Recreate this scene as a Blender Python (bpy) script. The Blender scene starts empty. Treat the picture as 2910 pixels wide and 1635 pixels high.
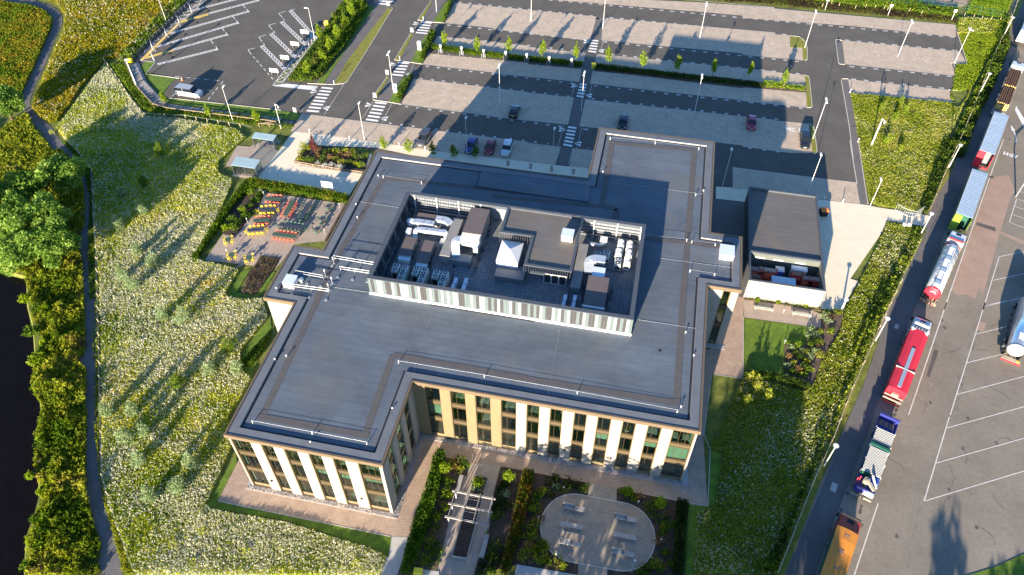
import bpy, bmesh, math, random
import numpy as np
from mathutils import Matrix, Vector
from math import sin, cos, pi, radians, atan2, hypot

S = bpy.context.scene
C = S.collection
random.seed(7)
RNG = np.random.default_rng(11)

# ---------------------------------------------------------------- camera, world, sun, exposure
cam_d = bpy.data.cameras.new('camera')
cam = bpy.data.objects.new('camera', cam_d)
C.objects.link(cam)
cam.matrix_world = Matrix(((0.9789588, -0.1518758, 0.1362841, 41.658),
                           (0.2040432, 0.7205649, -0.6626858, -39.259),
                           (0.0024444, 0.67655, 0.7363926, 88.199),
                           (0, 0, 0, 1)))
cam_d.lens = 27.017
cam_d.sensor_width = 36
cam_d.clip_end = 3000
S.camera = cam

SUN_EL = 12.2
SUN_DIR = radians(11.1)          # shadows run this far east of +Y
world = bpy.data.worlds.new('World')
S.world = world
world.use_nodes = True
wn = world.node_tree
sky = wn.nodes.new('ShaderNodeTexSky')
sky.sky_type = 'NISHITA'
sky.sun_disc = False
sky.sun_elevation = radians(SUN_EL)
sky.sun_rotation = radians(180 + 11.1)
sky.air_density = 1.0
sky.dust_density = 0.2
sky.ozone_density = 5.0
bg = wn.nodes['Background']
bg.inputs['Strength'].default_value = 0.09
wn.links.new(sky.outputs[0], bg.inputs['Color'])

sun_d = bpy.data.lights.new('sun', 'SUN')
sun_d.energy = 5.0
sun_d.angle = radians(0.5)
sun_d.color = (1.0, 0.85, 0.655)
sun = bpy.data.objects.new('sun', sun_d)
C.objects.link(sun)
_d = Vector((sin(SUN_DIR) * cos(radians(SUN_EL)), cos(SUN_DIR) * cos(radians(SUN_EL)), -sin(radians(SUN_EL))))
sun.rotation_euler = _d.to_track_quat('-Z', 'Y').to_euler()
sun.location = (0, -60, 60)

S.view_settings.view_transform = 'Standard'
S.view_settings.look = 'None'
S.view_settings.exposure = 1.85
S.view_settings.gamma = 1
S.view_settings.use_curve_mapping = False

# ---------------------------------------------------------------- materials
MATS = {}


def _nt(name):
    m = bpy.data.materials.new(name)
    m.use_nodes = True
    return m, m.node_tree, m.node_tree.nodes['Principled BSDF']


def mat(name, col, rough=0.7, var=0.12, scale=3.0, metal=0.0, bump=0.0, fine=0.0, spec=0.5, coat=0.0, tint=None, stretch=None):
    """plain material: base colour broken up by two octaves of world-space noise"""
    if name in MATS:
        return MATS[name]
    m, nt, b = _nt(name)
    N = nt.nodes.new
    L = nt.links.new
    geo = N('ShaderNodeNewGeometry')
    src = geo.outputs['Position']
    if stretch:
        mp = N('ShaderNodeMapping')
        mp.inputs['Scale'].default_value = stretch
        L(src, mp.inputs['Vector'])
        src = mp.outputs[0]
    no = N('ShaderNodeTexNoise')
    no.inputs['Scale'].default_value = scale
    no.inputs['Detail'].default_value = 5
    no.inputs['Roughness'].default_value = 0.65
    L(src, no.inputs['Vector'])
    ramp = N('ShaderNodeMapRange')
    ramp.inputs['From Min'].default_value = 0.3
    ramp.inputs['From Max'].default_value = 0.7
    L(no.outputs['Fac'], ramp.inputs['Value'])
    mix = N('ShaderNodeMix')
    mix.data_type = 'RGBA'
    c0 = tuple(c * (1 - var) for c in col[:3]) + (1,)
    c1 = tuple(min(1, c * (1 + var)) for c in (tint or col)[:3]) + (1,)
    mix.inputs['A'].default_value = c0
    mix.inputs['B'].default_value = c1
    L(ramp.outputs[0], mix.inputs['Factor'])
    out = mix.outputs['Result']
    if fine:
        n2 = N('ShaderNodeTexNoise')
        n2.inputs['Scale'].default_value = scale * 14
        n2.inputs['Detail'].default_value = 3
        L(geo.outputs['Position'], n2.inputs['Vector'])
        mr = N('ShaderNodeMapRange')
        mr.inputs['From Min'].default_value = 0.3
        mr.inputs['From Max'].default_value = 0.7
        mr.inputs['To Min'].default_value = 1 - fine
        mr.inputs['To Max'].default_value = 1 + fine
        L(n2.outputs['Fac'], mr.inputs['Value'])
        vm = N('ShaderNodeVectorMath')
        vm.operation = 'SCALE'
        L(out, vm.inputs[0])
        L(mr.outputs[0], vm.inputs['Scale'])
        out = vm.outputs[0]
    L(out, b.inputs['Base Color'])
    b.inputs['Roughness'].default_value = rough
    b.inputs['Metallic'].default_value = metal
    b.inputs['Specular IOR Level'].default_value = spec
    b.inputs['Coat Weight'].default_value = coat
    if bump:
        bp = N('ShaderNodeBump')
        bp.inputs['Strength'].default_value = bump
        bp.inputs['Distance'].default_value = 0.03
        L(no.outputs['Fac'], bp.inputs['Height'])
        L(bp.outputs[0], b.inputs['Normal'])
    MATS[name] = m
    return m


def paver(name, cols, mortar, bw, bh, rough=0.9, msize=0.012, rot=0.0, var=0.25, offs=0.5, big=0.12, vert=None, bump=0.25):
    """small unit paving or brickwork whose units are only a pixel or two across"""
    m, nt, b = _nt(name)
    N = nt.nodes.new
    L = nt.links.new
    geo = N('ShaderNodeNewGeometry')
    mp = N('ShaderNodeMapping')
    if vert == 'y':
        mp.inputs['Rotation'].default_value = (radians(90), 0, 0)
    elif vert == 'x':
        mp.inputs['Rotation'].default_value = (radians(90), 0, radians(90))
    else:
        mp.inputs['Rotation'].default_value = (0, 0, rot)
    if vert:
        # wall: run = x + y, rise = z
        sx = N('ShaderNodeSeparateXYZ')
        L(geo.outputs['Position'], sx.inputs[0])
        ad = N('ShaderNodeMath')
        L(sx.outputs[0], ad.inputs[0])
        L(sx.outputs[1], ad.inputs[1])
        cb = N('ShaderNodeCombineXYZ')
        L(ad.outputs[0], cb.inputs[0])
        L(sx.outputs[2], cb.inputs[1])
        vec = cb.outputs[0]
    else:
        L(geo.outputs['Position'], mp.inputs['Vector'])
        vec = mp.outputs[0]
    br = N('ShaderNodeTexBrick')
    br.offset = offs
    br.inputs['Scale'].default_value = 1
    br.inputs['Brick Width'].default_value = bw
    br.inputs['Row Height'].default_value = bh
    br.inputs['Mortar Size'].default_value = msize
    br.inputs['Mortar Smooth'].default_value = 0.1
    br.inputs['Color1'].default_value = tuple(cols[0]) + (1,)
    br.inputs['Color2'].default_value = tuple(cols[1]) + (1,)
    br.inputs['Mortar'].default_value = tuple(mortar) + (1,)
    L(vec, br.inputs['Vector'])
    no = N('ShaderNodeTexNoise')
    no.inputs['Scale'].default_value = big
    no.inputs['Detail'].default_value = 8
    no.inputs['Roughness'].default_value = 0.75
    L(geo.outputs['Position'], no.inputs['Vector'])
    mr = N('ShaderNodeMapRange')
    mr.inputs['From Min'].default_value = 0.3
    mr.inputs['From Max'].default_value = 0.7
    mr.inputs['To Min'].default_value = 1 - var
    mr.inputs['To Max'].default_value = 1 + var
    L(no.outputs['Fac'], mr.inputs['Value'])
    vm = N('ShaderNodeVectorMath')
    vm.operation = 'SCALE'
    L(br.outputs['Color'], vm.inputs[0])
    L(mr.outputs[0], vm.inputs['Scale'])
    L(vm.outputs[0], b.inputs['Base Color'])
    b.inputs['Roughness'].default_value = rough
    b.inputs['Specular IOR Level'].default_value = 0.2
    bp = N('ShaderNodeBump')
    bp.inputs['Strength'].default_value = bump
    bp.inputs['Distance'].default_value = 0.02
    L(br.outputs['Fac'], bp.inputs['Height'])
    bp.invert = True
    L(bp.outputs[0], b.inputs['Normal'])
    MATS[name] = m
    return m


def glass_mat(name, tint, refl=0.12, rough=0.03):
    m, nt, b = _nt(name)
    N = nt.nodes.new
    L = nt.links.new
    nt.nodes.remove(b)
    tr = N('ShaderNodeBsdfTransparent')
    tr.inputs[0].default_value = tuple(tint) + (1,)
    gl = N('ShaderNodeBsdfGlossy')
    gl.inputs['Roughness'].default_value = rough
    fr = N('ShaderNodeLayerWeight')
    fr.inputs['Blend'].default_value = 0.25
    mr = N('ShaderNodeMapRange')
    mr.inputs['To Min'].default_value = refl * 0.5
    mr.inputs['To Max'].default_value = min(1, refl * 5)
    L(fr.outputs['Fresnel'], mr.inputs['Value'])
    mx = N('ShaderNodeMixShader')
    L(mr.outputs[0], mx.inputs[0])
    L(tr.outputs[0], mx.inputs[1])
    L(gl.outputs[0], mx.inputs[2])
    L(mx.outputs[0], nt.nodes['Material Output'].inputs[0])
    MATS[name] = m
    return m


def leaf_mat(name, trans=0.45):
    m, nt, b = _nt(name)
    N = nt.nodes.new
    L = nt.links.new
    nt.nodes.remove(b)
    at = N('ShaderNodeAttribute')
    at.attribute_name = 'Col'
    df = N('ShaderNodeBsdfDiffuse')
    tl = N('ShaderNodeBsdfTranslucent')
    L(at.outputs['Color'], df.inputs[0])
    hs = N('ShaderNodeHueSaturation')
    hs.inputs['Value'].default_value = 1.2
    hs.inputs['Saturation'].default_value = 1.1
    L(at.outputs['Color'], hs.inputs['Color'])
    L(hs.outputs[0], tl.inputs[0])
    mx = N('ShaderNodeMixShader')
    mx.inputs[0].default_value = trans
    L(df.outputs[0], mx.inputs[1])
    L(tl.outputs[0], mx.inputs[2])
    L(mx.outputs[0], nt.nodes['Material Output'].inputs[0])
    MATS[name] = m
    return m


LEAF = leaf_mat('foliage')

# ---------------------------------------------------------------- mesh builder


class B:
    """collects shapes in world coordinates; make() links them as ONE mesh object"""

    def __init__(s):
        s.v = []
        s.f = []
        s.m = []

    def add(s, vs, fs, m=0):
        n = len(s.v)
        s.v += [tuple(v) for v in vs]
        s.f += [tuple(i + n for i in f) for f in fs]
        s.m += [m] * len(fs)
        return s

    def box(s, x0, y0, z0, x1, y1, z1, m=0):
        if x0 > x1: x0, x1 = x1, x0
        if y0 > y1: y0, y1 = y1, y0
        return s.add([(x0, y0, z0), (x1, y0, z0), (x1, y1, z0), (x0, y1, z0), (x0, y0, z1), (x1, y0, z1), (x1, y1, z1), (x0, y1, z1)],
                     [(3, 2, 1, 0), (4, 5, 6, 7), (0, 1, 5, 4), (1, 2, 6, 5), (2, 3, 7, 6), (3, 0, 4, 7)], m)

    def cbox(s, cx, cy, z0, z1, lx, ly, a=0.0, m=0, taper=1.0):
        """box centred on cx,cy with local x,y sizes, turned by a"""
        ca, sa = cos(a), sin(a)
        P = []
        for z, k in ((z0, 1), (z1, taper)):
            for ux, uy in ((-1, -1), (1, -1), (1, 1), (-1, 1)):
                dx, dy = ux * lx / 2 * k, uy * ly / 2 * k
                P.append((cx + dx * ca - dy * sa, cy + dx * sa + dy * ca, z))
        return s.add(P, [(3, 2, 1, 0), (4, 5, 6, 7), (0, 1, 5, 4), (1, 2, 6, 5), (2, 3, 7, 6), (3, 0, 4, 7)], m)

    def beam(s, p, q, w, h=None, m=0):
        h = h or w
        p = Vector(p)
        q = Vector(q)
        d = (q - p).normalized()
        up = Vector((0, 0, 1)) if abs(d.z) < 0.95 else Vector((1, 0, 0))
        r = d.cross(up).normalized()
        u = r.cross(d)
        P = []
        for e in (p, q):
            for a, b_ in ((-1, -1), (1, -1), (1, 1), (-1, 1)):
                P.append(e + r * (a * w / 2) + u * (b_ * h / 2))
        return s.add(P, [(3, 2, 1, 0), (4, 5, 6, 7), (0, 1, 5, 4), (1, 2, 6, 5), (2, 3, 7, 6), (3, 0, 4, 7)], m)

    def tube(s, pts, r, n=6, m=0, cap=True):
        pts = [Vector(p) for p in pts]
        rs = r if isinstance(r, (list, tuple)) else [r] * len(pts)
        base = len(s.v)
        last = None
        for i, p in enumerate(pts):
            d = (pts[min(i + 1, len(pts) - 1)] - pts[max(i - 1, 0)]).normalized()
            up = Vector((0, 0, 1)) if abs(d.z) < 0.9 else Vector((1, 0, 0))
            if last is not None:
                up = last
            rr = d.cross(up)
            if rr.length < 1e-4: rr = d.cross(Vector((0, 1, 0)))
            rr.normalize()
            u = rr.cross(d).normalized()
            last = u
            for k in range(n):
                a = 2 * pi * k / n
                s.v.append(tuple(p + (rr * cos(a) + u * sin(a)) * rs[i]))
        for i in range(len(pts) - 1):
            for k in range(n):
                a, b_ = base + i * n + k, base + i * n + (k + 1) % n
                s.f.append((a, b_, b_ + n, a + n))
                s.m.append(m)
        if cap:
            s.f.append(tuple(base + k for k in range(n))[::-1])
            s.f.append(tuple(base + (len(pts) - 1) * n + k for k in range(n)))
            s.m += [m, m]
        return s

    def cyl(s, x, y, z0, z1, r0, r1=None, n=16, m=0):
        r1 = r0 if r1 is None else r1
        return s.tube([(x, y, z0), (x, y, z1)], [r0, max(r1, 1e-3)], n, m)

    def wheel(s, c, ax, r, w, n=14, m=0):
        ax = Vector(ax).normalized() * (w / 2)
        c = Vector(c)
        return s.tube([c - ax, c + ax], r, n, m)

    def prism(s, poly, z0, z1, m=0, top=None):
        poly = list(poly)
        if sum(poly[i][0] * poly[(i + 1) % len(poly)][1] - poly[(i + 1) % len(poly)][0] * poly[i][1] for i in range(len(poly))) < 0:
            poly = poly[::-1]
        n = len(poly)
        s.add([(x, y, z0) for x, y in poly] + [(x, y, z1) for x, y in poly],
              [tuple(range(n))[::-1], tuple(range(n, 2 * n))] + [(i, (i + 1) % n, (i + 1) % n + n, i + n) for i in range(n)], m)
        return s

    def sheet(s, poly, z, m=0):
        poly = list(poly)
        if sum(poly[i][0] * poly[(i + 1) % len(poly)][1] - poly[(i + 1) % len(poly)][0] * poly[i][1] for i in range(len(poly))) < 0:
            poly = poly[::-1]
        return s.add([(x, y, z) for x, y in poly], [tuple(range(len(poly)))], m)

    def line(s, pts, w, z, m=0):
        """flat painted line of width w"""
        for (x0, y0), (x1, y1) in zip(pts, pts[1:]):
            d = hypot(x1 - x0, y1 - y0)
            if d < 1e-5: continue
            nx, ny = -(y1 - y0) / d * w / 2, (x1 - x0) / d * w / 2
            s.add([(x0 + nx, y0 + ny, z), (x0 - nx, y0 - ny, z), (x1 - nx, y1 - ny, z), (x1 + nx, y1 + ny, z)], [(0, 1, 2, 3)], m)
        return s

    def wallline(s, pts, w, z0, z1, m=0):
        """kerb, low wall: upright strip along a polyline"""
        P = strip(pts, w)
        return s.prism(P, z0, z1, m)

    def quadface(s, P, m=0):
        return s.add(P, [tuple(range(len(P)))], m)

    def dome(s, c, r, h, n=12, k=4, m=0):
        x, y, z = c
        vs = []
        fs = []
        for i in range(k):
            a = pi / 2 * i / k
            for j in range(n):
                t = 2 * pi * j / n
                vs.append((x + r * cos(a) * cos(t), y + r * cos(a) * sin(t), z + h * sin(a)))
        vs.append((x, y, z + h))
        for i in range(k - 1):
            for j in range(n):
                fs.append((i * n + j, i * n + (j + 1) % n, (i + 1) * n + (j + 1) % n, (i + 1) * n + j))
        for j in range(n):
            fs.append(((k - 1) * n + j, (k - 1) * n + (j + 1) % n, k * n))
        return s.add(vs, fs, m)

    def make(s, name, mats, parent=None, kind=None, label=None, cat=None, group=None, org=None, smooth=False):
        me = bpy.data.meshes.new(name)
        o_ = Vector(org) if org is not None else (Vector(parent['_org']) if parent is not None and '_org' in parent else Vector((0, 0, 0)))
        me.from_pydata([(v[0] - o_.x, v[1] - o_.y, v[2] - o_.z) for v in s.v], [], s.f)
        mats = mats if isinstance(mats, (list, tuple)) else [mats]
        for m in mats:
            me.materials.append(MATS[m] if isinstance(m, str) else m)
        if len(mats) > 1:
            me.polygons.foreach_set('material_index', s.m)
        if smooth:
            me.polygons.foreach_set('use_smooth', [True] * len(me.polygons))
        ob = bpy.data.objects.new(name, me)
        C.objects.link(ob)
        if parent is not None:
            ob.parent = parent
            ob['_org'] = tuple(o_)
        elif org is not None:
            ob.location = o_
            ob['_org'] = tuple(o_)
        if kind: ob['kind'] = kind
        if label: ob['label'] = label
        if cat: ob['category'] = cat
        if group: ob['group'] = group
        return ob


def strip(pts, w):
    """outline of a band of width w round a polyline"""
    L_, R_ = [], []
    n = len(pts)
    for i, p in enumerate(pts):
        a = pts[max(i - 1, 0)]
        b = pts[min(i + 1, n - 1)]
        d = hypot(b[0] - a[0], b[1] - a[1])
        nx, ny = -(b[1] - a[1]) / d * w / 2, (b[0] - a[0]) / d * w / 2
        L_.append((p[0] + nx, p[1] + ny))
        R_.append((p[0] - nx, p[1] - ny))
    return L_ + R_[::-1]


def thing(name, label, cat, org=(0, 0, 0), group=None, rz=None):
    o = bpy.data.objects.new(name, None)
    o.empty_display_size = 0.3
    C.objects.link(o)
    o.location = org
    o.rotation_euler = (0, 0, rz or 0)
    o['label'] = label
    o['category'] = cat
    if group: o['group'] = group
    o['_org'] = (0.0, 0.0, 0.0) if rz is not None else tuple(float(t) for t in org)
    return o


def dup(root, loc, rz=0.0, label=None, group=None, scale=None):
    """copy a thing with copies of its parts and sub-parts (mesh data shared)"""
    r = root.copy()
    C.objects.link(r)
    r.location = loc
    r.rotation_euler = (0, 0, rz)
    if scale: r.scale = (scale, scale, scale)
    if label: r['label'] = label
    if group: r['group'] = group
    for ch in root.children:
        c = ch.copy()
        C.objects.link(c)
        c.parent = r
        for g in ch.children:
            d = g.copy()
            C.objects.link(d)
            d.parent = c
    return r


def struct(name, b, m, **k):
    return b.make(name, m, kind='structure', **k)


def lerp(a, b, t):
    return tuple(a[i] + (b[i] - a[i]) * t for i in range(len(a)))


def where(x, y, box):
    """plain words for a spot inside a bed"""
    u = (x - box[0]) / (box[2] - box[0] + 1e-6)
    v = (y - box[1]) / (box[3] - box[1] + 1e-6)
    return ('front edge', 'front half', 'middle', 'back half', 'back edge')[min(4, max(0, int(v * 5)))] + ', ' + ('left end', 'left of centre', 'centre', 'right of centre', 'right end')[min(4, max(0, int(u * 5)))]


def bbox(L_):
    return (min(p[0] for p in L_), min(p[1] for p in L_), max(p[0] for p in L_), max(p[1] for p in L_))


ORD = ['first', 'second', 'third', 'fourth', 'fifth', 'sixth', 'seventh', 'eighth', 'ninth', 'tenth', 'eleventh', 'twelfth', 'thirteenth', 'fourteenth']

# ---------------------------------------------------------------- foliage clouds


def vnoise(x, y, s, seed=0):
    """smooth value noise on numpy arrays"""
    x = x / s + seed * 17.3
    y = y / s + seed * 9.1
    xi, yi = np.floor(x), np.floor(y)
    fx, fy = x - xi, y - yi
    fx = fx * fx * (3 - 2 * fx)
    fy = fy * fy * (3 - 2 * fy)

    def h(a, b):
        v = np.sin(a * 127.1 + b * 311.7 + seed * 74.7) * 43758.5453
        return v - np.floor(v)
    return (h(xi, yi) * (1 - fx) + h(xi + 1, yi) * fx) * (1 - fy) + (h(xi, yi + 1) * (1 - fx) + h(xi + 1, yi + 1) * fx) * fy


def inpoly(px, py, poly):
    inside = np.zeros(len(px), bool)
    n = len(poly)
    for i in range(n):
        x0, y0 = poly[i]
        x1, y1 = poly[(i + 1) % n]
        if y0 == y1: continue
        c = ((y0 > py) != (y1 > py)) & (px < (x1 - x0) * (py - y0) / (y1 - y0) + x0)
        inside ^= c
    return inside


def leafmesh(name, P, size, col, flat=0.0, quad=False, aspect=1.6, upright=0.0):
    """P (n,3) leaf centres, size (n,), col (n,3): one small face each, turned at random"""
    n = len(P)
    a = RNG.normal(size=(n, 3))
    a[:, 2] *= (1 - flat)
    a[:, 2] += upright
    a /= np.linalg.norm(a, axis=1)[:, None] + 1e-9
    b = RNG.normal(size=(n, 3))
    b[:, 2] *= (1 - flat)
    b -= (a * b).sum(1)[:, None] * a
    b /= np.linalg.norm(b, axis=1)[:, None] + 1e-9
    s = size[:, None]
    if quad:
        V = np.stack([P - a * s * aspect / 2, P + b * s * 0.5, P + a * s * aspect / 2, P - b * s * 0.5], 1)
        k = 4
    else:
        V = np.stack([P - b * s * 0.5 - a * s * .4, P + b * s * 0.5 - a * s * .4, P + a * s * aspect * .7], 1)
        k = 3
    me = bpy.data.meshes.new(name)
    me.vertices.add(n * k)
    me.vertices.foreach_set('co', V.reshape(-1).astype(np.float32))
    me.loops.add(n * k)
    me.loops.foreach_set('vertex_index', np.arange(n * k, dtype=np.int32))
    me.polygons.add(n)
    me.polygons.foreach_set('loop_start', np.arange(0, n * k, k, dtype=np.int32))
    me.polygons.foreach_set('loop_total', np.full(n, k, dtype=np.int32))
    me.update(calc_edges=True)
    ca = me.color_attributes.new('Col', 'FLOAT_COLOR', 'POINT')
    cc = np.ones((n, k, 4), np.float32)
    cc[:, :, :3] = col[:, None, :]
    ca.data.foreach_set('color', cc.reshape(-1))
    me.materials.append(LEAF)
    return me


def pick(pal, t, jit=0.2):
    """colour from palette list [(weight, rgb)...] by t in 0..1, with jitter"""
    w = np.cumsum([p[0] for p in pal])
    w = w / w[-1]
    idx = np.searchsorted(w, np.clip(t, 0, 0.9999))
    cols = np.array([p[1] for p in pal])[idx]
    return cols * (1 + RNG.uniform(-jit, jit, size=(len(t), 1)))


def field(name, poly, dens, h, size, pal, label=None, cat=None, kind='stuff', holes=(), hn=3.0, pn=4.0, z0=0.0, hmin=0.25, top=None, topfrac=0.0,
          topsize=0.1, seed=1, upright=0.5, mixr=0.5, aspect=2.1, group=None, spikes=0.0, hexp=1.0):
    """ground cover: leaves filling a mounded height field over poly; top = palette of flower heads"""
    xs = [p[0] for p in poly]
    ys = [p[1] for p in poly]
    A = (max(xs) - min(xs)) * (max(ys) - min(ys))
    n = int(A * dens)
    x = RNG.uniform(min(xs), max(xs), n)
    y = RNG.uniform(min(ys), max(ys), n)
    k = inpoly(x, y, poly)
    for hp in holes:
        k &= ~inpoly(x, y, hp)
    x, y = x[k], y[k]
    n = len(x)
    hh = h * (hmin + (1 - hmin) * (0.55 * vnoise(x, y, hn, seed) + 0.3 * vnoise(x, y, hn / 3.1, seed + 5) + 0.25 * vnoise(x, y, hn / 9, seed + 7)) ** hexp)
    if hexp > 1:
        kk = hh > h * RNG.uniform(0, .16, n)
        x, y, hh = x[kk], y[kk], hh[kk]
        n = len(x)
    u = RNG.uniform(0, 1, n) ** 0.6
    if spikes:
        u = u + (RNG.uniform(0, 1, n) < 0.06) * RNG.uniform(0, spikes, n)
    z = z0 + hh * u
    t = (1 - mixr) * (0.6 * vnoise(x, y, pn, seed + 11) + 0.4 * vnoise(x, y, pn / 3.7, seed + 13)) + mixr * RNG.uniform(0, 1, n)
    t = (t - 0.5) * 1.35 + 0.5
    col = pick(pal, t)
    sz = RNG.uniform(0.6, 1.35, n) * size
    if top:
        den = 0.65 * vnoise(x, y, pn * 1.3, seed + 21) + 0.35 * vnoise(x, y, pn / 3, seed + 23)
        isf = (RNG.uniform(0, 1, n) < topfrac * np.clip((den - 0.30) * 3.6, 0.25, 1.6))
        z = np.where(isf, z0 + hh * RNG.uniform(0.92, 1.15, n), z)
        col = np.where(isf[:, None], pick(top, RNG.uniform(0, 1, n), 0.1), col)
        sz = np.where(isf, topsize * RNG.uniform(0.6, 1.4, n), sz)
    me = leafmesh(name, np.stack([x, y, z], 1), sz, col, upright=upright, aspect=aspect)
    o = bpy.data.objects.new(name, me)
    C.objects.link(o)
    if kind: o['kind'] = kind
    if label: o['label'] = label
    if cat: o['category'] = cat
    if group: o['group'] = group
    return o


def cloud(blobs, n, size, pal, hollow=0.55, jit=0.22, flat=0.0, upright=0.0):
    """leaf mesh filling ellipsoid blobs (cx,cy,cz,rx,ry,rz)"""
    w = np.array([b[3] * b[4] * b[5] for b in blobs]) ** 0.75
    w = w / w.sum()
    P = []
    Cc = []
    for b, ww in zip(blobs, w):
        k = max(8, int(n * ww))
        d = RNG.normal(size=(k, 3))
        d /= np.linalg.norm(d, axis=1)[:, None]
        r = RNG.uniform(hollow ** 3, 1, k) ** (1 / 3) * RNG.uniform(0.85, 1.12, k)
        p = d * r[:, None] * np.array(b[3:6]) + np.array(b[:3])
        P.append(p)
        Cc.append(pick(pal, np.clip(RNG.uniform(0, 1, k) * 0.6 + RNG.uniform(0, 0.4), 0, 1), jit))
    P = np.concatenate(P)
    Cc = np.concatenate(Cc)
    P[:, 2] = np.maximum(P[:, 2], 0.03)
    return leafmesh('crown', P, RNG.uniform(0.6, 1.4, len(P)) * size, Cc, flat=flat, upright=upright)


def crown(parent, name, blobs, n, size, pal, **k):
    me = cloud(blobs, n, size, pal, **k)
    o = bpy.data.objects.new(name, me)
    C.objects.link(o)
    o.parent = parent
    return o


G_GREEN = [(3, (0.055, 0.105, 0.014)), (3, (0.09, 0.16, 0.02)), (2, (0.15, 0.22, 0.025)), (1, (0.24, 0.28, 0.035))]
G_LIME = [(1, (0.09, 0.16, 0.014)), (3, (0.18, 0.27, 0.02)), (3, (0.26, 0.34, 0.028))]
G_HEDGE = [(3, (0.05, 0.10, 0.012)), (3, (0.09, 0.16, 0.015)), (2, (0.18, 0.22, 0.02)), (1, (0.26, 0.17, 0.03))]
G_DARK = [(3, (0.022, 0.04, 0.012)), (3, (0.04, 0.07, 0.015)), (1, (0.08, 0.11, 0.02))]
G_SILVER = [(2, (0.17, 0.24, 0.10)), (3, (0.28, 0.36, 0.18)), (2, (0.38, 0.46, 0.27))]
G_YELLOW = [(2, (0.11, 0.155, 0.016)), (3, (0.22, 0.265, 0.026)), (3, (0.33, 0.34, 0.04)), (1, (0.36, 0.28, 0.07))]
G_MEADOW = [(1, (0.13, 0.19, 0.017)), (3, (0.28, 0.36, 0.03)), (3, (0.46, 0.50, 0.05)), (2, (0.60, 0.58, 0.12)), (1, (0.58, 0.45, 0.05))]
G_FLOWER = [(6, (0.76, 0.74, 0.64)), (3, (0.58, 0.57, 0.38)), (2, (0.46, 0.46, 0.20))]
G_SOIL = [(1, (0.03, 0.02, 0.014)), (1, (0.06, 0.04, 0.026)), (0.5, (0.10, 0.07, 0.045))]

# ================================================================ THE SETTING
mat('grass_soil', (0.09, 0.12, 0.018), 0.95, 0.35, 0.6, fine=0.3, tint=(0.15, 0.17, 0.025))
mat('lawn', (0.105, 0.175, 0.012), 0.95, 0.35, 0.8, fine=0.35, bump=0.6)
mat('lawn_dry', (0.20, 0.20, 0.028), 0.95, 0.25, 1.2, fine=0.35, bump=0.6)
mat('asphalt', (0.115, 0.105, 0.092), 0.9, 0.15, 0.22, fine=0.14, spec=0.25)
mat('asphalt_old', (0.235, 0.205, 0.165), 0.92, 0.16, 0.14, fine=0.08, spec=0.2)
mat('asphalt_path', (0.15, 0.14, 0.135), 0.92, 0.12, 0.5, fine=0.15, spec=0.2)
mat('asphalt_pink', (0.36, 0.255, 0.20), 0.92, 0.12, 0.4, fine=0.14, spec=0.2)
mat('concrete', (0.48, 0.46, 0.42), 0.88, 0.07, 0.7, fine=0.05, spec=0.2)
mat('kerb_stone', (0.50, 0.47, 0.42), 0.9, 0.1, 1.5, spec=0.2)
mat('white_paint', (0.80, 0.79, 0.76), 0.8, 0.06, 3.0, fine=0.08)
mat('worn_paint', (0.62, 0.59, 0.54), 0.85, 0.2, 2.0, fine=0.25)
mat('yellow_paint', (0.62, 0.45, 0.13), 0.85, 0.12, 1.0, fine=0.15)
mat('soil', (0.055, 0.038, 0.028), 0.98, 0.4, 1.5, fine=0.4, bump=0.8)
mat('bark_mulch', (0.11, 0.075, 0.055), 0.98, 0.4, 1.5, fine=0.45, bump=0.8)
mat('river_water', (0.006, 0.005, 0.006), 0.12, 0.2, 0.5, spec=0.08, bump=0.1)
paver('bay_paving', ((0.64, 0.505, 0.38), (0.49, 0.395, 0.305)), (0.27, 0.23, 0.18), 0.24, 0.16, msize=0.012, big=0.5, var=0.18)
paver('brown_paving', ((0.52, 0.37, 0.275), (0.40, 0.295, 0.225)), (0.22, 0.17, 0.13), 0.30, 0.10, msize=0.010, big=0.7, var=0.2)
paver('terrace_paving', ((0.50, 0.40, 0.32), (0.43, 0.345, 0.28)), (0.2, 0.17, 0.15), 0.3, 0.1, msize=0.010, big=0.5, var=0.14)
paver('grey_sett', ((0.40, 0.335, 0.27), (0.30, 0.26, 0.215)), (0.2, 0.18, 0.15), 0.2, 0.2, msize=0.015, big=0.6, var=0.2)
paver('slab_paving', ((0.84, 0.73, 0.55), (0.79, 0.685, 0.52)), (0.56, 0.48, 0.36), 0.9, 0.3, msize=0.012, big=0.4, var=0.08)
paver('slab_grey', ((0.42, 0.40, 0.37), (0.38, 0.365, 0.34)), (0.26, 0.25, 0.23), 0.6, 0.6, msize=0.012, big=0.5, var=0.1)

river_bank = [(-56.14,28.60),(-52.46,27.02),(-50.14,26.90)] + [(-46.48,21.80),(-42.58,17.64),(-39.50,13.57),(-35.59,8.70),(-32.73,5.13),(-29.98,0.11),(-27.55,-3.07),(-25.36,-6.12),(-24.43,-8.34),(-23.51,-11.39),(-22.01,-13.74),(-20.65,-15.81)]
_far = [(-26, -60), (-20, -200)]
ground_poly = [(-600, 31)] + [(-75, 31)] + river_bank + _far + [(-20, -400), (600, -400), (600, 900), (-600, 900)]
struct('ground', B().sheet(ground_poly, -0.06), 'grass_soil')
struct('river', B().sheet([(-620, -420), (0, -420), (0, 60), (-620, 60)], -0.9), 'river_water')
bk = B()
_rb = [(-75, 31)] + river_bank + _far
for a, b_ in zip(_rb, _rb[1:]):
    bk.quadface([(a[0], a[1], -0.06), (b_[0], b_[1], -0.06), (b_[0] - .6, b_[1] - .2, -1.2), (a[0] - .6, a[1] - .2, -1.2)])
struct('river_bank', bk, 'grass_soil')

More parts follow.
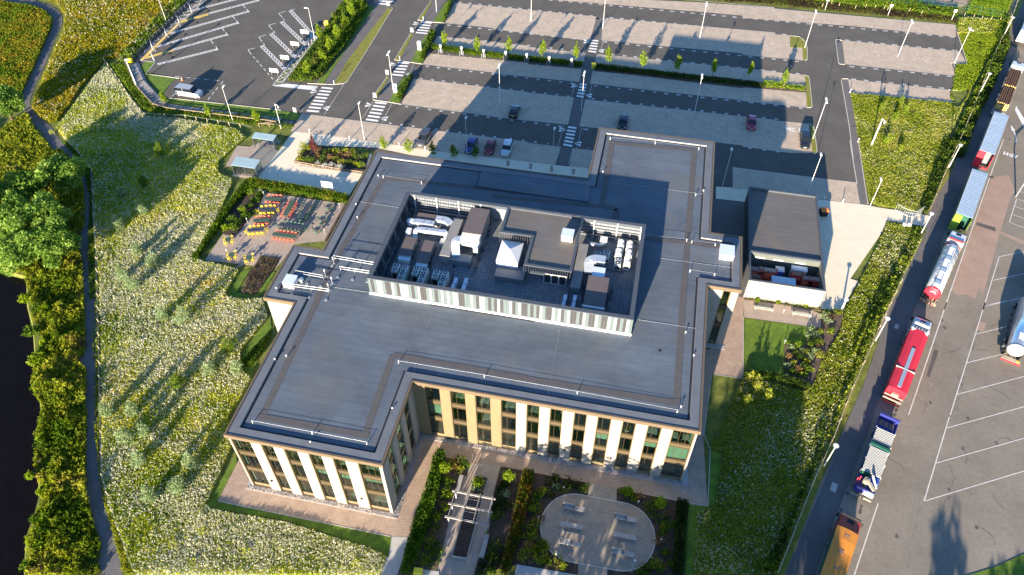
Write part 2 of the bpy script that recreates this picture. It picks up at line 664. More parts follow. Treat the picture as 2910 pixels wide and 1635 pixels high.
# riverside path
path_pts = [(-118.27,106.00),(-112.42,106.03),(-108.19,106.22),(-104.23,106.36),(-99.61,105.07),(-96.07,103.18),(-93.67,100.83),(-91.87,97.91),(-90.69,94.70),(-89.26,91.15),(-87.30,86.46),(-85.55,82.36),(-83.84,77.99),(-82.44,74.13),(-80.76,70.48),(-79.55,68.39)] + [(-75.67,65.41),(-70.56,62.10),(-66.65,59.04),(-62.68,56.13)] + [(-62.05,57.41),(-58.49,54.49),(-55.44,51.60),(-52.98,48.38),(-50.65,44.69),(-48.50,41.12),(-46.29,37.45),(-44.08,33.95),(-41.87,30.61),(-39.75,27.40),(-37.75,24.37)] + [(-37.09,23.62),(-34.50,19.73),(-31.67,15.28),(-28.80,10.74),(-26.13,6.65),(-23.56,2.79)] + [(-22.32,0.74),(-20.45,-2.12),(-19.09,-4.18),(-17.51,-6.12),(-15.78,-7.95),(-14.03,-9.72),(-12.34,-11.44),(-10.31,-13.64)] + [(-13.5, -25), (-8, -40)]
struct('path', B().sheet(strip(path_pts, 1.9), -0.02), 'asphalt_path')
pb_ = B()
pb_.sheet([(-46.19,36.66),(-46.51,35.13),(-45.69,34.00),(-44.19,33.67)], -0.016)
pb_.sheet([(-31.91,14.82),(-32.54,13.88),(-31.62,12.58),(-30.06,12.03)], -0.016)
pb_.sheet([(-13.27,-11.43),(-13.21,-12.57),(-11.86,-13.97),(-10.31,-13.64),(-12.84,-10.86)], -0.016)
struct('path_passing_place', pb_, 'asphalt_path')

# ---- car park: one asphalt sheet with paved bays laid on it
cp = [(-29.35,134.35),(-33.50,84.37),(-32.09,75.23),(-12.60,70.63),(-7.71,68.57),(9.41,67.72),(35.20,68.08),(54.51,64.50)] + [(61, 66), (72, 66)] + [(81.70,72.07),(81.78,89.93)] + [(80.34,87.09),(81.69,106.56),(80.47,108.73)] + [(101.13,107.71),(102.28,112.75),(104.04,112.51),(104.65,122.36),(107.17,123.56),(107.46,140.39)] + [(67.33,140.12),(42.82,138.73),(25.87,139.61),(-29.35,134.35)]
struct('car_park', B().sheet(cp, 0.0), 'asphalt')

bay_polys = [
    # block-paved parking bays, row by row from the back
    [(0.88,134.54),(17.92,135.08),(49.05,138.96),(67.33,140.16),(67.21,134.88),(50.51,134.44),(16.15,133.04),(1.18,133.18)] + [],
    [(60.04,139.41),(77.51,139.67),(107.46,140.39),(106.87,134.83),(84.45,134.99),(60.07,133.61)],
    [(-6.50,126.67),(11.03,126.82),(12.89,117.26),(-6.29,117.01)],
    [(2.63,126.78),(27.13,127.10),(27.11,116.17),(4.93,116.64)],
    [(28.55,126.89),(67.07,128.31),(66.85,118.12),(29.70,116.86)],
    [(60.11,127.31),(70.53,127.68),(70.35,122.55),(72.97,122.87),(72.85,117.60),(70.52,117.55),(60.16,117.15)],
    [(81.74,127.95),(106.57,128.40),(107.10,123.77),(103.93,123.32),(103.82,118.08),(81.53,117.98)],
    [(81.71,111.98),(101.66,112.21),(101.56,107.80),(81.74,107.17)],
    [(-6.43,111.04),(14.05,111.26),(14.91,106.85),(-6.39,105.98)],
    [(6.28,110.64),(26.89,110.85),(26.95,107.08),(7.11,107.01)],
    [(29.38,110.97),(66.72,111.91),(66.63,107.65),(29.47,106.73)],
    [(60.19,111.38),(72.87,111.80),(73.21,107.40),(60.21,107.12)],
    [(-6.35,103.68),(15.37,104.48),(16.37,99.28),(-6.39,99.19)],
    [(7.89,103.56),(26.98,104.45),(27.13,99.47),(8.94,98.90)],
    [(29.49,103.99),(66.58,105.17),(66.46,99.76),(29.43,99.33)],
    [(60.23,104.43),(72.95,105.10),(72.84,99.76),(60.25,99.42)],
    [(-6.61,93.47),(17.49,93.53),(19.36,83.89),(-6.41,84.11)],
    [(10.23,93.20),(26.90,93.53),(27.13,84.26),(12.36,83.79)],
    [(29.37,93.38),(66.34,94.12),(66.13,84.59),(35.95,84.31),(29.49,84.21)],
    [(60.28,93.69),(72.88,94.14),(73.10,84.88),(69.11,84.03),(60.33,84.21)],
    [(-24.59,77.00),(-8.93,76.98),(20.66,77.19),(21.79,71.36),(3.78,70.87),(-9.22,71.38),(-24.42,71.16)],
    [(13.94,76.81),(26.94,76.97),(26.89,73.52),(26.85,70.16),(15.48,70.02)],
    [(29.29,77.13),(33.71,77.21),(33.59,70.62),(29.38,70.69)],
    [(58.60,77.49),(75.37,77.54),(80.28,77.64),(80.40,71.80),(73.14,71.74),(72.82,72.56),(58.69,71.39)],
]
bp_ = B()
for i, q in enumerate(bay_polys):
    bp_.sheet(q, 0.012 + (i % 3) * 0.004)
struct('parking_bays', bp_, 'bay_paving')

# thin pale edging lines and kerbs of the bays
ek = B()
for q, w in (([(-6.50,126.67),(11.03,126.82)], .12), ([(-6.29,117.01),(12.89,117.26)], .1), ([(2.63,126.78),(27.13,127.10)], .1), ([(4.93,116.64),(27.11,116.17)], .1), ([(28.55,126.89),(67.07,128.31)], .1), ([(29.70,116.86),(66.85,118.12)], .1),
             ([(-6.43,111.04),(14.05,111.26)], .1), ([(6.28,110.64),(26.89,110.85)], .1), ([(29.38,110.97),(66.72,111.91)], .1), ([(-6.39,99.19),(16.37,99.28)], .1), ([(8.94,98.90),(27.13,99.47)], .1), ([(29.43,99.33),(66.46,99.76)], .1), ([(29.49,103.99),(66.58,105.17)], .2),
             ([(-6.61,93.47),(17.49,93.53)], .1), ([(10.23,93.20),(26.90,93.53)], .1), ([(-6.41,84.11),(19.36,83.89)], .1), ([(12.36,83.79),(27.13,84.26)], .1), ([(29.37,93.38),(66.34,94.12)], .1), ([(-24.59,77.00),(-8.93,76.98),(20.66,77.19)], .1), ([(13.94,76.81),(26.94,76.97)], .1),
             ([(60.11,127.31),(70.53,127.68)], .1), ([(81.74,127.95),(106.57,128.40)], .1), ([(81.53,117.98),(103.82,118.08)], .1), ([(81.71,111.98),(101.66,112.21)], .1), ([(60.19,111.38),(72.87,111.80)], .1), ([(60.23,104.43),(72.95,105.10)], .15), ([(60.25,99.42),(72.84,99.76)], .1), ([(60.28,93.69),(72.88,94.14)], .1), ([(60.33,84.21),(69.11,84.03)], .1),
             ([(48.10,139.86),(67.33,140.16)], .2), ([(60.04,139.41),(77.51,139.67),(107.46,140.39)], .2), ([(58.60,77.49),(75.37,77.54),(80.28,77.64)], .12), ([(27.13,99.47),(26.67,110.71)], .1), ([(27.13,84.26),(26.90,93.53)], .1), ([(29.49,84.21),(29.37,93.38)], .1), ([(29.43,99.33),(29.38,110.97)], .1), ([(26.36,111.19),(26.46,116.51)], .1), ([(29.95,111.18),(29.94,116.91)], .1),
             ([(26.45,93.55),(26.40,99.02)], .1), ([(29.89,93.57),(29.85,99.13)], .1), ([(26.42,77.20),(26.45,83.82)], .1), ([(29.98,77.10),(29.96,83.95)], .1), ([(26.89,73.52),(26.94,76.97)], .1), ([(29.13,72.26),(29.29,77.13)], .1), ([(29.57,116.93),(29.09,122.69)], .1), ([(29.09,122.69),(28.92,126.97)], .1),
             ([(-24.94,77.30),(-25.00,86.74)], .1), ([(-20.08,77.39),(-20.06,88.41)], .1), ([(-12.42,77.71),(-12.15,83.86)], .1), ([(-8.16,77.32),(-8.34,83.89)], .1), ([(-7.98,94.11),(-8.21,98.81)], .1), ([(-7.91,111.36),(-8.14,116.26)], .1), ([(-12.01,111.46),(-12.56,116.33)], .1)):
    ek.line(q, w, 0.028 + (int(q[0][0] * 100) % 4) * 0.003)
struct('edging_strips', ek, 'kerb_stone')

# pavements and pads
sl = B()
sl.sheet([(-23.91,71.27),(-20.64,71.43),(-8.96,71.26),(2.85,71.19),(21.79,71.36),(22.27,68.87),(4.49,68.35),(-6.90,69.63),(-17.95,67.98),(-18.98,60.46),(-22.13,52.37),(-24.12,52.25),(-24.58,56.43)], 0.016)
sl.sheet([(-19.52,69.16),(-20.56,61.71),(-6.87,61.87),(-6.62,63.85),(-6.90,67.74),(-17.81,67.63)], 0.014)
sl.sheet([(-24.14,61.60),(-6.72,61.75),(-7.01,55.68),(-24.38,55.97)], 0.018)
sl.sheet([(15.27,70.93),(32.84,71.71),(33.80,69.06),(15.80,68.59)], 0.017)
sl.sheet([(73.13,71.59),(80.49,71.76),(81.76,71.73),(83.28,71.53),(89.19,71.34),(91.91,71.06),(90.26,68.19),(84.46,68.36),(83.42,65.37),(76.67,51.94),(75.39,48.21),(74.81,49.18),(72.10,47.68),(70.76,47.24)], 0.017)
sl.sheet([(71.96,45.46),(72.87,49.57),(75.46,53.48),(78.38,52.64),(75.29,45.94)], 0.021)
sl.sheet([(55.78,71.38),(61.48,71.98),(60.74,68.23),(55.87,68.08)], 0.017)
struct('pale_slab_pavement', sl, 'slab_paving')
bs_ = B()
bs_.sheet([(-32.49,64.86),(-28.97,65.09),(-23.66,65.03),(-20.64,58.01),(-24.09,61.45),(-24.61,56.23),(-29.39,56.32),(-29.98,58.90),(-31.80,58.68)], 0.013)
bs_.sheet([(-30.41,64.45),(-28.40,67.28),(-24.97,68.01),(-24.38,55.97),(-27.96,56.46),(-30.92,60.00)], 0.0135)
struct('shelter_paving', bs_, 'terrace_paving')
mat('drain_iron', (0.08, 0.075, 0.07), 0.7, 0.2, 5)
sb_ = B()
sb_.sheet([(17.90,70.99),(18.55,71.00),(18.74,69.34),(18.16,69.35)], 0.022)
sb_.sheet([(22.13,71.00),(22.75,71.00),(22.91,69.39),(22.34,69.40)], 0.022)
sb_.sheet([(26.05,71.02),(26.62,71.01),(26.78,69.37),(26.22,69.38)], 0.022)
sb_.sheet([(30.07,71.13),(30.63,71.12),(30.77,69.46),(30.17,69.46)], 0.022)
struct('dark_paving_bands', sb_, 'brown_paving')

# access road footways and grass strips (left of the car park)
fw = B()
fw.sheet([(-25.54,124.14),(-20.46,125.22),(-21.26,120.99),(-20.49,88.94),(-23.87,87.80),(-25.26,96.51)], 0.006)
fw.sheet([(-12.34,126.96),(-9.04,127.66),(-9.09,117.33),(-12.16,117.18)], 0.006)
fw.sheet([(-11.92,110.75),(-8.80,110.93),(-9.04,99.96),(-12.14,99.74)], 0.006)
fw.sheet([(-12.00,93.25),(-8.75,93.52),(-8.94,84.54),(-11.70,84.55)], 0.006)
fw.sheet([(27.01,127.08),(28.68,126.92),(29.45,116.91),(27.34,117.18)], 0.014)
fw.sheet([(27.03,110.70),(29.28,110.81),(29.32,99.31),(27.25,99.49)], 0.008)
fw.sheet([(27.01,93.55),(29.35,93.46),(29.39,84.19),(27.24,84.28)], 0.014)
fw.sheet([(26.94,76.97),(29.29,77.13),(29.42,71.67),(27.17,71.84)], 0.014)
fw.sheet([(80.46,128.01),(81.63,127.92),(81.53,117.98),(80.30,117.98)], 0.008)
fw.sheet([(80.38,111.83),(81.60,111.96),(81.74,107.17),(82.23,93.76),(81.83,85.16),(80.34,84.84),(80.53,95.21)], 0.008)
fw.sheet([(80.22,90.29),(81.64,90.60),(81.79,79.68),(81.77,71.79),(80.49,71.82),(80.30,77.80)], 0.008)
for i_, f_ in enumerate(fw.f):
    for v_ in f_:
        fw.v[v_] = (fw.v[v_][0], fw.v[v_][1], fw.v[v_][2] + (i_ % 4) * .002)
struct('footway', fw, 'asphalt_path')

def lawn_part(name, polys, m='lawn', z=0.03):
    b = B()
    for q in polys:
        b.prism(q, -0.05, z + 0.004 * polys.index(q))
    return struct(name, b, m)

verge_polys = [[(-21.13,121.02),(-19.97,120.73),(-19.72,101.76),(-19.89,89.89),(-22.11,88.18),(-22.44,97.55)], [(-12.12,126.18),(-11.79,125.98),(-11.85,116.99),(-12.65,117.08)], [(-12.59,110.85),(-11.88,110.61),(-11.69,99.84),(-12.78,99.83)], [(-12.22,93.21),(-11.82,93.08),(-11.88,85.10),(-12.67,85.72)],
               [(70.58,127.59),(73.48,127.24),(74.03,124.03),(73.80,118.47),(73.39,117.94),(72.87,118.05),(73.00,122.87),(70.40,122.56)], [(72.94,111.73),(73.74,111.26),(73.82,100.36),(72.84,99.76)], [(73.01,93.98),(73.95,93.09),(73.98,85.40),(73.09,84.71),(73.00,88.63)]]
lawn_part('grass_strips', verge_polys, 'lawn_dry', 0.05)
verge2 = [[(-26.36,120.97),(-24.39,121.12),(-24.33,94.07),(-24.17,87.95),(-25.71,87.62),(-24.67,101.62)], [(-8.70,126.91),(-7.24,126.95),(-6.76,117.32),(-8.97,117.35)], [(-9.11,111.10),(-7.61,111.18),(-6.74,99.56),(-9.16,99.93)], [(-8.98,93.47),(-7.30,93.41),(-6.90,84.59),(-9.11,84.70)]]
lawn_part('green_verges', verge2, 'lawn', 0.05)
kb = B()
for q in ([(-19.97,120.73),(-19.72,101.76),(-19.71,89.72),(-20.20,88.79),(-22.04,87.99),(-27.47,87.25)], [(-20.34,121.45),(-19.92,120.74)], [(-12.27,126.70),(-12.73,117.06),(-9.20,116.80),(-6.42,117.03)], [(-12.59,110.85),(-12.72,99.62),(-9.12,99.41),(-6.42,99.28)], [(-12.22,93.21),(-12.76,85.31),(-12.34,84.41),(-9.10,84.32),(-6.41,84.11)],
          [(70.58,127.69),(72.55,127.62),(73.75,125.62),(74.03,123.09),(73.79,118.25),(73.38,117.71)], [(72.88,111.84),(73.75,111.47),(73.82,109.80),(73.86,100.37),(73.48,99.90),(72.84,99.76)], [(72.88,94.21),(73.76,93.41),(73.99,85.57),(73.59,84.81),(73.10,84.81)],
          [(80.46,128.01),(80.34,127.26),(80.27,118.29),(80.50,117.76),(81.52,117.89)], [(81.73,112.24),(80.50,111.98),(80.29,111.18),(80.53,95.21),(80.34,84.84)], [(80.22,90.29),(80.37,77.51)], [(81.74,127.95),(80.83,128.23),(80.46,128.01)],
          [(107.46,140.39),(107.17,123.56)], [(104.35,123.18),(104.04,112.51)], [(101.46,112.29),(104.04,112.51)], [(103.70,123.27),(107.17,123.56)], [(81.73,107.05),(101.55,107.72)], [(81.78,89.93),(81.70,72.07)]):
    kb.wallline(q, 0.13, -0.05, 0.075 + (int(q[0][0] * 100) % 5) * 0.004)
struct('kerbs', kb, 'kerb_stone')

# bus yard top left
by = [(-69.20,118.15),(-67.23,88.47),(-63.17,84.08),(-62.49,84.66),(-55.22,83.23),(-54.41,77.26),(-52.65,76.45)] + [(-36.25,77.00),(-24.94,77.30),(-25.18,86.29),(-34.13,84.88),(-34.27,90.23),(-33.48,91.25),(-32.06,107.68),(-32.39,122.68),(-31.99,126.10)] + []
struct('bus_yard', B().sheet(by, 0.003), 'asphalt')
lawn_part('yard_lawn', [[(-64.38,87.97),(-62.17,88.13),(-62.06,83.68),(-64.17,85.60)], [(-61.73,83.53),(-55.00,83.27),(-54.83,77.57),(-58.18,80.10)], [(-52.68,76.52),(-28.89,77.22),(-28.30,75.84),(-51.18,74.41),(-53.03,75.19)]], 'lawn', 0.04)
lawn_part('yard_lawn', [[(-36.08,76.65),(-24.98,77.11),(-24.40,74.61),(-35.12,74.58)]], 'lawn', 0.04)

# HGV yard on the right
hy = [(134, 190), (200, 190), (200, -60), (46, -60)] + [(65.36,2.21),(66.59,5.37),(70.16,14.70),(70.87,16.57)] + [(73.12,22.30),(77.19,33.03),(80.35,43.26),(84.79,53.99)] + [(85.30,50.30),(89.76,63.50),(95.71,79.22),(99.54,87.62)] + [(106.14,110.15),(124.67,156.20)]
hy = [(65.36,2.21),(69.77,13.83),(72.08,19.40)] + [(73.12,22.30),(77.08,31.86),(80.29,41.33),(80.43,43.28)] + [(88.53,65.11),(91.69,71.94)] + [(93.49,76.48),(96.89,83.49)] + [(98.08,85.63),(101.80,97.29),(106.17,109.56),(109.68,118.28),(112.38,124.23),(115.70,133.87),(119.12,141.51)] + [(126, 165), (132, 190), (220, 190), (220, -60), (40, -60)]
struct('lorry_park', B().sheet(hy, -0.012), 'asphalt_old')
fp = B().sheet([(65.56,2.25),(70.21,13.92),(72.04,18.87)] + [(73.12,22.30),(77.08,31.86),(80.29,41.33),(81.43,44.57)] + [(88.46,64.62),(92.05,72.28),(94.33,77.73),(97.21,84.41)] + [(98.26,85.67),(101.68,96.63),(105.90,108.11),(110.08,118.37),(113.40,126.42),(116.33,134.00),(119.44,141.58)] + [(127, 165), (131, 164)] + [(122.06,140.81),(101.09,86.07)] + [(100.83,86.03),(86.31,48.85)] + [(79.19,30.56)] + [(77.89,26.93),(68.91,2.95)], -0.004)
struct('lorry_park_footway', fp, 'asphalt_path')
kb2 = B()
kb2.wallline([(122.16,140.84),(101.09,86.07)], 0.14, -0.05, 0.06)
kb2.wallline([(86.65,49.85),(79.19,30.56)], 0.14, -0.05, 0.064)
kb2.wallline([(77.89,26.93),(68.72,2.91)], 0.14, -0.05, 0.068)
kb2.wallline([(100.83,86.03),(86.31,48.85)], 0.14, -0.05, 0.072)
struct('lorry_park_kerb', kb2, 'asphalt_path')
pk = B()
pk.sheet([(104.30,84.22),(102.72,80.31),(101.30,77.08),(92.48,53.85),(93.00,52.71),(94.66,53.27),(95.67,52.55),(96.68,54.95),(96.99,53.55),(102.79,69.57),(106.30,78.93),(107.56,81.06),(107.41,85.72)], -0.005)
pk.sheet([(102.87,69.59),(106.09,67.87),(105.87,66.88),(102.48,68.78)], -0.0045)
pk.sheet([(95.51,47.97),(96.26,47.59),(95.66,45.85),(94.71,46.03)], -0.0045)
struct('pink_asphalt_patches', pk, 'asphalt_pink')
mat('asphalt_patch', (0.10, 0.085, 0.08), 0.9, 0.25, 0.8, fine=0.15)
dk = B()
dk.sheet([(99.28,71.16),(102.17,70.29),(101.94,69.27),(99.08,70.25)], -0.0035)
dk.sheet([(87.89,40.86),(88.51,40.69),(86.44,35.45),(86.03,35.50)], -0.005)
struct('dark_asphalt_patches', dk, 'asphalt_patch')
st = B()
for q in [(75.10,13.01),(74.82,12.13),(74.99,12.54),(73.60,14.58),(72.61,12.04),(78.92,9.90)] + [(81.87,30.53),(81.53,30.00),(81.19,28.89),(81.05,28.54),(80.82,27.92),(90.08,45.52),(89.92,46.91),(85.92,30.92),(90.63,35.10)] + [(90.46,29.30),(88.95,24.26),(93.41,26.04),(86.18,17.67),(88.56,13.06)] + [(79.89,131.53),(109.99,96.99)]:
    a0 = random.uniform(0, 6)
    st.sheet([(q[0] + (0.18 + random.uniform(-.06, .12)) * cos(a0 + k * pi / 4), q[1] + (0.26 + random.uniform(-.08, .12)) * sin(a0 + k * pi / 4)) for k in range(8)], -0.003)
struct('oil_stains', st, 'asphalt_patch')

cr = B()
random.seed(66)
for x, y in [(86.38,18.10),(89.02,24.28),(93.59,26.24),(85.05,13.91),(88.72,13.23),(81.26,19.23),(91.59,18.28)] + [(93.59,36.13),(98.18,48.15),(91.88,42.28),(89.66,45.27),(95.59,42.19),(85.23,30.00)] + [(78.41,130.72),(80.49,114.62)]:
    P_ = [(x, y)]
    a = random.uniform(0, 6)
    for k in range(random.randint(4, 8)):
        a += random.uniform(-.6, .6)
        P_.append((P_[-1][0] + .5 * cos(a), P_[-1][1] + .5 * sin(a)))
    cr.line(P_, .05, -.0025)
struct('tarmac_cracks', cr, 'asphalt_patch')
tyre = B()
for P_ in ([(88.14,29.37),(90.32,35.72),(92.99,42.52),(95.70,50.15)], [(88.76,29.50),(90.97,35.85),(93.66,42.66),(96.39,50.29)], [(84.63,28.63),(87.22,36.44),(90.30,45.87)], [(79.43,5.15),(81.76,13.22),(85.90,23.45)]):
    tyre.line(P_, .35, -.0065)
struct('tyre_tracks', tyre, mat('tyre_dust', (0.21, 0.185, 0.152), 0.95, .25, .6, fine=.1))
lawn_part('corner_lawn', [[(85.48,6.12),(89.60,8.23),(93.79,10.93),(92.67,5.95),(85.31,4.41)]], 'lawn', .05)

# ================================================================ MAIN OFFICE BUILDING
paver('pale_brick', ((0.40, 0.365, 0.315), (0.32, 0.29, 0.25)), (0.30, 0.275, 0.24), 0.44, 0.15, msize=0.012, vert='y', big=0.9, var=0.08)
mat('gold_metal', (0.225, 0.185, 0.105), 0.5, 0.08, 0.8, metal=0.15)
mat('bronze_fascia', (0.16, 0.118, 0.075), 0.55, 0.08, 0.7, metal=0.1)
mat('frame_bronze', (0.105, 0.068, 0.03), 0.5, 0.1, 1.0, metal=0.2)
mat('spandrel_bronze', (0.12, 0.09, 0.05), 0.5, 0.08, 0.8, metal=0.15)
mat('dark_seal_and_shade', (0.02, 0.022, 0.028), 0.7, 0.3, 2.0)  # black trim, also colours the painted shade lines on the roof
mat('carpet', (0.30, 0.44, 0.40), 0.95, 0.15, 0.8)
mat('inner_wall', (0.32, 0.36, 0.33), 0.9, 0.1, 0.8)
mat('blind', (0.42, 0.52, 0.44), 0.9, 0.03, 1.0)
mat('desk_white', (0.75, 0.75, 0.73), 0.6, 0.03, 1.0)
mat('chair_black', (0.02, 0.02, 0.022), 0.6, 0.1, 1.0)
mat('white_metal', (0.78, 0.78, 0.76), 0.5, 0.05, 1.0)
mat('galvanised', (0.60, 0.62, 0.63), 0.4, 0.1, 1.2, metal=0.6)
glass_mat('window_glass', (0.72, 0.84, 0.78), 0.14)
mat('cladding_grey_coping', (0.07, 0.083, 0.10), 0.6, 0.08, 1.0)

# roof membrane: long lapped sheets running east-west
def membrane(name, col, seam=1.05, tone=0.16):
    m, nt, b = _nt(name)
    N = nt.nodes.new
    L = nt.links.new
    geo = N('ShaderNodeNewGeometry')
    sx = N('ShaderNodeSeparateXYZ')
    L(geo.outputs['Position'], sx.inputs[0])
    n0 = N('ShaderNodeTexNoise')
    n0.inputs['Scale'].default_value = 0.35
    n0.inputs['Detail'].default_value = 3
    L(geo.outputs['Position'], n0.inputs['Vector'])
    wob = N('ShaderNodeMath'); wob.operation = 'MULTIPLY_ADD'
    L(n0.outputs['Fac'], wob.inputs[0]); wob.inputs[1].default_value = 0.10
    L(sx.outputs[1], wob.inputs[2])
    dv = N('ShaderNodeMath'); dv.operation = 'DIVIDE'
    L(wob.outputs[0], dv.inputs[0]); dv.inputs[1].default_value = seam
    fl = N('ShaderNodeMath'); fl.operation = 'FLOOR'
    L(dv.outputs[0], fl.inputs[0])
    fr = N('ShaderNodeMath'); fr.operation = 'FRACT'
    L(dv.outputs[0], fr.inputs[0])
    lt = N('ShaderNodeMath'); lt.operation = 'LESS_THAN'
    L(fr.outputs[0], lt.inputs[0]); lt.inputs[1].default_value = 0.07
    # per strip tone, broken along x every few metres
    dx = N('ShaderNodeMath'); dx.operation = 'MULTIPLY_ADD'
    L(fl.outputs[0], dx.inputs[0]); dx.inputs[1].default_value = 0.37; 
    sxx = N('ShaderNodeMath'); sxx.operation = 'DIVIDE'
    L(sx.outputs[0], sxx.inputs[0]); sxx.inputs[1].default_value = 7.5
    L(sxx.outputs[0], dx.inputs[2])
    fx = N('ShaderNodeMath'); fx.operation = 'FLOOR'
    L(dx.outputs[0], fx.inputs[0])
    cb = N('ShaderNodeCombineXYZ')
    L(fx.outputs[0], cb.inputs[0]); L(fl.outputs[0], cb.inputs[1])
    wn_ = N('ShaderNodeTexWhiteNoise'); wn_.noise_dimensions = '2D'
    L(cb.outputs[0], wn_.inputs['Vector'])
    big = N('ShaderNodeTexNoise')
    big.inputs['Scale'].default_value = 0.16
    big.inputs['Detail'].default_value = 7
    big.inputs['Roughness'].default_value = 0.7
    big.inputs['Distortion'].default_value = 0.6
    L(geo.outputs['Position'], big.inputs['Vector'])
    mp = N('ShaderNodeMapping')
    mp.inputs['Scale'].default_value = (0.5, 5.0, 1)
    L(geo.outputs['Position'], mp.inputs['Vector'])
    stk = N('ShaderNodeTexNoise')
    stk.inputs['Scale'].default_value = 1.0
    stk.inputs['Detail'].default_value = 6
    L(mp.outputs[0], stk.inputs['Vector'])
    def rng(sock, lo, hi, a=0.3, c=0.7):
        r = N('ShaderNodeMapRange')
        r.inputs['From Min'].default_value = a; r.inputs['From Max'].default_value = c
        r.inputs['To Min'].default_value = lo; r.inputs['To Max'].default_value = hi
        L(sock, r.inputs['Value'])
        return r.outputs[0]
    def mul(a, c):
        k = N('ShaderNodeMath'); k.operation = 'MULTIPLY'
        L(a, k.inputs[0]); L(c, k.inputs[1])
        return k.outputs[0]
    v = mul(rng(wn_.outputs['Value'], 1 - tone * .3, 1 + tone * .3, 0, 1), rng(big.outputs['Fac'], 1 - tone, 1 + tone))
    v = mul(v, rng(stk.outputs['Fac'], 0.93, 1.07))
    v = mul(v, rng(lt.outputs[0], 1.0, 0.80, 0, 1))
    vm = N('ShaderNodeVectorMath'); vm.operation = 'SCALE'
    vm.inputs[0].default_value = col
    L(v, vm.inputs['Scale'])
    # thin brown dust where water has stood
    du = N('ShaderNodeTexNoise')
    du.inputs['Scale'].default_value = 0.09
    du.inputs['Detail'].default_value = 9
    du.inputs['Roughness'].default_value = 0.62
    du.inputs['Distortion'].default_value = 1.2
    L(geo.outputs['Position'], du.inputs['Vector'])
    dm = N('ShaderNodeMix')
    dm.data_type = 'RGBA'
    L(rng(du.outputs['Fac'], 0, .55, .52, .62), dm.inputs['Factor'])
    L(vm.outputs[0], dm.inputs['A'])
    dm.inputs['B'].default_value = (col[0] * 1.25, col[1] * 1.05, col[2] * .86, 1)
    L(dm.outputs['Result'], b.inputs['Base Color'])
    b.inputs['Roughness'].default_value = 0.72
    b.inputs['Specular IOR Level'].default_value = 0.35
    bp = N('ShaderNodeBump'); bp.inputs['Strength'].default_value = 0.25; bp.inputs['Distance'].default_value = 0.02
    L(lt.outputs[0], bp.inputs['Height'])
    L(bp.outputs[0], b.inputs['Normal'])
    MATS[name] = m
membrane('roof_membrane', (0.108, 0.131, 0.160), 1.05, .2)
membrane('roof_membrane_brown', (0.135, 0.129, 0.124), 1.2, 0.12)
mat('walkway_felt', (0.092, 0.086, 0.086), 0.85, 0.12, 1.2, fine=0.1)
mat('parapet_membrane', (0.135, 0.148, 0.168), 0.75, 0.12, 0.5, fine=0.05)
mat('lead_white', (0.27, 0.27, 0.27), 0.6, 0.1, 2.0)

H = 12.2
OUT = [(0, 0), (19.03, 0), (19.03, 11.58), (53.4, 11.58), (53.4, 34.96), (57.86, 34.96), (57.86, 45.61), (53.4, 45.61),
       (53.4, 67.57), (34.33, 67.57), (34.33, 53.89), (0.1, 53.89), (0.1, 30.82), (-4.37, 30.82), (-4.37, 20.54), (0, 20.54)]


def inset(poly, d):
    """inward offset of a right-angled outline listed anticlockwise"""
    n = len(poly)
    out = []
    for i in range(n):
        p0, p1, p2 = poly[i - 1], poly[i], poly[(i + 1) % n]
        e1 = (p1[0] - p0[0], p1[1] - p0[1])
        e2 = (p2[0] - p1[0], p2[1] - p1[1])
        l1, l2 = hypot(*e1), hypot(*e2)
        n1 = (-e1[1] / l1, e1[0] / l1)
        n2 = (-e2[1] / l2, e2[0] / l2)
        if abs(n1[0] * n2[0] + n1[1] * n2[1]) > 0.7:
            out.append((p1[0] + n1[0] * d, p1[1] + n1[1] * d))
        else:
            out.append((p1[0] + (n1[0] + n2[0]) * d, p1[1] + (n1[1] + n2[1]) * d))
    return out


def ring(b, a, c, za, zc=None, m=0):
    """band between two outlines of equal count"""
    zc = za if zc is None else zc
    n = len(a)
    return b.add([(x, y, za) for x, y in a] + [(x, y, zc) for x, y in c], [(i, (i + 1) % n, (i + 1) % n + n, i + n) for i in range(n)], m)


bld = thing('office_building', 'large three storey office building of pale brick with flat grey roof and rooftop plant enclosure', 'building', (0, 0, 0))

# roof shell
o1 = inset(OUT, 0.24)
o2 = inset(OUT, 0.32)
o3 = inset(OUT, 1.32)
o4 = inset(OUT, 1.62)
b = B()
ring(b, OUT, OUT, H - 0.62, H)
ring(b, OUT, o1, H)
ring(b, inset(OUT, .32), OUT, H - 0.62, H - .62)
b.make('roof_edge_fascia', 'bronze_fascia', bld)
b = B()
ring(b, o1, o2, H, H - 0.07)
b.make('edge_shade_line', 'dark_seal_and_shade', bld)  # thin line of shade inside the capping, put in as dark colour
b = B()
ring(b, o2, o3, H - 0.07, H - 0.05)
b.make('parapet_capping', 'parapet_membrane', bld)
b = B()
ring(b, o3, inset(OUT, 1.34), H - 0.05, H - 0.28)
b.make('parapet_upstand', 'lead_white', bld)
b = B()
ring(b, inset(OUT, 1.34), o4, H - 0.285)
b.make('gutter', 'dark_seal_and_shade', bld)
ROOF = H - 0.25
b = B()
ring(b, o4, o4, H - 0.285, ROOF)
b.sheet(o4, ROOF)
b.make('roof_deck', 'roof_membrane', bld)
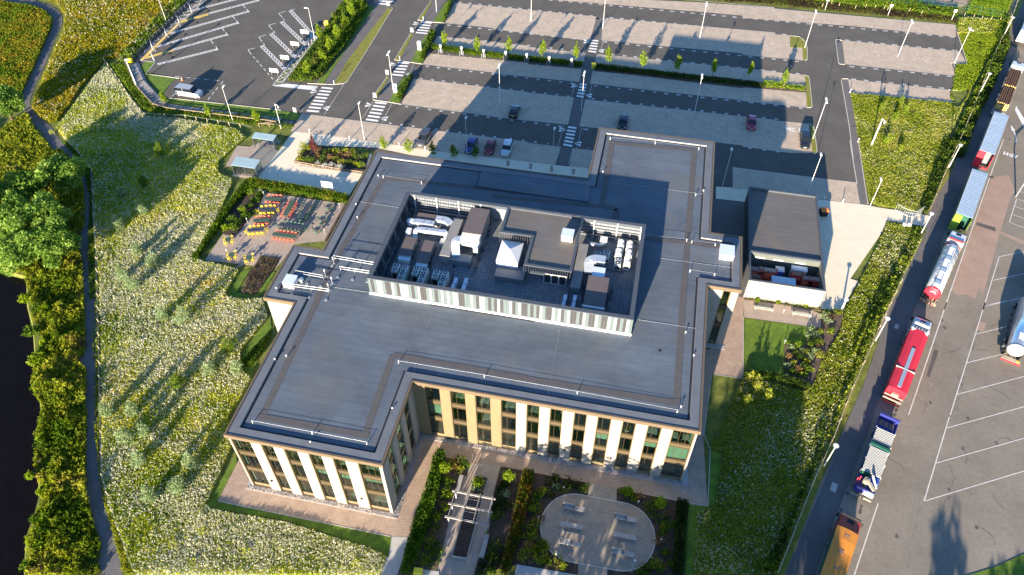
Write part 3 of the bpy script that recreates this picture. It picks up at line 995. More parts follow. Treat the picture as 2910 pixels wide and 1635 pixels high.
# raised back strip of roof over the entrance
x0, y0, x1, y1 = (11.55,47.25,35.33,53.61)
bq = B().prism([(17.76,53.74),(25.01,53.61)] + [(34.97,52.88),(35.30,48.66),(20.52,48.63)] + [(25.96,48.74),(17.89,48.81)], ROOF, ROOF + 0.14)
bq.make('raised_roof_panel', 'roof_membrane', bld)
bq = B().line([(17.76,53.74),(17.89,48.81)] + [(20.52,48.63),(35.39,48.68)], 0.12, ROOF + 0.15)
bq.make('panel_shadow_line', 'dark_seal_and_shade', bld)  # shadow line along the raised panel, painted as a black strip

# walkway bands
wk = B()
for wi, q in enumerate(([(3.20,47.89),(25.93,48.90)], [(20.85,47.13),(37.19,48.17)], [(3.40,47.53),(2.33,27.38),(2.57,21.94)], [(2.69,24.61),(3.17,3.61)],
          [(15.38,15.10),(15.73,3.76)], [(15.38,15.10),(32.49,15.06)], [(28.14,14.93),(50.53,15.20)], [(2.64,3.27),(16.24,3.42)],
          [(50.40,15.18),(50.20,35.24)], [(50.23,31.98),(50.21,65.19)], [(50.22,65.04),(36.78,63.98)], [(36.89,64.60),(37.32,48.44)], [(37.05,62.43),(36.92,59.88)], [(44.26,42.79),(50.08,42.98),(56.66,43.12)], [(37.32,48.44),(39.66,48.06),(39.55,46.19)])):
    wk.line(q, 0.85, ROOF + 0.008 + wi * 0.003)
wk.make('walkway_felt', 'walkway_felt', bld)
# wall box behind the openings and interior floors
INN = inset(OUT, 0.75)
b = B()
for z in (0.03, 4.05, 7.75):
    b.sheet(INN, z)
    if z > 1:
        b.sheet(INN, z - 0.35)
b.make('floor_slab', 'carpet', bld)
b = B()
b.sheet(INN, H - 0.75)
ring(b, inset(OUT, 0.5), inset(OUT, 0.5), H - 0.75, H - 0.7)
# partitions well inside, seen only through the glass
for x in (5.2, 9.3, 14.4):
    b.box(x, 5.5, 0, x + .12, 11, 11.3)
b.box(0.8, 7.2, 0, 18.2, 7.35, 11.3)
b.box(19.5, 18.5, 0, 52.8, 18.65, 11.3)
for x in (26, 37.0, 44.0):
    b.box(x, 13.5, 0, x + .12, 18.5, 11.3)
b.make('inner_wall', 'inner_wall', bld)

ZW = [(8.2, 11.33), (4.5, 7.42), (0.55, 3.72)]
WT = 0.55   # wall thickness


def frame_mesh(w, h):
    """window frame round a clear opening w x h, with one mullion off centre; local x = run, z = up, y = depth"""
    b = B()
    t = 0.07
    b.box(0, 0, 0, t, .12, h)
    b.box(w - t, 0, 0, w, .12, h)
    b.box(t, 0, 0, w - t, .12, t)
    b.box(t, 0, h - t, w - t, .12, h)
    if w > 1.2:
        b.box(w * .36, .03, t, w * .36 + .035, .09, h - t)
    if w > 2.3:
        b.box(w * .68, .03, t, w * .68 + .035, .09, h - t)
    return b


FM = {}


def window(parent, x, y, z, w, h, ax, blind=0.0):
    """ax 'x': wall runs along +x facing -y; ax 'y': wall runs along +y facing +x"""
    key = (round(w, 2), round(h, 2))
    if key not in FM:
        fo = frame_mesh(w, h).make('window', 'frame_bronze', None)
        me = fo.data
        bpy.data.objects.remove(fo)
        go = B().box(.07, .05, .07, w - .07, .06, h - .07).make('glass_pane', 'window_glass', None)
        gm = go.data
        bpy.data.objects.remove(go)
        FM[key] = (me, gm)
    me, gm = FM[key]
    o = bpy.data.objects.new('window', me)
    C.objects.link(o)
    o.parent = parent
    o.location = (x, y, z)
    if ax == 'y': o.rotation_euler = (0, 0, pi / 2)
    g = bpy.data.objects.new('glass_pane', gm)
    C.objects.link(g)
    g.parent = o
    if blind:
        bb = B().box(.1, .2, h * (1 - blind), w - .1, .22, h - .09).make('roller_blind', 'blind', None)
        bb.parent = o
    return o


def facade_x(y, bays, x0, x1, blinds=(), goldto=-1e9, name='brick_pier'):
    """storey-high bays in a wall facing -y; outer face at y"""
    e = x0
    for i, (a, c) in enumerate(bays + [(x1, None)]):
        m = 'gold_metal' if e < goldto and a < goldto + 1 else 'pale_brick'
        if a - e > 0.02:
            B().box(e, y, 0, a, y + WT, H - .62).make('gold_pier' if m == 'gold_metal' else name, m, bld)
        if c is None: break
        # reveals and spandrels
        gp = B()
        gp.box(a, y + .03, 0, a + .10, y + .44, 11.45)
        gp.box(c - .06, y + .12, 0, c, y + .44, 11.45)
        gp.make('gold_reveal', 'gold_metal', bld)
        zb = [(0, .55), (3.72, 4.5), (7.42, 8.2), (11.33, H - .62)]
        for z0, z1 in zb:
            sp = B().box(a + .10, y + .26, z0, c - .06, y + .5, z1)
            mm_ = 'spandrel_bronze' if 0 < z0 < 11 else 'gold_metal'
            if z0 > 0 and z1 < 11.4:
                sp.box(a + .10, y + .14, z1 - .08, c - .06, y + .26, z1)
                sp.box(a + .10, y + .17, z0, c - .06, y + .26, z0 + .07)
            sp.make('spandrel_panel', mm_, bld)
        for k, (z0, z1) in enumerate(ZW):
            window(bld, a + .10, y + .26, z0, c - a - .16, z1 - z0, 'x', dict(blinds).get((i, k), 0.0))
        e = c


F1 = [(.4, 2.9), (4.1, 5.7), (6.9, 8.65), (9.9, 11.55), (12.8, 14.4), (15.8, 18.4)]
F2 = [(20.2, 22.2), (23.4, 25.4), (26.55, 28.55), (29.75, 31.75), (32.95, 34.6), (35.8, 37.4), (38.7, 40.3), (41.5, 43.2), (44.45, 46.1), (47.4, 49.1), (50.3, 52.95)]
facade_x(0.25, F1, 0.25, 18.78, {(3, 1): .45, (4, 1): .5, (5, 1): .35})
facade_x(11.83, F2, 18.6, 53.15, {(0, 1): .8, (7, 1): .5, (8, 1): .1, (9, 1): .45, (10, 1): .95, (8, 0): 0.12}, goldto=29.8)
# face of the left wing towards the court (wall faces +x)
S1 = [(2.0, 3.9), (5.2, 7.2), (8.4, 10.2)]
e = 0.8
for i, (a, c) in enumerate(S1 + [(11.83, None)]):
    B().box(18.78 - WT, e, 0, 18.78, a, H - .62).make('brick_pier', 'pale_brick', bld)
    if c is None: break
    for z0, z1 in [(0, .55), (3.72, 4.5), (7.42, 8.2), (11.33, H - .62)]:
        B().box(18.28, a, z0, 18.52, c, z1).make('spandrel_panel', 'gold_metal', bld)
    for k, (z0, z1) in enumerate(ZW):
        window(bld, 18.54, a, z0, c - a, z1 - z0, 'y', .5 if (i + k) % 2 else 0.25)
    e = c
# east bump front wall with one strip of windows, west bump front wall, plain walls elsewhere
facade_x(35.2, [(55.5, 56.65)], 53.15, 57.6)
wl = B()
wl.box(-4.1, 20.8, 0, 0.2, 20.8 + WT, H - .62)
wl.box(0.25, 0.8, 0, 0.25 + WT, 20.8, H - .62)
wl.box(-4.1, 21.35, 0, -4.1 + WT, 30.55, H - .62)
wl.box(-4.1, 30.0, 0, 0.4, 30.55, H - .62)
wl.box(0.35, 30.55, 0, 0.9, 53.6, H - .62)
wl.box(0.35, 53.05, 0, 34.6, 53.6, H - .62)
wl.box(34.6, 53.6, 0, 35.15, 67.3, H - .62)
wl.box(34.6, 66.75, 0, 53.1, 67.3, H - .62)
wl.box(52.6, 45.9, 0, 53.15, 67.3, H - .62)
wl.box(52.6, 45.35, 0, 57.6, 45.9, H - .62)
wl.box(57.05, 35.75, 0, 57.6, 45.9, H - .62)
wl.box(52.6, 12.38, 0, 53.15, 35.2, H - .62)
wl.make('brick_wall', 'pale_brick', bld)

# small round wall lamps on the front piers
wlp = []
for x, y, z in ((3.5, .25, 2.6), (15.1, .25, 2.6), (38.0, 11.83, 2.7), (49.8, 11.83, 2.7), (43.9, 11.83, 2.7)):
    B().cyl(x, y - .1, z - .12, z + .12, .13, .13, 10).make('wall_lamp', 'dark_seal_and_shade', bld)

# gravel strip round the foot
mat('pebbles', (0.42, 0.38, 0.36), 0.9, 0.5, 9, fine=0.4, bump=1.0)
gv = B()
for x0, y0, x1, y1 in ((-.35, -.35, 19.45, .25), (18.8, .25, 19.45, 11.25), (18.8, 11.2, 53.9, 11.85), (53.15, 11.85, 53.85, 34.9), (53.85, 34.4, 58, 35.2), (-.4, .25, .25, 20.8)):
    gv.box(x0, y0, -.05, x1, y1, .05)
struct('gravel_strip', gv, 'pebbles')
peb = RNG.uniform(0, 1, (5200, 2))
pts = []
for (x0, y0, x1, y1), n in (((-.35, -.35, 19.45, .2), 1300), ((18.85, .25, 19.4, 11.2), 900), ((18.85, 11.25, 53.9, 11.8), 2600)):
    pts.append(np.stack([RNG.uniform(x0, x1, n), RNG.uniform(y0, y1, n), RNG.uniform(.05, .09, n)], 1))
P = np.concatenate(pts)
me = leafmesh('pebbles', P, RNG.uniform(.06, .14, len(P)), pick([(2, (.5, .46, .44)), (1, (.25, .2, .19)), (1, (.65, .62, .6))], RNG.uniform(0, 1, len(P))), quad=True, aspect=1.1)
o = bpy.data.objects.new('pebbles', me)
C.objects.link(o)
o['kind'] = 'stuff'

# desks and chairs standing behind the glass
def desk_mesh():
    b = B().box(-.8, -.4, .70, .8, .4, .74)
    for x in (-.72, .68):
        for y in (-.35, .31):
            b.box(x, y, 0, x + .04, y + .04, .7)
    return b
def chair_thing(x, y, z, rz, m, label, group):
    t = thing('office_chair', label, 'chair', (x, y, z), group, rz)
    B().box(-.24, -.24, .42, .24, .24, .50).make('seat', m, t)
    B().box(-.22, .20, .55, .22, .25, .98).make('backrest', m, t)
    b = B().cyl(0, 0, .08, .42, .03, .03, 6)
    for k in range(5):
        b.beam((0, 0, .07), (.27 * cos(k * 1.257), .27 * sin(k * 1.257), .04), .04)
    b.make('base', 'chair_black', t)
    return t
ZF = (7.75, 4.05, 0.03)
FLW = ('top', 'middle', 'ground')
desks = [(27.3, 13.2, 0, 1), (24.6, 13.3, 0, 0), (30.9, 13.2, 0, 1), (33.7, 13.1, 0, 2), (48.0, 13.1, 0, 0), (44.9, 13.4, 2, 0), (51.0, 13.0, 0, 0), (52.1, 13.0, 0, 0), (51.2, 13.1, 2, 0), (28.0, 13.2, 1, 0), (46.9, 13.1, 0, 0),
         (10.7, 1.7, 0, 1), (13.5, 1.5, 0, 0), (16.9, 1.6, 0, 0), (17.0, 1.5, 2, 0), (13.4, 1.6, 2, 0)]
for i, (x, y, f, c) in enumerate(desks):
    wing = 'right-hand wing' if x > 19 else 'left wing'
    bays = F2 if x > 19 else F1
    bi = min(range(len(bays)), key=lambda k: abs(sum(bays[k]) / 2 - x))
    d = desk_mesh()
    d2 = B()
    d2.v = [(vx + x, vy + y, vz + ZF[f]) for vx, vy, vz in d.v]
    d2.f, d2.m = d.f, d.m
    near = 'left part of ' if x < sum(bays[bi]) / 2 - .3 else ('right part of ' if x > sum(bays[bi]) / 2 + .3 else '')
    d2.make('desk', 'desk_white', None, org=(x, y, ZF[f]), cat='desk', group='desks behind the windows',
            label='white desk behind %s%s floor window, %s bay of the %s' % (near, FLW[f], ORD[bi], wing))
    if c:
        chair_thing(x + .2, y + .75, ZF[f], 0.3 * i, 'desk_white' if c == 2 or i == 2 else 'chair_black',
                    'office chair behind the %s%s floor window, %s bay of the %s' % (near, FLW[f], ORD[bi], wing), 'office chairs behind the windows')
t = thing('potted_plant', 'green plant in a tall white pot behind a top floor window of the right-hand wing', 'plant', (45.2, 12.7, 7.75))
B().cyl(45.2, 12.7, 7.75, 8.5, .22, .32, 14).make('pot', 'desk_white', t)
crown(t, 'foliage', [(0, 0, 1.05, .4, .4, .4)], 160, .2, G_GREEN)

# ================================================================ ROOFTOP PLANT ENCLOSURE
PZ = 15.0
PX0, PY0, PX1, PY1 = 9.2, 24.4, 44.05, 42.2
mat('panel_white', (0.215, 0.245, 0.265), 0.55, 0.04, 0.5)
mat('panel_green', (0.105, 0.138, 0.145), 0.55, 0.05, 0.5)
mat('panel_grey', (0.050, 0.051, 0.054), 0.55, 0.06, 0.5)
mat('panel_sage', (0.12, 0.135, 0.12), 0.55, 0.05, 0.5)
mat('steel_dark', (0.06, 0.065, 0.075), 0.6, 0.2, 1.5)
mat('steel_mid', (0.20, 0.21, 0.23), 0.55, 0.15, 1.5, metal=0.2)
mat('ahu_brown', (0.13, 0.105, 0.10), 0.75, 0.07, 0.6, fine=0.04)
mat('ahu_side', (0.30, 0.31, 0.29), 0.7, 0.12, 0.8)
mat('duct_silver', (0.66, 0.70, 0.72), 0.38, 0.1, 1.0, metal=0.55)
mat('duct_felt', (0.24, 0.235, 0.23), 0.8, 0.1, 0.8, fine=0.05)
mat('unit_cream', (0.50, 0.52, 0.46), 0.6, 0.06, 1.0)
mat('unit_white', (0.74, 0.74, 0.71), 0.5, 0.04, 1.0)
mat('fan_dark', (0.03, 0.035, 0.04), 0.5, 0.1, 1.0)
mat('box_blue_white', (0.62, 0.70, 0.78), 0.45, 0.05, 1.0)
paver('plant_tiles', ((0.22, 0.235, 0.25), (0.17, 0.185, 0.20)), (0.08, 0.085, 0.095), 0.6, 0.6, msize=0.02, offs=0.0, big=0.3, var=0.2)

pe = bld
scr = B()
t_ = .28
c0 = [(PX0, PY0), (PX1, PY0), (PX1, PY1), (PX0, PY1)]
c1 = inset(c0, .55)
ring(scr, c0, c1, PZ)
ring(scr, inset(c0, -.02), inset(c0, -.02), PZ - .16, PZ)
ring(scr, c1, c1, PZ - .5, PZ)
scr.make('screen_coping', 'cladding_grey_coping', bld)
b = B()
for q in ((PX0 + .06, PY0 + .06, PX1 - .06, PY0 + .14), (PX0 + .06, PY1 - .14, PX1 - .06, PY1 - .06), (PX0 + .06, PY0 + .14, PX0 + .14, PY1 - .14), (PX1 - .14, PY0 + .14, PX1 - .06, PY1 - .14)):
    b.box(q[0], q[1], ROOF, q[2], q[3], PZ - .17)
b.make('screen_backing', 'panel_white', bld)
# vertical cladding planks on the front and sides, each its own piece
random.seed(21)
seq = []
order = 'gdgwwgddwgdwwwgdgwddgwgdgwgwgwwddggwgdwwgdgdwdggwdgwddgdgdwgddwgwdgwddgdwgddwgddwgwdgdwgdgwddwgdw'
pw = (PX1 - PX0) / 88
pm = {'w': 'panel_white', 'g': 'panel_green', 'd': 'panel_grey'}
PMs = {}
for ch, mm in pm.items():
    o = B().box(0, 0, 0, pw - .025, .05, PZ - .18 - ROOF - .42).make('cladding_panel', mm, None)
    PMs[ch] = o.data
    bpy.data.objects.remove(o)
for i in range(88):
    o = bpy.data.objects.new('cladding_panel', PMs[order[i % len(order)]])
    C.objects.link(o)
    o.parent = bld
    o.location = (PX0 + i * pw + .012, PY0 + random.uniform(-.004, .004), ROOF + .42)
b = B()
k = 0
y = PY0 + .1
b1 = B(); b2 = B(); b3 = B()
while y < PY1 - .4:
    (b1, b2, b3)[order[k * 3 % 90] == 'w' and 0 or (order[k * 3 % 90] == 'g' and 1 or 2)].box(PX0, y, ROOF + .42, PX0 + .05, y + .37, PZ - .18)
    (b1, b2, b3)[order[k * 5 % 90] == 'w' and 0 or (order[k * 5 % 90] == 'g' and 1 or 2)].box(PX1 - .05, y, ROOF + .42, PX1, y + .37, PZ - .18)
    y += .4; k += 1
for bb, mm in ((b1, 'panel_white'), (b2, 'panel_green'), (b3, 'panel_grey')):
    bb.make('side_cladding', mm, bld, kind='stuff')
b = B()
b.box(PX0 - .03, PY0 - .16, ROOF, PX1 + .05, PY0, ROOF + .36)
b.make('base_flashing', 'white_metal', bld)
B().box((84.37,67.18,84.38,67.21)[0] * 0 + 17.5, PY0 - .40, ROOF, 31.5, PY0 - .17, ROOF + .035).make('drainage_channel', 'dark_seal_and_shade', bld)
# floor
fl = B().box(PX0 + .15, PY0 + .15, ROOF, PX1 - .15, PY1 - .15, ROOF + .06)
fl.make('plant_floor_tiles', 'plant_tiles', bld)
FZ = ROOF + .06
# steel framing behind the screen: posts and rails
b = B()
x = PX0 + 1.2
while x < PX1:
    if not 21.2 < x < 31.5:
        b = B().box(x, PY1 - .62, FZ, x + .14, PY1 - .5, PZ - .06)
        b.box(x - .12, PY1 - .9, FZ, x + .26, PY1 - .5, FZ + .2)
        b.make('screen_post', 'unit_white', bld)
    x += 3.3
b = B()
for z in (.55, 1.15, 1.75, 2.35):
    for xa, xb in ((PX0 + .2, 22.0), (31.3, PX1 - .2)):
        B().box(xa, PY1 - .46, FZ + z, xb, PY1 - .34, FZ + z + .09).make('screen_rail', 'steel_mid', bld)
b = B()
for xa, xb in ((PX0 + .2, 22.0), (31.3, PX1 - .2)):
    x = xa
    while x < xb:
        b.box(x, PY1 - .3, FZ + .5, x + .015, PY1 - .14, PZ - .2)
        x += .4
    b.box(xa, PY1 - .95, FZ + .25, xb, PY1 - .7, FZ + .45)
b.make('panel_joints', 'steel_mid', bld, kind='stuff')
b = B()
y = PY0 + 1.5
while y < PY1 - 1:
    b = B().box(PX0 + .5, y, FZ, PX0 + .62, y + .14, PZ - .06)
    b.beam((PX0 + .6, y + .07, PZ - .3), (PX0 + 1.3, y + .07, FZ), .07)
    b.make('side_post', 'steel_mid', bld)
    y += 2.7
b = B()
for z in (.5, 1.0, 1.5, 2.0, 2.5):
    b = B().box(PX0 + .35, PY0 + .6, FZ + z, PX0 + .45, PY1 - .5, FZ + z + .09)
    b.box(PX0 + .14, PY0 + .6, FZ + z + .2, PX0 + .2, PY1 - .5, FZ + z + .45)
    b.make('side_rail', 'steel_dark', bld)
B().box(PX0 + .8, PY0 + 1, FZ, PX0 + 1.15, PY1 - 1, FZ + .14).make('cable_tray', 'steel_dark', bld)

# ---- lift and stair core with its own parapet roof
core = [(21.55, 42.1)]
cz = PZ + .02
cp_ = [(24.29,42.17),(25.01,36.49),(28.78,36.51),(28.77,30.94),(35.37,30.97),(35.19,41.94)]
cxl = min(cp_[0][0], cp_[1][0]); cxm = (cp_[2][0] + cp_[3][0]) / 2; cxr = (cp_[4][0] + cp_[5][0]) / 2
cyf = (cp_[3][1] + cp_[4][1]) / 2; cym = (cp_[1][1] + cp_[2][1]) / 2
CORE = [(cxl, cym), (cxm, cym), (cxm, cyf), (cxr, cyf), (cxr, PY1 - .02), (cxl, PY1 - .02)]
ci = inset(CORE, .38)
b = B()
ring(b, CORE, ci, cz)
ring(b, CORE, CORE, cz - .14, cz)
b.make('core_coping', 'cladding_grey_coping', bld)
b = B()
ring(b, ci, ci, cz - .22, cz)
b.make('core_upstand', 'lead_white', bld)
B().sheet(ci, cz - .22).make('core_roof', 'roof_membrane_brown', bld)
b = B()
ring(b, inset(CORE, .06), inset(CORE, .06), FZ, cz - .14)
bb.make('core_wall', 'panel_green', bld)
b = B()
x = cxm
while x < cxr - .1:
    b.box(x, cyf + .04, FZ + 1.0, x + .02, cyf + .06, cz - .15)
    x += .33
x = cxl
while x < cxm - .1:
    b.box(x, cym + .04, FZ + 1.0, x + .02, cym + .06, cz - .15)
    x += .33
b.make('core_panel_joints', 'steel_mid', bld, kind='stuff')
# three dark louvred doors with pale frames in the front
for i in range(3):
    x0 = cxl + 0; x0 = (31.55,31.05,31.56,31.06)[0] + i * 1.02
    f = B()
    f.box(x0, cyf + .0, FZ + .15, x0 + .06, cyf + .05, FZ + 1.9)
    f.box(x0 + .94, cyf, FZ + .15, x0 + 1.0, cyf + .05, FZ + 1.9)
    f.box(x0 + .06, cyf, FZ + 1.84, x0 + .94, cyf + .05, FZ + 1.9)
    f.box(x0 + .06, cyf, FZ + .15, x0 + .94, cyf + .05, FZ + .22)
    fo = f.make('louvre_door', 'unit_white', bld)
    g = B()
    for k in range(12):
        g.box(x0 + .07, cyf + .01, FZ + .24 + k * .13, x0 + .93, cyf + .055, FZ + .33 + k * .13)
    go = g.make('louvre', 'fan_dark', None)
    go.parent = fo
B().box(cxm + .9, cyf - .35, FZ + 1.95, cxm + 2.9, cyf + .05, FZ + 2.02).make('door_canopy', 'panel_green', bld)
# roof light on the core
def flat_box(name, label, cat, q, z0, z1, sides, top, group=None, lid=.06):
    x0, y0, x1, y1 = q
    t = thing(name, label, cat, ((x0 + x1) / 2, (y0 + y1) / 2, z0), group)
    B().box(x0, y0, z0, x1, y1, z1 - .05).make('casing', sides, t)
    B().box(x0 - lid, y0 - lid, z1 - .05, x1 + lid, y1 + lid, z1).make('lid', top, t)
    return t
flat_box('roof_light', 'boxy white smoke vent with blue-white top on the roof of the stair core', 'roof vent', (32.89,36.72,34.44,38.29), cz - .22, 15.75, 'unit_white', 'box_blue_white')
# lean-to slabs round the core
flat_box('low_plant_housing', 'long low dark felt-covered housing along the right side of the stair core', 'plant housing', (cxr + .03, (35.25,29.97,36.72,31.29)[1], (36.59,31.45,36.60,31.46)[0], 38.4), FZ, 13.2, 'steel_mid', 'duct_felt', lid=.02)
q = (24.91,30.14,28.86,32.54)
flat_box('low_plant_housing', 'low dark housing in front of the white pyramid cowl', 'plant housing', q, FZ, 12.9, 'steel_mid', 'duct_felt', lid=.02)
# white pyramid cowl
q = (24.83,31.87,27.78,35.88)
x0, y0, x1, y1 = q
t = thing('ventilation_cowl', 'square white cowl with a shallow pyramid top beside the stair core', 'roof vent', ((x0 + x1) / 2, (y0 + y1) / 2, FZ))
B().box(x0 + .1, y0 + .1, FZ, x1 - .1, y1 - .1, 13.2).make('kerb', 'steel_mid', t)
B().box(x0, y0, 13.1, x1, y1, 14.1).make('casing', 'unit_white', t)
mx, my = (x0 + x1) / 2, (y0 + y1) / 2
B().add([(x0 - .05, y0 - .05, 14.1), (x1 + .05, y0 - .05, 14.1), (x1 + .05, y1 + .05, 14.1), (x0 - .05, y1 + .05, 14.1), (mx, my, 14.62)], [(0, 1, 4), (1, 2, 4), (2, 3, 4), (3, 0, 4), (3, 2, 1, 0)]).make('pyramid_top', 'unit_white', t)

# ---- air handling units
def ahu(label, q, z1, sections=1, side='ahu_side', top='ahu_brown', z0=FZ + .25, ends=True):
    x0, y0, x1, y1 = q
    t = thing('air_handling_unit', label, 'air handling unit', ((x0 + x1) / 2, (y0 + y1) / 2, FZ))
    B().box(x0 + .05, y0 + .05, z0, x1 - .05, y1 - .05, z1 - .06).make('casing', side, t)
    n = sections
    for i in range(n):
        a, c = y0 + (y1 - y0) * i / n, y0 + (y1 - y0) * (i + 1) / n
        B().box(x0, a + .03, z1 - .06, x1, c - .03, z1).make('roof_panel', top, t)
    b = B()
    for yy in (y0 + .2, y1 - .3):
        b.box(x0 - .1, yy, FZ, x1 + .1, yy + .12, z0)
    b.make('support_rail', 'steel_dark', t)
    b = B()
    yy = y0 + .35
    while yy < y1 - .8:
        b.box(x1 - .05, yy, z0 + .15, x1 - .02, yy + .75, z1 - .25)
        yy += .95
    b.make('access_doors', 'steel_mid', t)
    return t
ahu('tall two-section brown-topped air handling unit in front of the screen wall', (19.14,35.62,21.88,41.03), 14.75, 2)
B().box(0, 0, 0, 1, 1, 1)
A2 = ahu('brown-topped air handling unit lying along the back left of the enclosure', (11.55,38.44,14.59,39.68), 13.5, 1)
A3 = ahu('narrow brown-topped air handling unit nearest the left screen', (11.20,30.84,12.88,34.62), 13.4, 2)
A4 = ahu('narrow brown-topped air handling unit, second from the left screen', (14.02,30.00,15.49,34.38), 13.4, 2)
A5 = ahu('two-section brown-topped air handling unit at the right end of the enclosure', (37.47,26.39,40.24,31.78), 14.1, 2)
q5 = (37.47,26.39,40.24,31.78)
B().box(q5[0], q5[1] - .10, FZ + .3, (q5[0] + q5[2]) / 2 - .05, q5[1] - .02, 14.0).make('end_panel', 'box_blue_white', None).parent = None
o = C.objects[-1]
bpy.data.objects.remove(o)
for xa, xb in ((q5[0], (q5[0] + q5[2]) / 2 - .05), ((q5[0] + q5[2]) / 2 + .05, q5[2])):
    B().box(xa, q5[1] - .06, FZ + .3, xb, q5[1] + .02, 13.98).make('end_panel', 'box_blue_white', A5)
B().box(q5[0] - .1, q5[1] - .25, 14.02, q5[2] + .05, q5[1] - .02, 14.12).make('end_hood', 'unit_white', A5)
qh = (37.88,32.23,39.52,33.89)
B().box(qh[0], q5[3] + .05, FZ + .6, qh[2], q5[3] + 1.9, 13.9).make('intake_duct', 'box_blue_white', A5)
q1 = (19.14,35.62,21.88,41.03)
T = thing('duct_plenum', 'white slanted duct box on the near end of the tall air handling unit', 'duct', (q1[0], q1[1], FZ))
B().box(q1[0], q1[1] - 1.0, 13.2, q1[2] - .1, q1[1] - .02, 14.6).make('casing', 'unit_white', T)
B().prism([(q1[2] - .75, q1[1] - 1.0), (q1[2] - .1, q1[1] - 1.0), (q1[2] - .1, q1[1] - 1.9), (q1[2] - .75, q1[1] - 1.9)], 12.9, 14.1).make('elbow', 'duct_silver', T)


def duct(label, pts, w, h, m='duct_silver', rings=True, name='ventilation_duct'):
    """square duct swept along a path with rounded corners (bottom centre line points)"""
    P = [Vector(p) for p in pts]
    Q = [P[0]]
    for i in range(1, len(P) - 1):
        a = (P[i - 1] - P[i]); c = (P[i + 1] - P[i])
        r = min(.8, a.length * .45, c.length * .45)
        a.normalize(); c.normalize()
        for k in range(5):
            u = k / 4
            Q.append(P[i] + a * r * (1 - u) ** 2 + c * r * u ** 2)
    Q.append(P[-1])
    t = thing(name, label, 'duct', tuple(P[0]))
    b = B()
    n = len(Q)
    for i, p in enumerate(Q):
        d = (Q[min(i + 1, n - 1)] - Q[max(i - 1, 0)]).normalized()
        side = Vector((-d.y, d.x, 0)) if abs(d.z) < .95 else side
        if side.length < .1: side = Vector((1, 0, 0))
        side.normalize()
        up = d.cross(side).normalized()
        if up.z < 0: up = -up
        for a_, c_ in ((-1, -1), (1, -1), (1, 1), (-1, 1)):
            b.v.append(tuple(p + side * a_ * w / 2 + up * c_ * h / 2))
    for i in range(n - 1):
        for k in range(4):
            b.f.append((i * 4 + k, i * 4 + (k + 1) % 4, i * 4 + 4 + (k + 1) % 4, i * 4 + 4 + k)); b.m.append(0)
    b.f += [(3, 2, 1, 0), (n * 4 - 4, n * 4 - 3, n * 4 - 2, n * 4 - 1)]; b.m += [0, 0]
    b.make('duct_run', m, t)
    if rings:
        b = B()
        for i in range(len(P) - 1):
            L_ = (P[i + 1] - P[i]).length
            k = 1.0
            while k < L_ - .3:
                c = lerp(P[i], P[i + 1], k / L_)
                d = (P[i + 1] - P[i]).normalized()
                if abs(d.z) < .5:
                    b.cbox(c[0], c[1], c[2] - h / 2 - .03, c[2] + h / 2 + .03, .05, w + .07, atan2(d.y, d.x))
                k += 1.0
        if b.v: b.make('flanges', 'steel_mid', t, kind='stuff')
    return t
def up(L, zs):
    return [(p[0], p[1], z) for p, z in zip(L, zs)]
qd = [(17.49,39.38),(17.68,31.77)]
xd = (qd[0][0] + qd[1][0]) / 2
T = thing('ventilation_duct', 'very long flat grey felt-covered duct running front to back through the plant enclosure', 'duct', (xd, qd[1][1], FZ))
B().box(xd - .72, qd[1][1], 13.0, xd + .72, qd[0][1], 13.6).make('duct_run', 'duct_felt', T)
B().box(xd - .72, qd[1][1] - .03, FZ, xd + .72, qd[1][1] + 1.2, 12.98).make('down_leg', 'duct_felt', T)
ys = qd[1][1] + 2
b = B()
while ys < qd[0][1]:
    b.box(xd - .8, ys, FZ, xd - .72, ys + .08, 13.0)
    b.box(xd + .72, ys, FZ, xd + .8, ys + .08, 13.0)
    ys += 2
b.make('duct_leg', 'steel_dark', T)
duct('silver duct with stepped collars crossing the back left of the enclosure', up([(11.37,37.60),(11.97,37.78),(14.42,37.77)], (13.3, 13.3, 13.3)), .85, .7)
duct('silver duct curving down behind the left-hand units', up([(12.33,35.13),(12.15,36.13),(12.72,36.37),(14.56,36.41),(15.84,36.45),(16.37,36.56),(16.75,35.72)], (12.6, 13.2, 13.3, 13.3, 13.3, 13.3, 12.6)), .62, .62)
duct('short blue-shaded silver duct linking the back unit to the long duct', up([(14.42,38.96),(15.92,38.80),(16.72,38.26)], (13.2, 13.4, 13.3)), 1.0, .8)
duct('large silver U-shaped duct in front of the tall air handling unit', up([(18.96,32.55),(18.50,34.32),(19.16,34.80),(21.15,34.66)], (12.9, 14.0, 14.0, 14.0)), 1.15, .75, rings=False)
flat_box('duct_plenum', 'low dark box below the large U-shaped duct', 'plant housing', (18.06,31.69,21.19,33.08), FZ, 13.1, 'steel_mid', 'duct_felt', lid=.02)
flat_box('intake_box', 'small blue-topped intake box behind the left-hand units', 'plant housing', (10.57,37.29,11.44,37.92), FZ + .9, 13.7, 'box_blue_white', 'box_blue_white')
flat_box('intake_box', 'upright white cowl box at the back of the leftmost unit', 'plant housing', (10.95,35.24,11.60,36.10), FZ, 13.6, 'unit_white', 'unit_white')
flat_box('intake_box', 'pale angled cowl at the near end of the leftmost brown-topped unit', 'plant housing', (11.37,30.27,12.94,31.00), FZ + .3, 13.2, 'unit_white', 'box_blue_white')
flat_box('intake_box', 'pale hood on the near end of the second brown-topped unit', 'plant housing', (14.16,29.57,15.57,30.10), FZ + .3, 13.2, 'unit_white', 'box_blue_white')
flat_box('duct_plenum', 'small pale box between the silver duct and the long felt duct', 'plant housing', (15.97,34.74,16.60,35.75), FZ, 12.8, 'unit_cream', 'unit_cream')

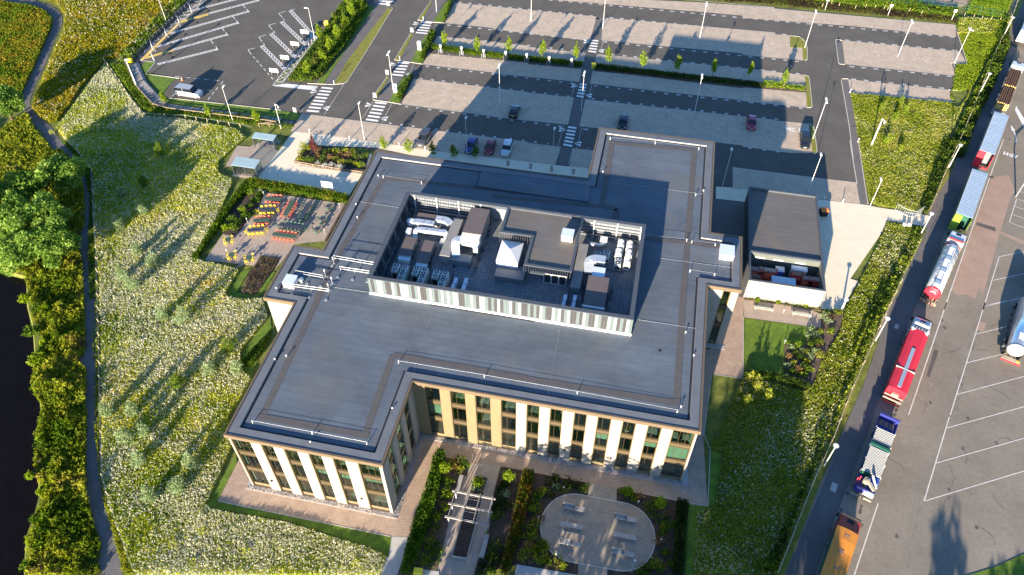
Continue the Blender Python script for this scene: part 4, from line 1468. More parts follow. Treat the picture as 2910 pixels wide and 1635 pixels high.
# ---- twin-fan condensers
def condenser(x, y, label, z1=13.75, m='unit_cream', group='twin-fan condensers in the rooftop plant enclosure', white=False):
    t = thing('condenser_unit', label, 'condenser', (x, y, FZ), group)
    w, l = .92, 1.5
    B().box(x - w / 2, y - l / 2, FZ + .1, x + w / 2, y + l / 2, z1).make('casing', m, t)
    B().box(x - w / 2 + .12, y - l / 2 - .012, FZ + .35, x + w / 2 - .12, y - l / 2 + .01, z1 - .35).make('coil_grille', 'fan_dark', t)
    B().box(x - w / 2, y - l / 2, FZ, x + w / 2, y - l / 2 + .1, FZ + .1).box(x - w / 2, y + l / 2 - .1, FZ, x + w / 2, y + l / 2, FZ + .1).make('feet', 'steel_dark', t)
    for dy in (-.37, .37):
        B().cyl(x, y + dy, z1, z1 + .12, .40, .37, 16).make('fan_guard', 'unit_white' if white else 'duct_silver', t)
        if not white:
            B().cyl(x, y + dy, z1 + .12, z1 + .13, .31, .31, 16).make('fan_opening', 'fan_dark', t)
            B().cyl(x, y + dy, z1 + .13, z1 + .17, .11, .08, 10).make('fan_hub', 'unit_white', t)
        else:
            B().cyl(x, y + dy, z1 + .12, z1 + .22, .37, .30, 16).make('fan_cap', 'unit_white', t)
    return t
CU = [(11.82,28.07),(12.99,28.06),(13.00,26.69),(14.64,28.08),(15.77,28.09),(15.78,26.72),(17.43,28.05),(18.61,28.05),(18.61,26.73)]
CN = [('nearest the left screen', 'back left'), ('nearest the left screen', 'back right'), ('nearest the left screen', 'front right'), ('in the middle', 'back left'), ('in the middle', 'back right'), ('in the middle', 'front right'),
      ('beside the long felt duct', 'back left'), ('beside the long felt duct', 'back right'), ('beside the long felt duct', 'front right')]
for (x, y), (gname, pos) in zip(CU, CN):
    condenser(x, y, '%s condenser of the three %s' % (pos, gname))
for (x, y), lab in zip([(41.00,39.57),(40.89,37.76),(42.23,39.57),(42.28,37.80)], ('farther white-capped condenser of the left-hand pair', 'nearer white-capped condenser of the left-hand pair', 'farther white-capped condenser of the right-hand pair', 'nearer white-capped condenser of the right-hand pair')):
    condenser(x, y - .1, lab + ' at the right screen', 13.3, 'unit_white', white=True)
for (x, y), lab in zip([(40.97,36.00),(42.22,36.39)], ('grey twin-fan condenser in shade in front of the white-capped left pair', 'white condenser in front of the white-capped right pair')):
    condenser(x, y, lab, 13.2, 'unit_cream' if x < 41.8 else 'unit_white', white=x > 41.8)
for (x, y), lab in zip([(38.07,36.68),(39.27,37.12)], ('shaded twin-fan condenser behind the silver dome duct', 'taller shaded condenser right of the silver dome duct')):
    condenser(x, y, lab, 13.1)
duct('broad pale duct with a rounded end in front of the shaded condensers', up([(37.36,33.19),(37.11,34.97),(37.83,35.43),(39.30,35.43)], (12.9, 13.4, 13.5, 13.5)), 1.3, .6, rings=False)
duct('thin flat duct with a rounded end near the back right corner', up([(36.68,39.03),(38.11,39.01),(38.68,39.45)], (12.8, 12.8, 12.8)), .4, .3, rings=False)
flat_box('control_box', 'small pale square box near the back screen on the right', 'plant housing', (38.08,39.53,38.99,40.56), FZ + .5, 13.1, 'unit_cream', 'unit_white')
# long pale boxes
for (x, y), lab in zip([(20.08,28.04),(20.02,26.86),(21.43,28.28),(21.43,27.06)], ('far box of the left pair', 'near box of the left pair', 'far box of the right pair', 'near box of the right pair')):
    flat_box('control_box', 'slim blue-white switch box beside the condenser clusters, %s' % lab, 'switch box', (x - .2, y - .5, x + .2, y + .5), FZ + .2, 13.1, 'box_blue_white', 'box_blue_white', lid=.02)
for (x, y), lab in zip([(34.94,28.03),(34.91,26.85),(36.20,28.21),(36.19,27.00)], ('far box of the left pair', 'near box of the left pair', 'far box of the right pair', 'near box of the right pair')):
    flat_box('control_box', 'slim blue-white switch box left of the right-hand brown-topped unit, %s' % lab, 'switch box', (x - .2, y - .5, x + .2, y + .5), FZ + .2, 13.1, 'box_blue_white', 'box_blue_white', lid=.02)
# pipe runs, pads
pr = B()
for q in ([(9.68,41.44),(18.35,41.86)], [(21.94,35.70),(21.87,30.18)], [(15.24,35.08),(15.99,29.65)], [(15.20,34.96),(15.38,31.23)], [(12.79,35.48),(12.55,31.72)], [(35.31,41.47),(43.68,41.77)], [(35.22,30.69),(35.29,27.28)], [(39.62,35.30),(41.88,35.01)], [(37.15,41.99),(37.49,39.42)]):
    pr.tube([(x, y, 12.2) for x, y in q], .09, 5)
random.seed(5)
for q in [(13.28,28.35),(13.78,28.25),(13.32,27.73),(15.85,29.10),(16.34,28.47),(16.77,28.05),(18.99,28.93),(19.10,27.92),(20.43,27.79),(12.42,27.13),(10.84,27.73)] + [(36.47,29.50),(37.21,29.26),(40.40,30.81),(40.76,29.77),(40.43,28.67),(37.20,31.77),(37.07,31.00)]:
    for k in range(3):
        dx, dy = random.uniform(-.5, .5), random.uniform(-.6, .6)
        pr.tube([(q[0] + dx, q[1] + dy - .7, 12.15), (q[0] + dx, q[1] + dy + .6, 12.15), (q[0] + dx, q[1] + dy + .6, 12.7)], .05, 5)
pr.make('pipework', 'steel_dark', bld, kind='stuff')
pads = B()
for q in [(12.88,34.18),(12.84,33.10),(12.84,32.05),(15.50,34.56),(15.52,33.50),(15.53,32.45),(15.49,31.36),(12.81,35.36),(13.69,36.81),(15.42,36.14),(22.12,39.41),(22.15,38.42),(22.16,35.29),(21.07,34.39),(22.08,33.45),(21.10,32.81),(21.98,31.92),(21.10,31.73),(18.92,31.43),(12.83,31.01)] + [(37.07,29.88),(37.15,28.86)]:
    pads.cbox(q[0], q[1], FZ, FZ + .18, .28, .28)
pads.make('support_pads', 'fan_dark', bld, kind='stuff')
tl = B()
for i in range(60):
    x = PX0 + 2.1 + i * .52
    if i % 7 == 5: continue
    tl.cbox(x, PY0 + .85, FZ, FZ + .03, .42, .34)
tl.make('edge_slabs', 'terrace_paving', bld, kind='stuff')

# ---- guard rails, masts, vents and cables on the open roof
mat('rail_steel', (0.36, 0.38, 0.40), .4, .05, 1.0, metal=.4)
def rail(label, P, h=1.0, low=.55, loop=True):
    t = thing('guard_rail', label, 'guard rail', (P[0][0], P[0][1], ROOF))
    a, c = P[0], P[-1]
    B().tube([(p[0], p[1], ROOF + h) for p in P], .026, 6).make('top_rail', 'rail_steel', t)
    B().tube([(p[0], p[1], ROOF + low) for p in P], .026, 6).make('mid_rail', 'rail_steel', t)
    for i in range(len(P) - 1):
        L_ = hypot(P[i + 1][0] - P[i][0], P[i + 1][1] - P[i][1])
        n = max(1, int(L_ / 1.9))
        for k in range(n + 1 if i == len(P) - 2 else n):
            q = lerp(P[i], P[i + 1], k / n)
            bb = B().tube([(q[0], q[1], ROOF), (q[0], q[1], ROOF + h)], .03, 6)
            bb.tube([(q[0], q[1], ROOF + .05), (q[0], q[1] - 1.0, ROOF + .05)], .03, 5)
            bb.cbox(q[0], q[1] - 1.1, ROOF, ROOF + .09, .35, .35)
            bb.make('post', 'rail_steel', t)
    return t
rail('twin-bar guard rail nearest the back between the west wing and the plant screen', [(2.42,29.23),(8.21,29.14)])
rail('twin-bar guard rail in front of it ending at the striped plant screen', [(3.95,27.42),(8.15,27.45)])
rail('twin-bar guard rail with a looped end beside the skylight shadow', [(-1.65,25.48),(2.27,25.37)])
rail('twin-bar guard rail nearest the front starting at the white roof vent', [(-0.92,23.03),(3.88,23.18)])
flat_box('roof_vent', 'pale blue-topped square vent on the west wing roof', 'roof vent', (-2.51,23.06,-1.03,24.61), ROOF, 12.95, 'unit_white', 'box_blue_white')
flat_box('roof_vent', 'pale blue-topped square vent on the small east roof wing', 'roof vent', (54.70,40.56,56.61,42.63), ROOF, 12.95, 'unit_white', 'box_blue_white')
q = (-0.52,24.47)
t = thing('extract_cowl', 'round mushroom-shaped extract cowl beside the west roof vent', 'roof vent', (q[0], q[1], ROOF))
B().cyl(q[0], q[1], ROOF, 12.5, .22, .22, 12).make('stack', 'galvanised', t)
B().dome((q[0], q[1], 12.5), .36, .2, 14, 3).make('cap', 'galvanised', t)
for (x, y), lab in zip([(3.73,24.91),(3.71,23.67),(2.58,28.51),(2.32,26.02)], ('nearest the brown walkway band', 'at the front guard rail end', 'at the back guard rail', 'at the looped guard rail end')):
    t = thing('antenna_mast', 'short silver antenna mast on a tripod foot %s' % lab, 'antenna', (x, y, ROOF))
    B().tube([(x, y, ROOF), (x, y, ROOF + 1.1)], [.03, .05], 6).make('mast', 'galvanised', t)
    B().cyl(x, y, ROOF + 1.1, ROOF + 1.5, .07, .07, 8).make('antenna', 'unit_white', t)
    b = B()
    for k in range(3):
        b.beam((x, y, ROOF + .3), (x + .35 * cos(k * 2.1), y + .35 * sin(k * 2.1), ROOF + .03), .04)
    b.make('foot', 'galvanised', t)
# lifelines on short posts
LL = [('along the front edge of the left wing', [(2.52,2.32),(9.81,2.35),(16.38,2.34)]), ('along the court edge of the main roof', [(16.44,14.08),(27.29,14.16)] + [(38.70,14.10),(50.56,13.91)]),
      ('along the back edge of the rear wing', [(36.56,64.84),(43.88,65.25),(50.86,65.10)]), ('on the back left roof', [(3.35,47.82),(9.53,47.70)]),
      ('from the plant screen to the right walkway', [(44.14,42.83),(50.09,43.24)]), ('beside the east roof vent', [(50.80,43.04),(54.09,43.17)]), ('in front of the east roof vent', [(50.85,37.22),(54.18,37.22)])]
for lab, P_ in LL:
    t = thing('safety_line', 'thin silver fall-arrest line on short posts ' + lab, 'safety line', (P_[0][0], P_[0][1], ROOF))
    for p in P_:
        B().cyl(p[0], p[1], ROOF, ROOF + .5, .06, .04, 8).make('post', 'unit_white', t)
    B().tube([(p[0], p[1], ROOF + .46) for p in P_], .009, 4).make('cable', 'galvanised', t)
for lab, q in (('left roof below the walkway', (2.51,47.90)), ('left edge by the back wing', (1.42,40.80)), ('left side of the plant screen', (2.58,38.15)), ('left wing near its west edge', (1.39,11.30)), ('left wing west walkway', (2.54,12.10)),
               ('left wing court edge', (17.80,7.40)), ('left wing front gutter', (10.10,1.16)), ('right edge of the main roof', (52.05,22.58)), ('right walkway', (50.85,26.11)), ('front right corner', (50.94,14.60)),
               ('rear wing left edge', (36.47,56.05)), ('rear wing right walkway', (50.88,53.50)), ('rear wing right edge', (51.98,54.72)), ('west wing corner', (-3.32,22.49))):
    t = thing('roof_anchor', 'small white-topped roof anchor post, %s' % lab, 'anchor post', (q[0], q[1], ROOF), 'roof anchor posts')
    B().cyl(q[0], q[1], ROOF, ROOF + .35, .06, .05, 8).make('post', 'galvanised', t)
    B().dome((q[0], q[1], ROOF + .35), .12, .1, 10, 3).make('cap', 'unit_white', t)
lt = B()
for P_ in ([(0.24,41.75),(7.72,41.69)], [(37.12,53.99),(53.10,54.20)], [(45.74,39.03),(57.45,39.22)], [(44.73,27.15),(53.00,27.20)], [(35.00,23.41),(35.35,12.49)], [(18.23,23.00),(18.67,12.40)], [(3.92,24.40),(9.02,24.52)], [(-4.12,23.40),(-2.76,23.36)], [(-4.12,25.80),(-2.95,25.66)], [(15.13,41.03),(18.27,44.42)]):
    P_ = list(P_)
    lt.tube([(x, y, ROOF + .05) for x, y in P_], .009, 4)
lt.make('lightning_tape', 'galvanised', bld)
dr = (47.87,22.64)
B().cyl(dr[0], dr[1], ROOF, ROOF + .03, .22, .2, 12).make('roof_drain', 'dark_seal_and_shade', bld)

# ================================================================ BIN AND BIKE STORE (outbuilding) and the garden beside it
OH = 3.9
ox0, oy0, ox1, oy1 = (60.62,45.49,71.86,67.63)
oym = (61.08,51.90,71.42,51.99)[1] * .5 + (61.08,51.90,71.42,51.99)[3] * .5
mat('yard_brick', (0.16, 0.15, 0.135), 0.9, .15, 1.0)
st_ = thing('store_building', 'single storey store with pale brick front wall, grey flat roof and small walled yard', 'store', (ox0, oy0, 0))
ow = .32
b = B()
R0 = [(ox0, oy0), (ox1, oy0), (ox1, oy1), (ox0, oy1)]
R1 = inset(R0, ow)
ring(b, R0, R1, OH)
ring(b, R0, R0, OH - .12, OH)
ring(b, R1, R1, OH - .4, OH)
b.box(ox0 + ow, oym - .16, OH - .3, ox1 - ow, oym + .16, OH - .003)
b.make('coping', 'cladding_grey_coping', st_)
B().box(ox0 + ow, oym + .16, OH - .55, ox1 - ow, oy1 - ow, OH - .30).make('roof_deck', 'roof_membrane_brown', st_)
b = B()
b.box(ox0 + .04, oy0 + .04, 0, ox1 - .04, oy0 + .3, OH - .12)
b.make('front_wall', 'pale_brick', st_)
b = B()
b.box(ox0 + .04, oy0 + .3, 0, ox0 + .3, oy1 - .04, OH - .12)
b.box(ox1 - .3, oy0 + .3, 0, ox1 - .04, oy1 - .04, OH - .12)
b.box(ox0 + .3, oy1 - .3, 0, ox1 - .3, oy1 - .04, OH - .12)
b.make('side_wall', 'yard_brick', st_)
B().box(ox0 + .3, oym - .1, 0, ox1 - .3, oym + .1, OH - .3).make('yard_rear_wall', 'panel_sage', st_)
for k, xx in enumerate((ox0 + 1.2, ox0 + 4.0, ox0 + 7.3)):
    B().box(xx, oym - .2, OH - 1.15, xx + 1.5, oym - .1, OH - .95).make('wall_light', 'unit_white', st_)
B().sheet([(ox0 + .3, oy0 + .3), (ox1 - .3, oy0 + .3), (ox1 - .3, oym), (ox0 + .3, oym)], .03).make('yard_floor', 'asphalt', st_)
b = B()
yy = oy0 + 1.0
while yy < oy1 - .6:
    b.box(ox0, yy, .6, ox0 + .04, yy + .35, OH - .8)
    yy += .5
b.make('side_louvres', 'steel_dark', st_, kind='stuff')
mat('red_paint', (0.42, 0.04, 0.035), 0.5, 0.15, 1.0)
mat('bright_red', (0.62, 0.025, 0.045), 0.45, 0.08, 0.6)
mat('blue_plastic', (0.04, 0.09, 0.36), 0.5, 0.1, 1.0)
mat('glossy_blue_white', (0.62, 0.72, 0.80), 0.25, 0.1, 1.0)
mat('rubber', (0.015, 0.015, 0.016), 0.8, 0.1, 2.0)
mat('timber', (0.30, 0.22, 0.15), 0.85, 0.25, 1.5, stretch=(1, 6, 1))
mat('timber_grey', (0.38, 0.36, 0.34), 0.85, 0.2, 1.5, stretch=(6, 1, 1))
mat('orange_paint', (0.75, 0.22, 0.03), 0.6, 0.1, 1.0)
mat('yellow_plastic', (0.80, 0.62, 0.03), 0.5, 0.06, 1.0)
mat('dark_green', (0.02, 0.11, 0.06), 0.5, 0.1, 1.0)
mat('bin_green', (0.05, 0.16, 0.06), 0.5, 0.1, 1.0)


def bin_thing(x, y, label, body, lid, w=1.25, d=1.0, h=1.2, rz=0.0):
    t = thing('wheelie_bin', label, 'bin', (x, y, 0.03), None, rz)
    b = B()
    b.add([(-w / 2 * .9, -d / 2 * .9, .15), (w / 2 * .9, -d / 2 * .9, .15), (w / 2 * .9, d / 2 * .9, .15), (-w / 2 * .9, d / 2 * .9, .15),
           (-w / 2, -d / 2, h), (w / 2, -d / 2, h), (w / 2, d / 2, h), (-w / 2, d / 2, h)], [(3, 2, 1, 0), (4, 5, 6, 7), (0, 1, 5, 4), (1, 2, 6, 5), (2, 3, 7, 6), (3, 0, 4, 7)])
    b.make('tub', body, t)
    B().add([(-w / 2 - .03, -d / 2 - .03, h), (w / 2 + .03, -d / 2 - .03, h), (w / 2 + .03, d / 2 + .03, h + .02), (-w / 2 - .03, d / 2 + .03, h + .02),
             (-w / 2, -d / 4, h + .14), (w / 2, -d / 4, h + .14), (w / 2, d / 4, h + .16), (-w / 2, d / 4, h + .16)], [(3, 2, 1, 0), (4, 5, 6, 7), (0, 1, 5, 4), (1, 2, 6, 5), (2, 3, 7, 6), (3, 0, 4, 7)]).make('lid', lid, t)
    for sx in (-1, 1):
        for sy in (-1, 1):
            B().wheel((sx * w * .38, sy * d * .38, .08), (1, 0, 0), .08, .05).make('castor', 'rubber', t)
    return t


bq = [(65.74,50.61),(68.70,51.42)]
bin_thing(bq[0][0], bq[0][1] - .1, 'blue bin with a white lid in the walled yard, left of centre', 'blue_plastic', 'unit_white', 1.3, 1.1, 2.2)
bin_thing(bq[1][0], bq[1][1] - .1, 'large white-lidded container at the back of the walled yard', 'unit_white', 'box_blue_white', 2.4, 1.1, 2.2)
for i, ((X, Y), s_, L_) in enumerate(zip([(62.10,49.54),(63.90,49.74),(68.32,49.74),(69.82,49.13),(70.96,49.19),(61.89,47.92)], ('leftmost', 'beside the blue bin', 'in front of the white container', 'left one in the right corner', 'in the right corner', 'against the front wall'), (2.2, 2.6, 1.6, 1.8, 1.8, 1.7))):
    t = thing('storage_rack', 'dark red rack with boards in the walled yard, %s' % s_, 'rack', (X, Y, .03))
    h_ = L_ / 2
    for z in (.7, 1.5, 2.25):
        B().cbox(X, Y, z, z + .1, L_, 1.0).make('shelf', 'red_paint', t)
    for k in range(4):
        B().cbox(X, Y - .36 + k * .24, 2.35, 2.45, L_ - .2, .13).make('slat', ('timber_grey', 'unit_cream', 'timber')[i % 3], t)
    for sx in (-h_, h_):
        bb = B().tube([(X + sx, Y - .5, .03), (X + sx, Y - .5, 2.6), (X + sx, Y + .5, 2.6), (X + sx, Y + .5, .03)], .06, 5)
        bb.make('end_frame', 'red_paint', t)
    B().tube([(X - h_, Y - .5, 2.6), (X + h_, Y - .5, 2.6)], .06, 5).make('top_rail', 'red_paint', t)
gq = (64.46,47.28,67.92,48.65)
flat_box('water_tank', 'glossy pale blue rectangular tank against the front wall inside the yard', 'tank', gq, .03, 2.4, 'box_blue_white', 'glossy_blue_white')
tq = (73.94,67.18)
bin_thing(tq[0] - .1, tq[1] + 0.3, 'orange-lidded bin standing on the pale paving beside the store', 'rubber', 'orange_paint', 1.2, 1.2, 1.2, .15)
t = thing('waste_sack', 'small green sack hooked beside the orange bin', 'sack', ((73.20,68.04)[0], (73.20,68.04)[1], .05))
B().dome((0, 0, 0), .35, .9, 10, 4).make('sack', 'bin_green', None).parent = t

# paving south and east of the store, garden lawn
pv = B()
pv.sheet([(60.66,44.67),(65.28,44.85),(65.21,41.59),(60.75,41.31)] + [], 0.012)
struct('garden_paving', B().sheet([(60.70,44.91),(62.35,45.03),(65.46,45.11),(70.97,44.91),(72.14,44.38),(71.97,41.60),(69.99,41.51),(60.79,41.32)], 0.012), 'terrace_paving')
struct('planting_bed', B().prism([(60.78,45.85),(66.79,45.96),(72.15,45.84),(72.34,45.09),(70.97,44.98),(65.30,45.15),(60.78,44.97)], -.05, .06), 'bark_mulch')
struct('garden_lawn', B().prism([(60.88,41.23),(69.91,41.45),(69.74,37.85),(66.61,37.30),(66.27,31.12),(60.91,30.96)], -.05, .035), 'lawn')
struct('planting_bed', B().prism([(69.98,41.29),(71.97,41.49),(72.36,45.32),(75.53,45.87),(75.51,44.64),(74.36,40.93),(73.20,37.76),(71.96,35.06),(71.24,33.13),(70.18,30.22),(69.72,29.84),(66.57,30.99),(66.61,37.19),(69.81,37.77)], -.05, .07), 'bark_mulch')
mat('bench_dark', (0.10, 0.10, 0.105), 0.7, 0.2, 1.2)
for lab, q in (('left', [(62.26,44.89),(65.30,45.08),(65.09,43.12),(62.17,43.13)]), ('right', [(67.98,45.07),(70.90,45.24),(70.63,43.06),(67.75,43.12)])):
    xa, ya = q[3]; xb = q[2][0]
    y1_ = (q[0][1] + q[1][1]) / 2
    yb = (q[2][1] + q[3][1]) / 2
    t = thing('garden_bench', 'long pale bench with a dark panel behind it, %s one below the store wall' % lab, 'bench', ((xa + xb) / 2, yb, .012))
    for k in range(3):
        B().box(xa, yb + .05 + k * .17, .42, xb, yb + .19 + k * .17, .47).make('slat', 'unit_cream', t)
    for xx in (xa + .2, xb - .35):
        B().box(xx, yb + .08, .012, xx + .15, yb + .5, .42).make('leg', 'steel_mid', t)
    B().box(xa + .03, y1_ - .95, .05, xb - .02, y1_ - .35, .10).make('plinth', 'bench_dark', t)
def spot_light(x, y, label, h=.7, group=None):
    t = thing('bollard_light', label, 'bollard light', (x, y, 0), group)
    B().cyl(x, y, 0, h, .045, .045, 8).make('post', 'galvanised', t)
    B().cyl(x, y, h, h + .12, .09, .09, 10).make('lamp_head', 'unit_white', t)
    return t
for q, lab in zip([(66.55,43.42),(66.54,37.39),(66.50,31.13)], ('between the two benches', 'at the corner of the lawn and dark bed', 'at the foot of the garden lawn')):
    spot_light(q[0], q[1], 'small white-capped bollard light ' + lab)
# brown paving round the building, terrace, front court
struct('brown_paving', B().sheet([(-3.04,-2.63),(19.50,-2.63),(22.22,-2.13)] + [(56.48,9.18)] + [(55.59,18.90),(56.33,29.65),(60.72,29.76),(60.67,41.52)] + [(60.76,45.94),(60.53,58.89)] + [(57.6, 46), (56, 46), (56, 34), (52, 34), (52, 13), (18, 13), (18, 1), (1, 1), (1, 14), (-3, 14)], 0.0), 'brown_paving')
struct('service_alley', B().sheet([(53, 45.5), (ox0 + .2, 45.5), (ox0 + .2, 68), (53, 68)], 0.008), 'asphalt_path')
struct('court_edging', B().line([(60.67,41.52),(60.72,29.76),(56.33,29.65),(55.65,19.43)] + [(56.55,17.29),(56.51,9.18),(45.16,9.15)], .1, .03).line([(-3.04,-2.63),(19.37,-2.65)], .1, .03), 'kerb_stone')

# ================================================================ CAFE TERRACE with tables and chairs
struct('terrace', B().sheet([(-21.76,53.39),(-6.75,53.39),(-6.99,52.86),(-7.12,43.84),(-11.64,42.31),(-12.44,38.31),(-15.93,38.69),(-15.84,36.22),(-24.23,35.75),(-24.13,41.94),(-22.05,41.86),(-21.57,44.05)], 0.014), 'terrace_paving')
struct('terrace', B().sheet([(-18.88,35.21),(-17.96,35.65),(-16.03,38.83),(-12.64,38.66),(-12.37,36.09),(-11.96,38.17),(-11.55,42.12),(-6.75,44.45),(-6.96,53.33),(-7.53,53.80)], 0.010), 'terrace_paving')
struct('planting_bed', B().prism([(-7.00,53.18),(-6.64,53.09),(-6.77,43.77),(-7.09,43.77)], -.05, .09), 'bark_mulch')
struct('planting_bed', B().prism([(-24.13,41.94),(-22.05,41.86),(-21.78,43.10),(-21.19,48.91),(-21.79,53.47),(-24.37,53.42),(-25.63,47.97)], -.05, .06), 'soil')
struct('planting_bed', B().prism([(-15.62,38.54),(-12.57,38.67),(-12.60,36.16),(-12.99,30.45),(-15.41,30.40),(-16.09,34.81)], -.05, .08), 'bark_mulch')
lawn_part('terrace_lawn', [[(-17.44,34.52),(-16.23,35.52),(-16.16,30.24),(-12.80,30.44),(-11.64,29.87),(-17.39,28.66),(-17.50,31.14)], [(-12.46,35.45),(-12.00,35.67),(-12.32,30.59),(-12.62,29.67),(-13.51,29.64)], [(56.49,29.25),(58.50,19.23),(56.10,18.72)] if False else [(-10.20,20.21),(-8.96,26.63),(-8.01,24.87),(-7.31,17.60),(-6.95,15.72),(-8.95,16.47)]], 'lawn')

mat('table_green', (0.055, 0.10, 0.06), 0.55, 0.06, 0.8)
mat('table_dark', (0.04, 0.05, 0.07), 0.5, 0.06, 0.8)
mat('chair_red', (0.62, 0.12, 0.07), 0.5, 0.06, 0.8)
mat('chair_green', (0.05, 0.12, 0.09), 0.5, 0.06, 0.8)
CM = {}


def make_chair(m):
    t = thing('cafe_chair', '', 'chair', (0, 0, 0), None, 0.0)
    B().add([(-.21, -.21, .45), (.21, -.21, .45), (.19, .21, .44), (-.19, .21, .44), (-.21, -.21, .47), (.21, -.21, .47), (.19, .21, .46), (-.19, .21, .46)],
            [(3, 2, 1, 0), (4, 5, 6, 7), (0, 1, 5, 4), (1, 2, 6, 5), (2, 3, 7, 6), (3, 0, 4, 7)]).make('seat', m, t)
    b = B()
    for k in range(6):
        a0, a1 = -.9 + k * .3, -.6 + k * .3
        for (p, q) in ((a0, a1),):
            b.add([(.24 * sin(p), .10 + .16 * cos(p), .56), (.24 * sin(q), .10 + .16 * cos(q), .56), (.26 * sin(q), .12 + .17 * cos(q), .84), (.26 * sin(p), .12 + .17 * cos(p), .84),
                   (.22 * sin(p), .10 + .14 * cos(p), .56), (.22 * sin(q), .10 + .14 * cos(q), .56), (.24 * sin(q), .12 + .15 * cos(q), .84), (.24 * sin(p), .12 + .15 * cos(p), .84)],
                  [(0, 1, 2, 3), (7, 6, 5, 4), (3, 2, 6, 7), (0, 4, 5, 1)])
    b.make('backrest', m, t)
    for sx in (-1, 1):
        for sy in (-1, 1):
            B().tube([(sx * .18, sy * .18, .45), (sx * .23, sy * .24, 0)], .016, 5).make('leg', m, t)
    for sx in (-1, 1):
        B().tube([(sx * .22, .2, .70), (sx * .24, -.12, .66), (sx * .2, -.18, .46)], .014, 5).make('arm', m, t)
    return t


PROTO = {}


def chair(m, x, y, rz, label, group):
    """rz = 0: sitter faces -Y (back to +Y)"""
    if m not in PROTO:
        PROTO[m] = make_chair(m)
        o = PROTO[m]
        o.location = (x, y, .014)
        o.rotation_euler = (0, 0, rz)
        o['label'] = label
        o['group'] = group
        return o
    return dup(PROTO[m], (x, y, .014), rz, label, group)


def long_table(desc, short, L_, top, cm, cname, nside, ends=(), wob=.06, skip=()):
    """L_: four corners of the top"""
    cx = sum(p[0] for p in L_) / 4
    cy = sum(p[1] for p in L_) / 4
    ax = ((L_[1][0] + L_[2][0] - L_[0][0] - L_[3][0]) / 2, (L_[1][1] + L_[2][1] - L_[0][1] - L_[3][1]) / 2)
    ay = ((L_[0][0] + L_[1][0] - L_[3][0] - L_[2][0]) / 2, (L_[0][1] + L_[1][1] - L_[3][1] - L_[2][1]) / 2)
    la, lb = hypot(*ax), hypot(*ay)
    a = atan2(ax[1], ax[0])
    if lb > la:
        a = atan2(ay[1], ay[0]) - pi
        la, lb = lb, la
    lb = .8
    t = thing('cafe_table', 'long cafe table with %s' % desc, 'table', (cx, cy, .014), None, a)
    B().box(-la / 2, -lb / 2, .71, la / 2, lb / 2, .75).make('table_top', top, t)
    n = max(2, int(la / 1.4) + 1)
    for k in range(n):
        x = -la / 2 + .25 + (la - .5) * k / (n - 1)
        for sy in (-1, 1):
            B().box(x - .03, sy * (lb / 2 - .06) - .03, 0, x + .03, sy * (lb / 2 - .06) + .03, .71).make('leg', 'steel_dark', t)
    ca, sa = cos(a), sin(a)
    for side, sg in (('far', 1), ('near', -1)):
        for k in range(nside):
            if (side, k) in skip: continue
            lx = -la / 2 + (k + .5) * la / nside + random.uniform(-wob, wob)
            ly = sg * (lb / 2 + .22 + random.uniform(0, .12))
            pos = ORD[k] + ' from ' + ('left' if abs(ca) > .6 else 'far end')
            if abs(ca) <= .6: side_n = 'right' if (sg * -sa) > 0 else 'left'
            else: side_n = side
            if abs(ca) <= .6 and sa < 0: pass
            chair(cm, cx + lx * ca - ly * sa, cy + lx * sa + ly * ca, a + (0 if sg > 0 else pi) + random.uniform(-.15, .15),
                  '%s chair, %s, %s side of %s' % (cname, pos, side_n, short), 'chairs at the long cafe tables')
    for e in ends:
        ly = 0
        lx = e * (la / 2 + .32)
        chair(cm, cx + lx * ca, cy + lx * sa, a + (-pi / 2 if e > 0 else pi / 2), '%s chair at the %s end of the %s' % (cname, 'right' if e * ca > .3 else ('left' if e * ca < -.3 else ('far' if e * sa > 0 else 'near')), short), 'chairs at the long cafe tables')


random.seed(3)
long_table('green top and red chairs nearest the far hedge corner', 'green table in the far corner', [(-20.62,51.51),(-17.73,51.88),(-17.73,51.23),(-20.39,50.75)], 'table_green', 'chair_red', 'red', 4)
long_table('charcoal top and yellow chairs, the farther of two such', 'farther charcoal table', [(-20.37,48.61),(-17.93,49.28),(-17.44,48.55),(-20.28,47.80)], 'table_dark', 'yellow_plastic', 'yellow', 4, (-1, 1))
long_table('green top and red chairs between the two yellow-chaired tables', 'green table between the charcoal ones', [(-20.26,45.84),(-17.78,46.60),(-17.39,45.84),(-20.04,45.13)], 'table_green', 'chair_red', 'red', 4)
long_table('charcoal top and yellow chairs nearest the round tables', 'nearer charcoal table', [(-20.14,43.38),(-17.84,44.31),(-17.25,43.47),(-19.93,42.68)], 'table_dark', 'yellow_plastic', 'yellow', 4, (-1, 1))
long_table('green top and red chairs, pointing at the hedge', 'green table pointing at the hedge', [(-16.00,51.60),(-15.21,51.68),(-15.02,47.72),(-15.93,47.68)], 'table_green', 'chair_red', 'red', 6)
long_table('dark top and green chairs, pointing at the hedge', 'dark table pointing at the hedge', [(-13.06,51.66),(-12.25,51.83),(-12.14,47.79),(-12.93,47.62)], 'table_dark', 'chair_green', 'dark green', 6, (1,))
long_table('dark top and green chairs, crosswise in mid terrace', 'crosswise dark table', [(-15.52,45.85),(-11.25,45.85),(-11.21,45.11),(-15.51,45.10)], 'table_dark', 'chair_green', 'dark green', 6, (-1, 1))
long_table('green top and red chairs, crosswise nearest the building', 'crosswise green table', [(-15.72,43.49),(-11.70,43.61),(-11.49,42.85),(-15.54,42.72)], 'table_green', 'chair_red', 'red', 6)
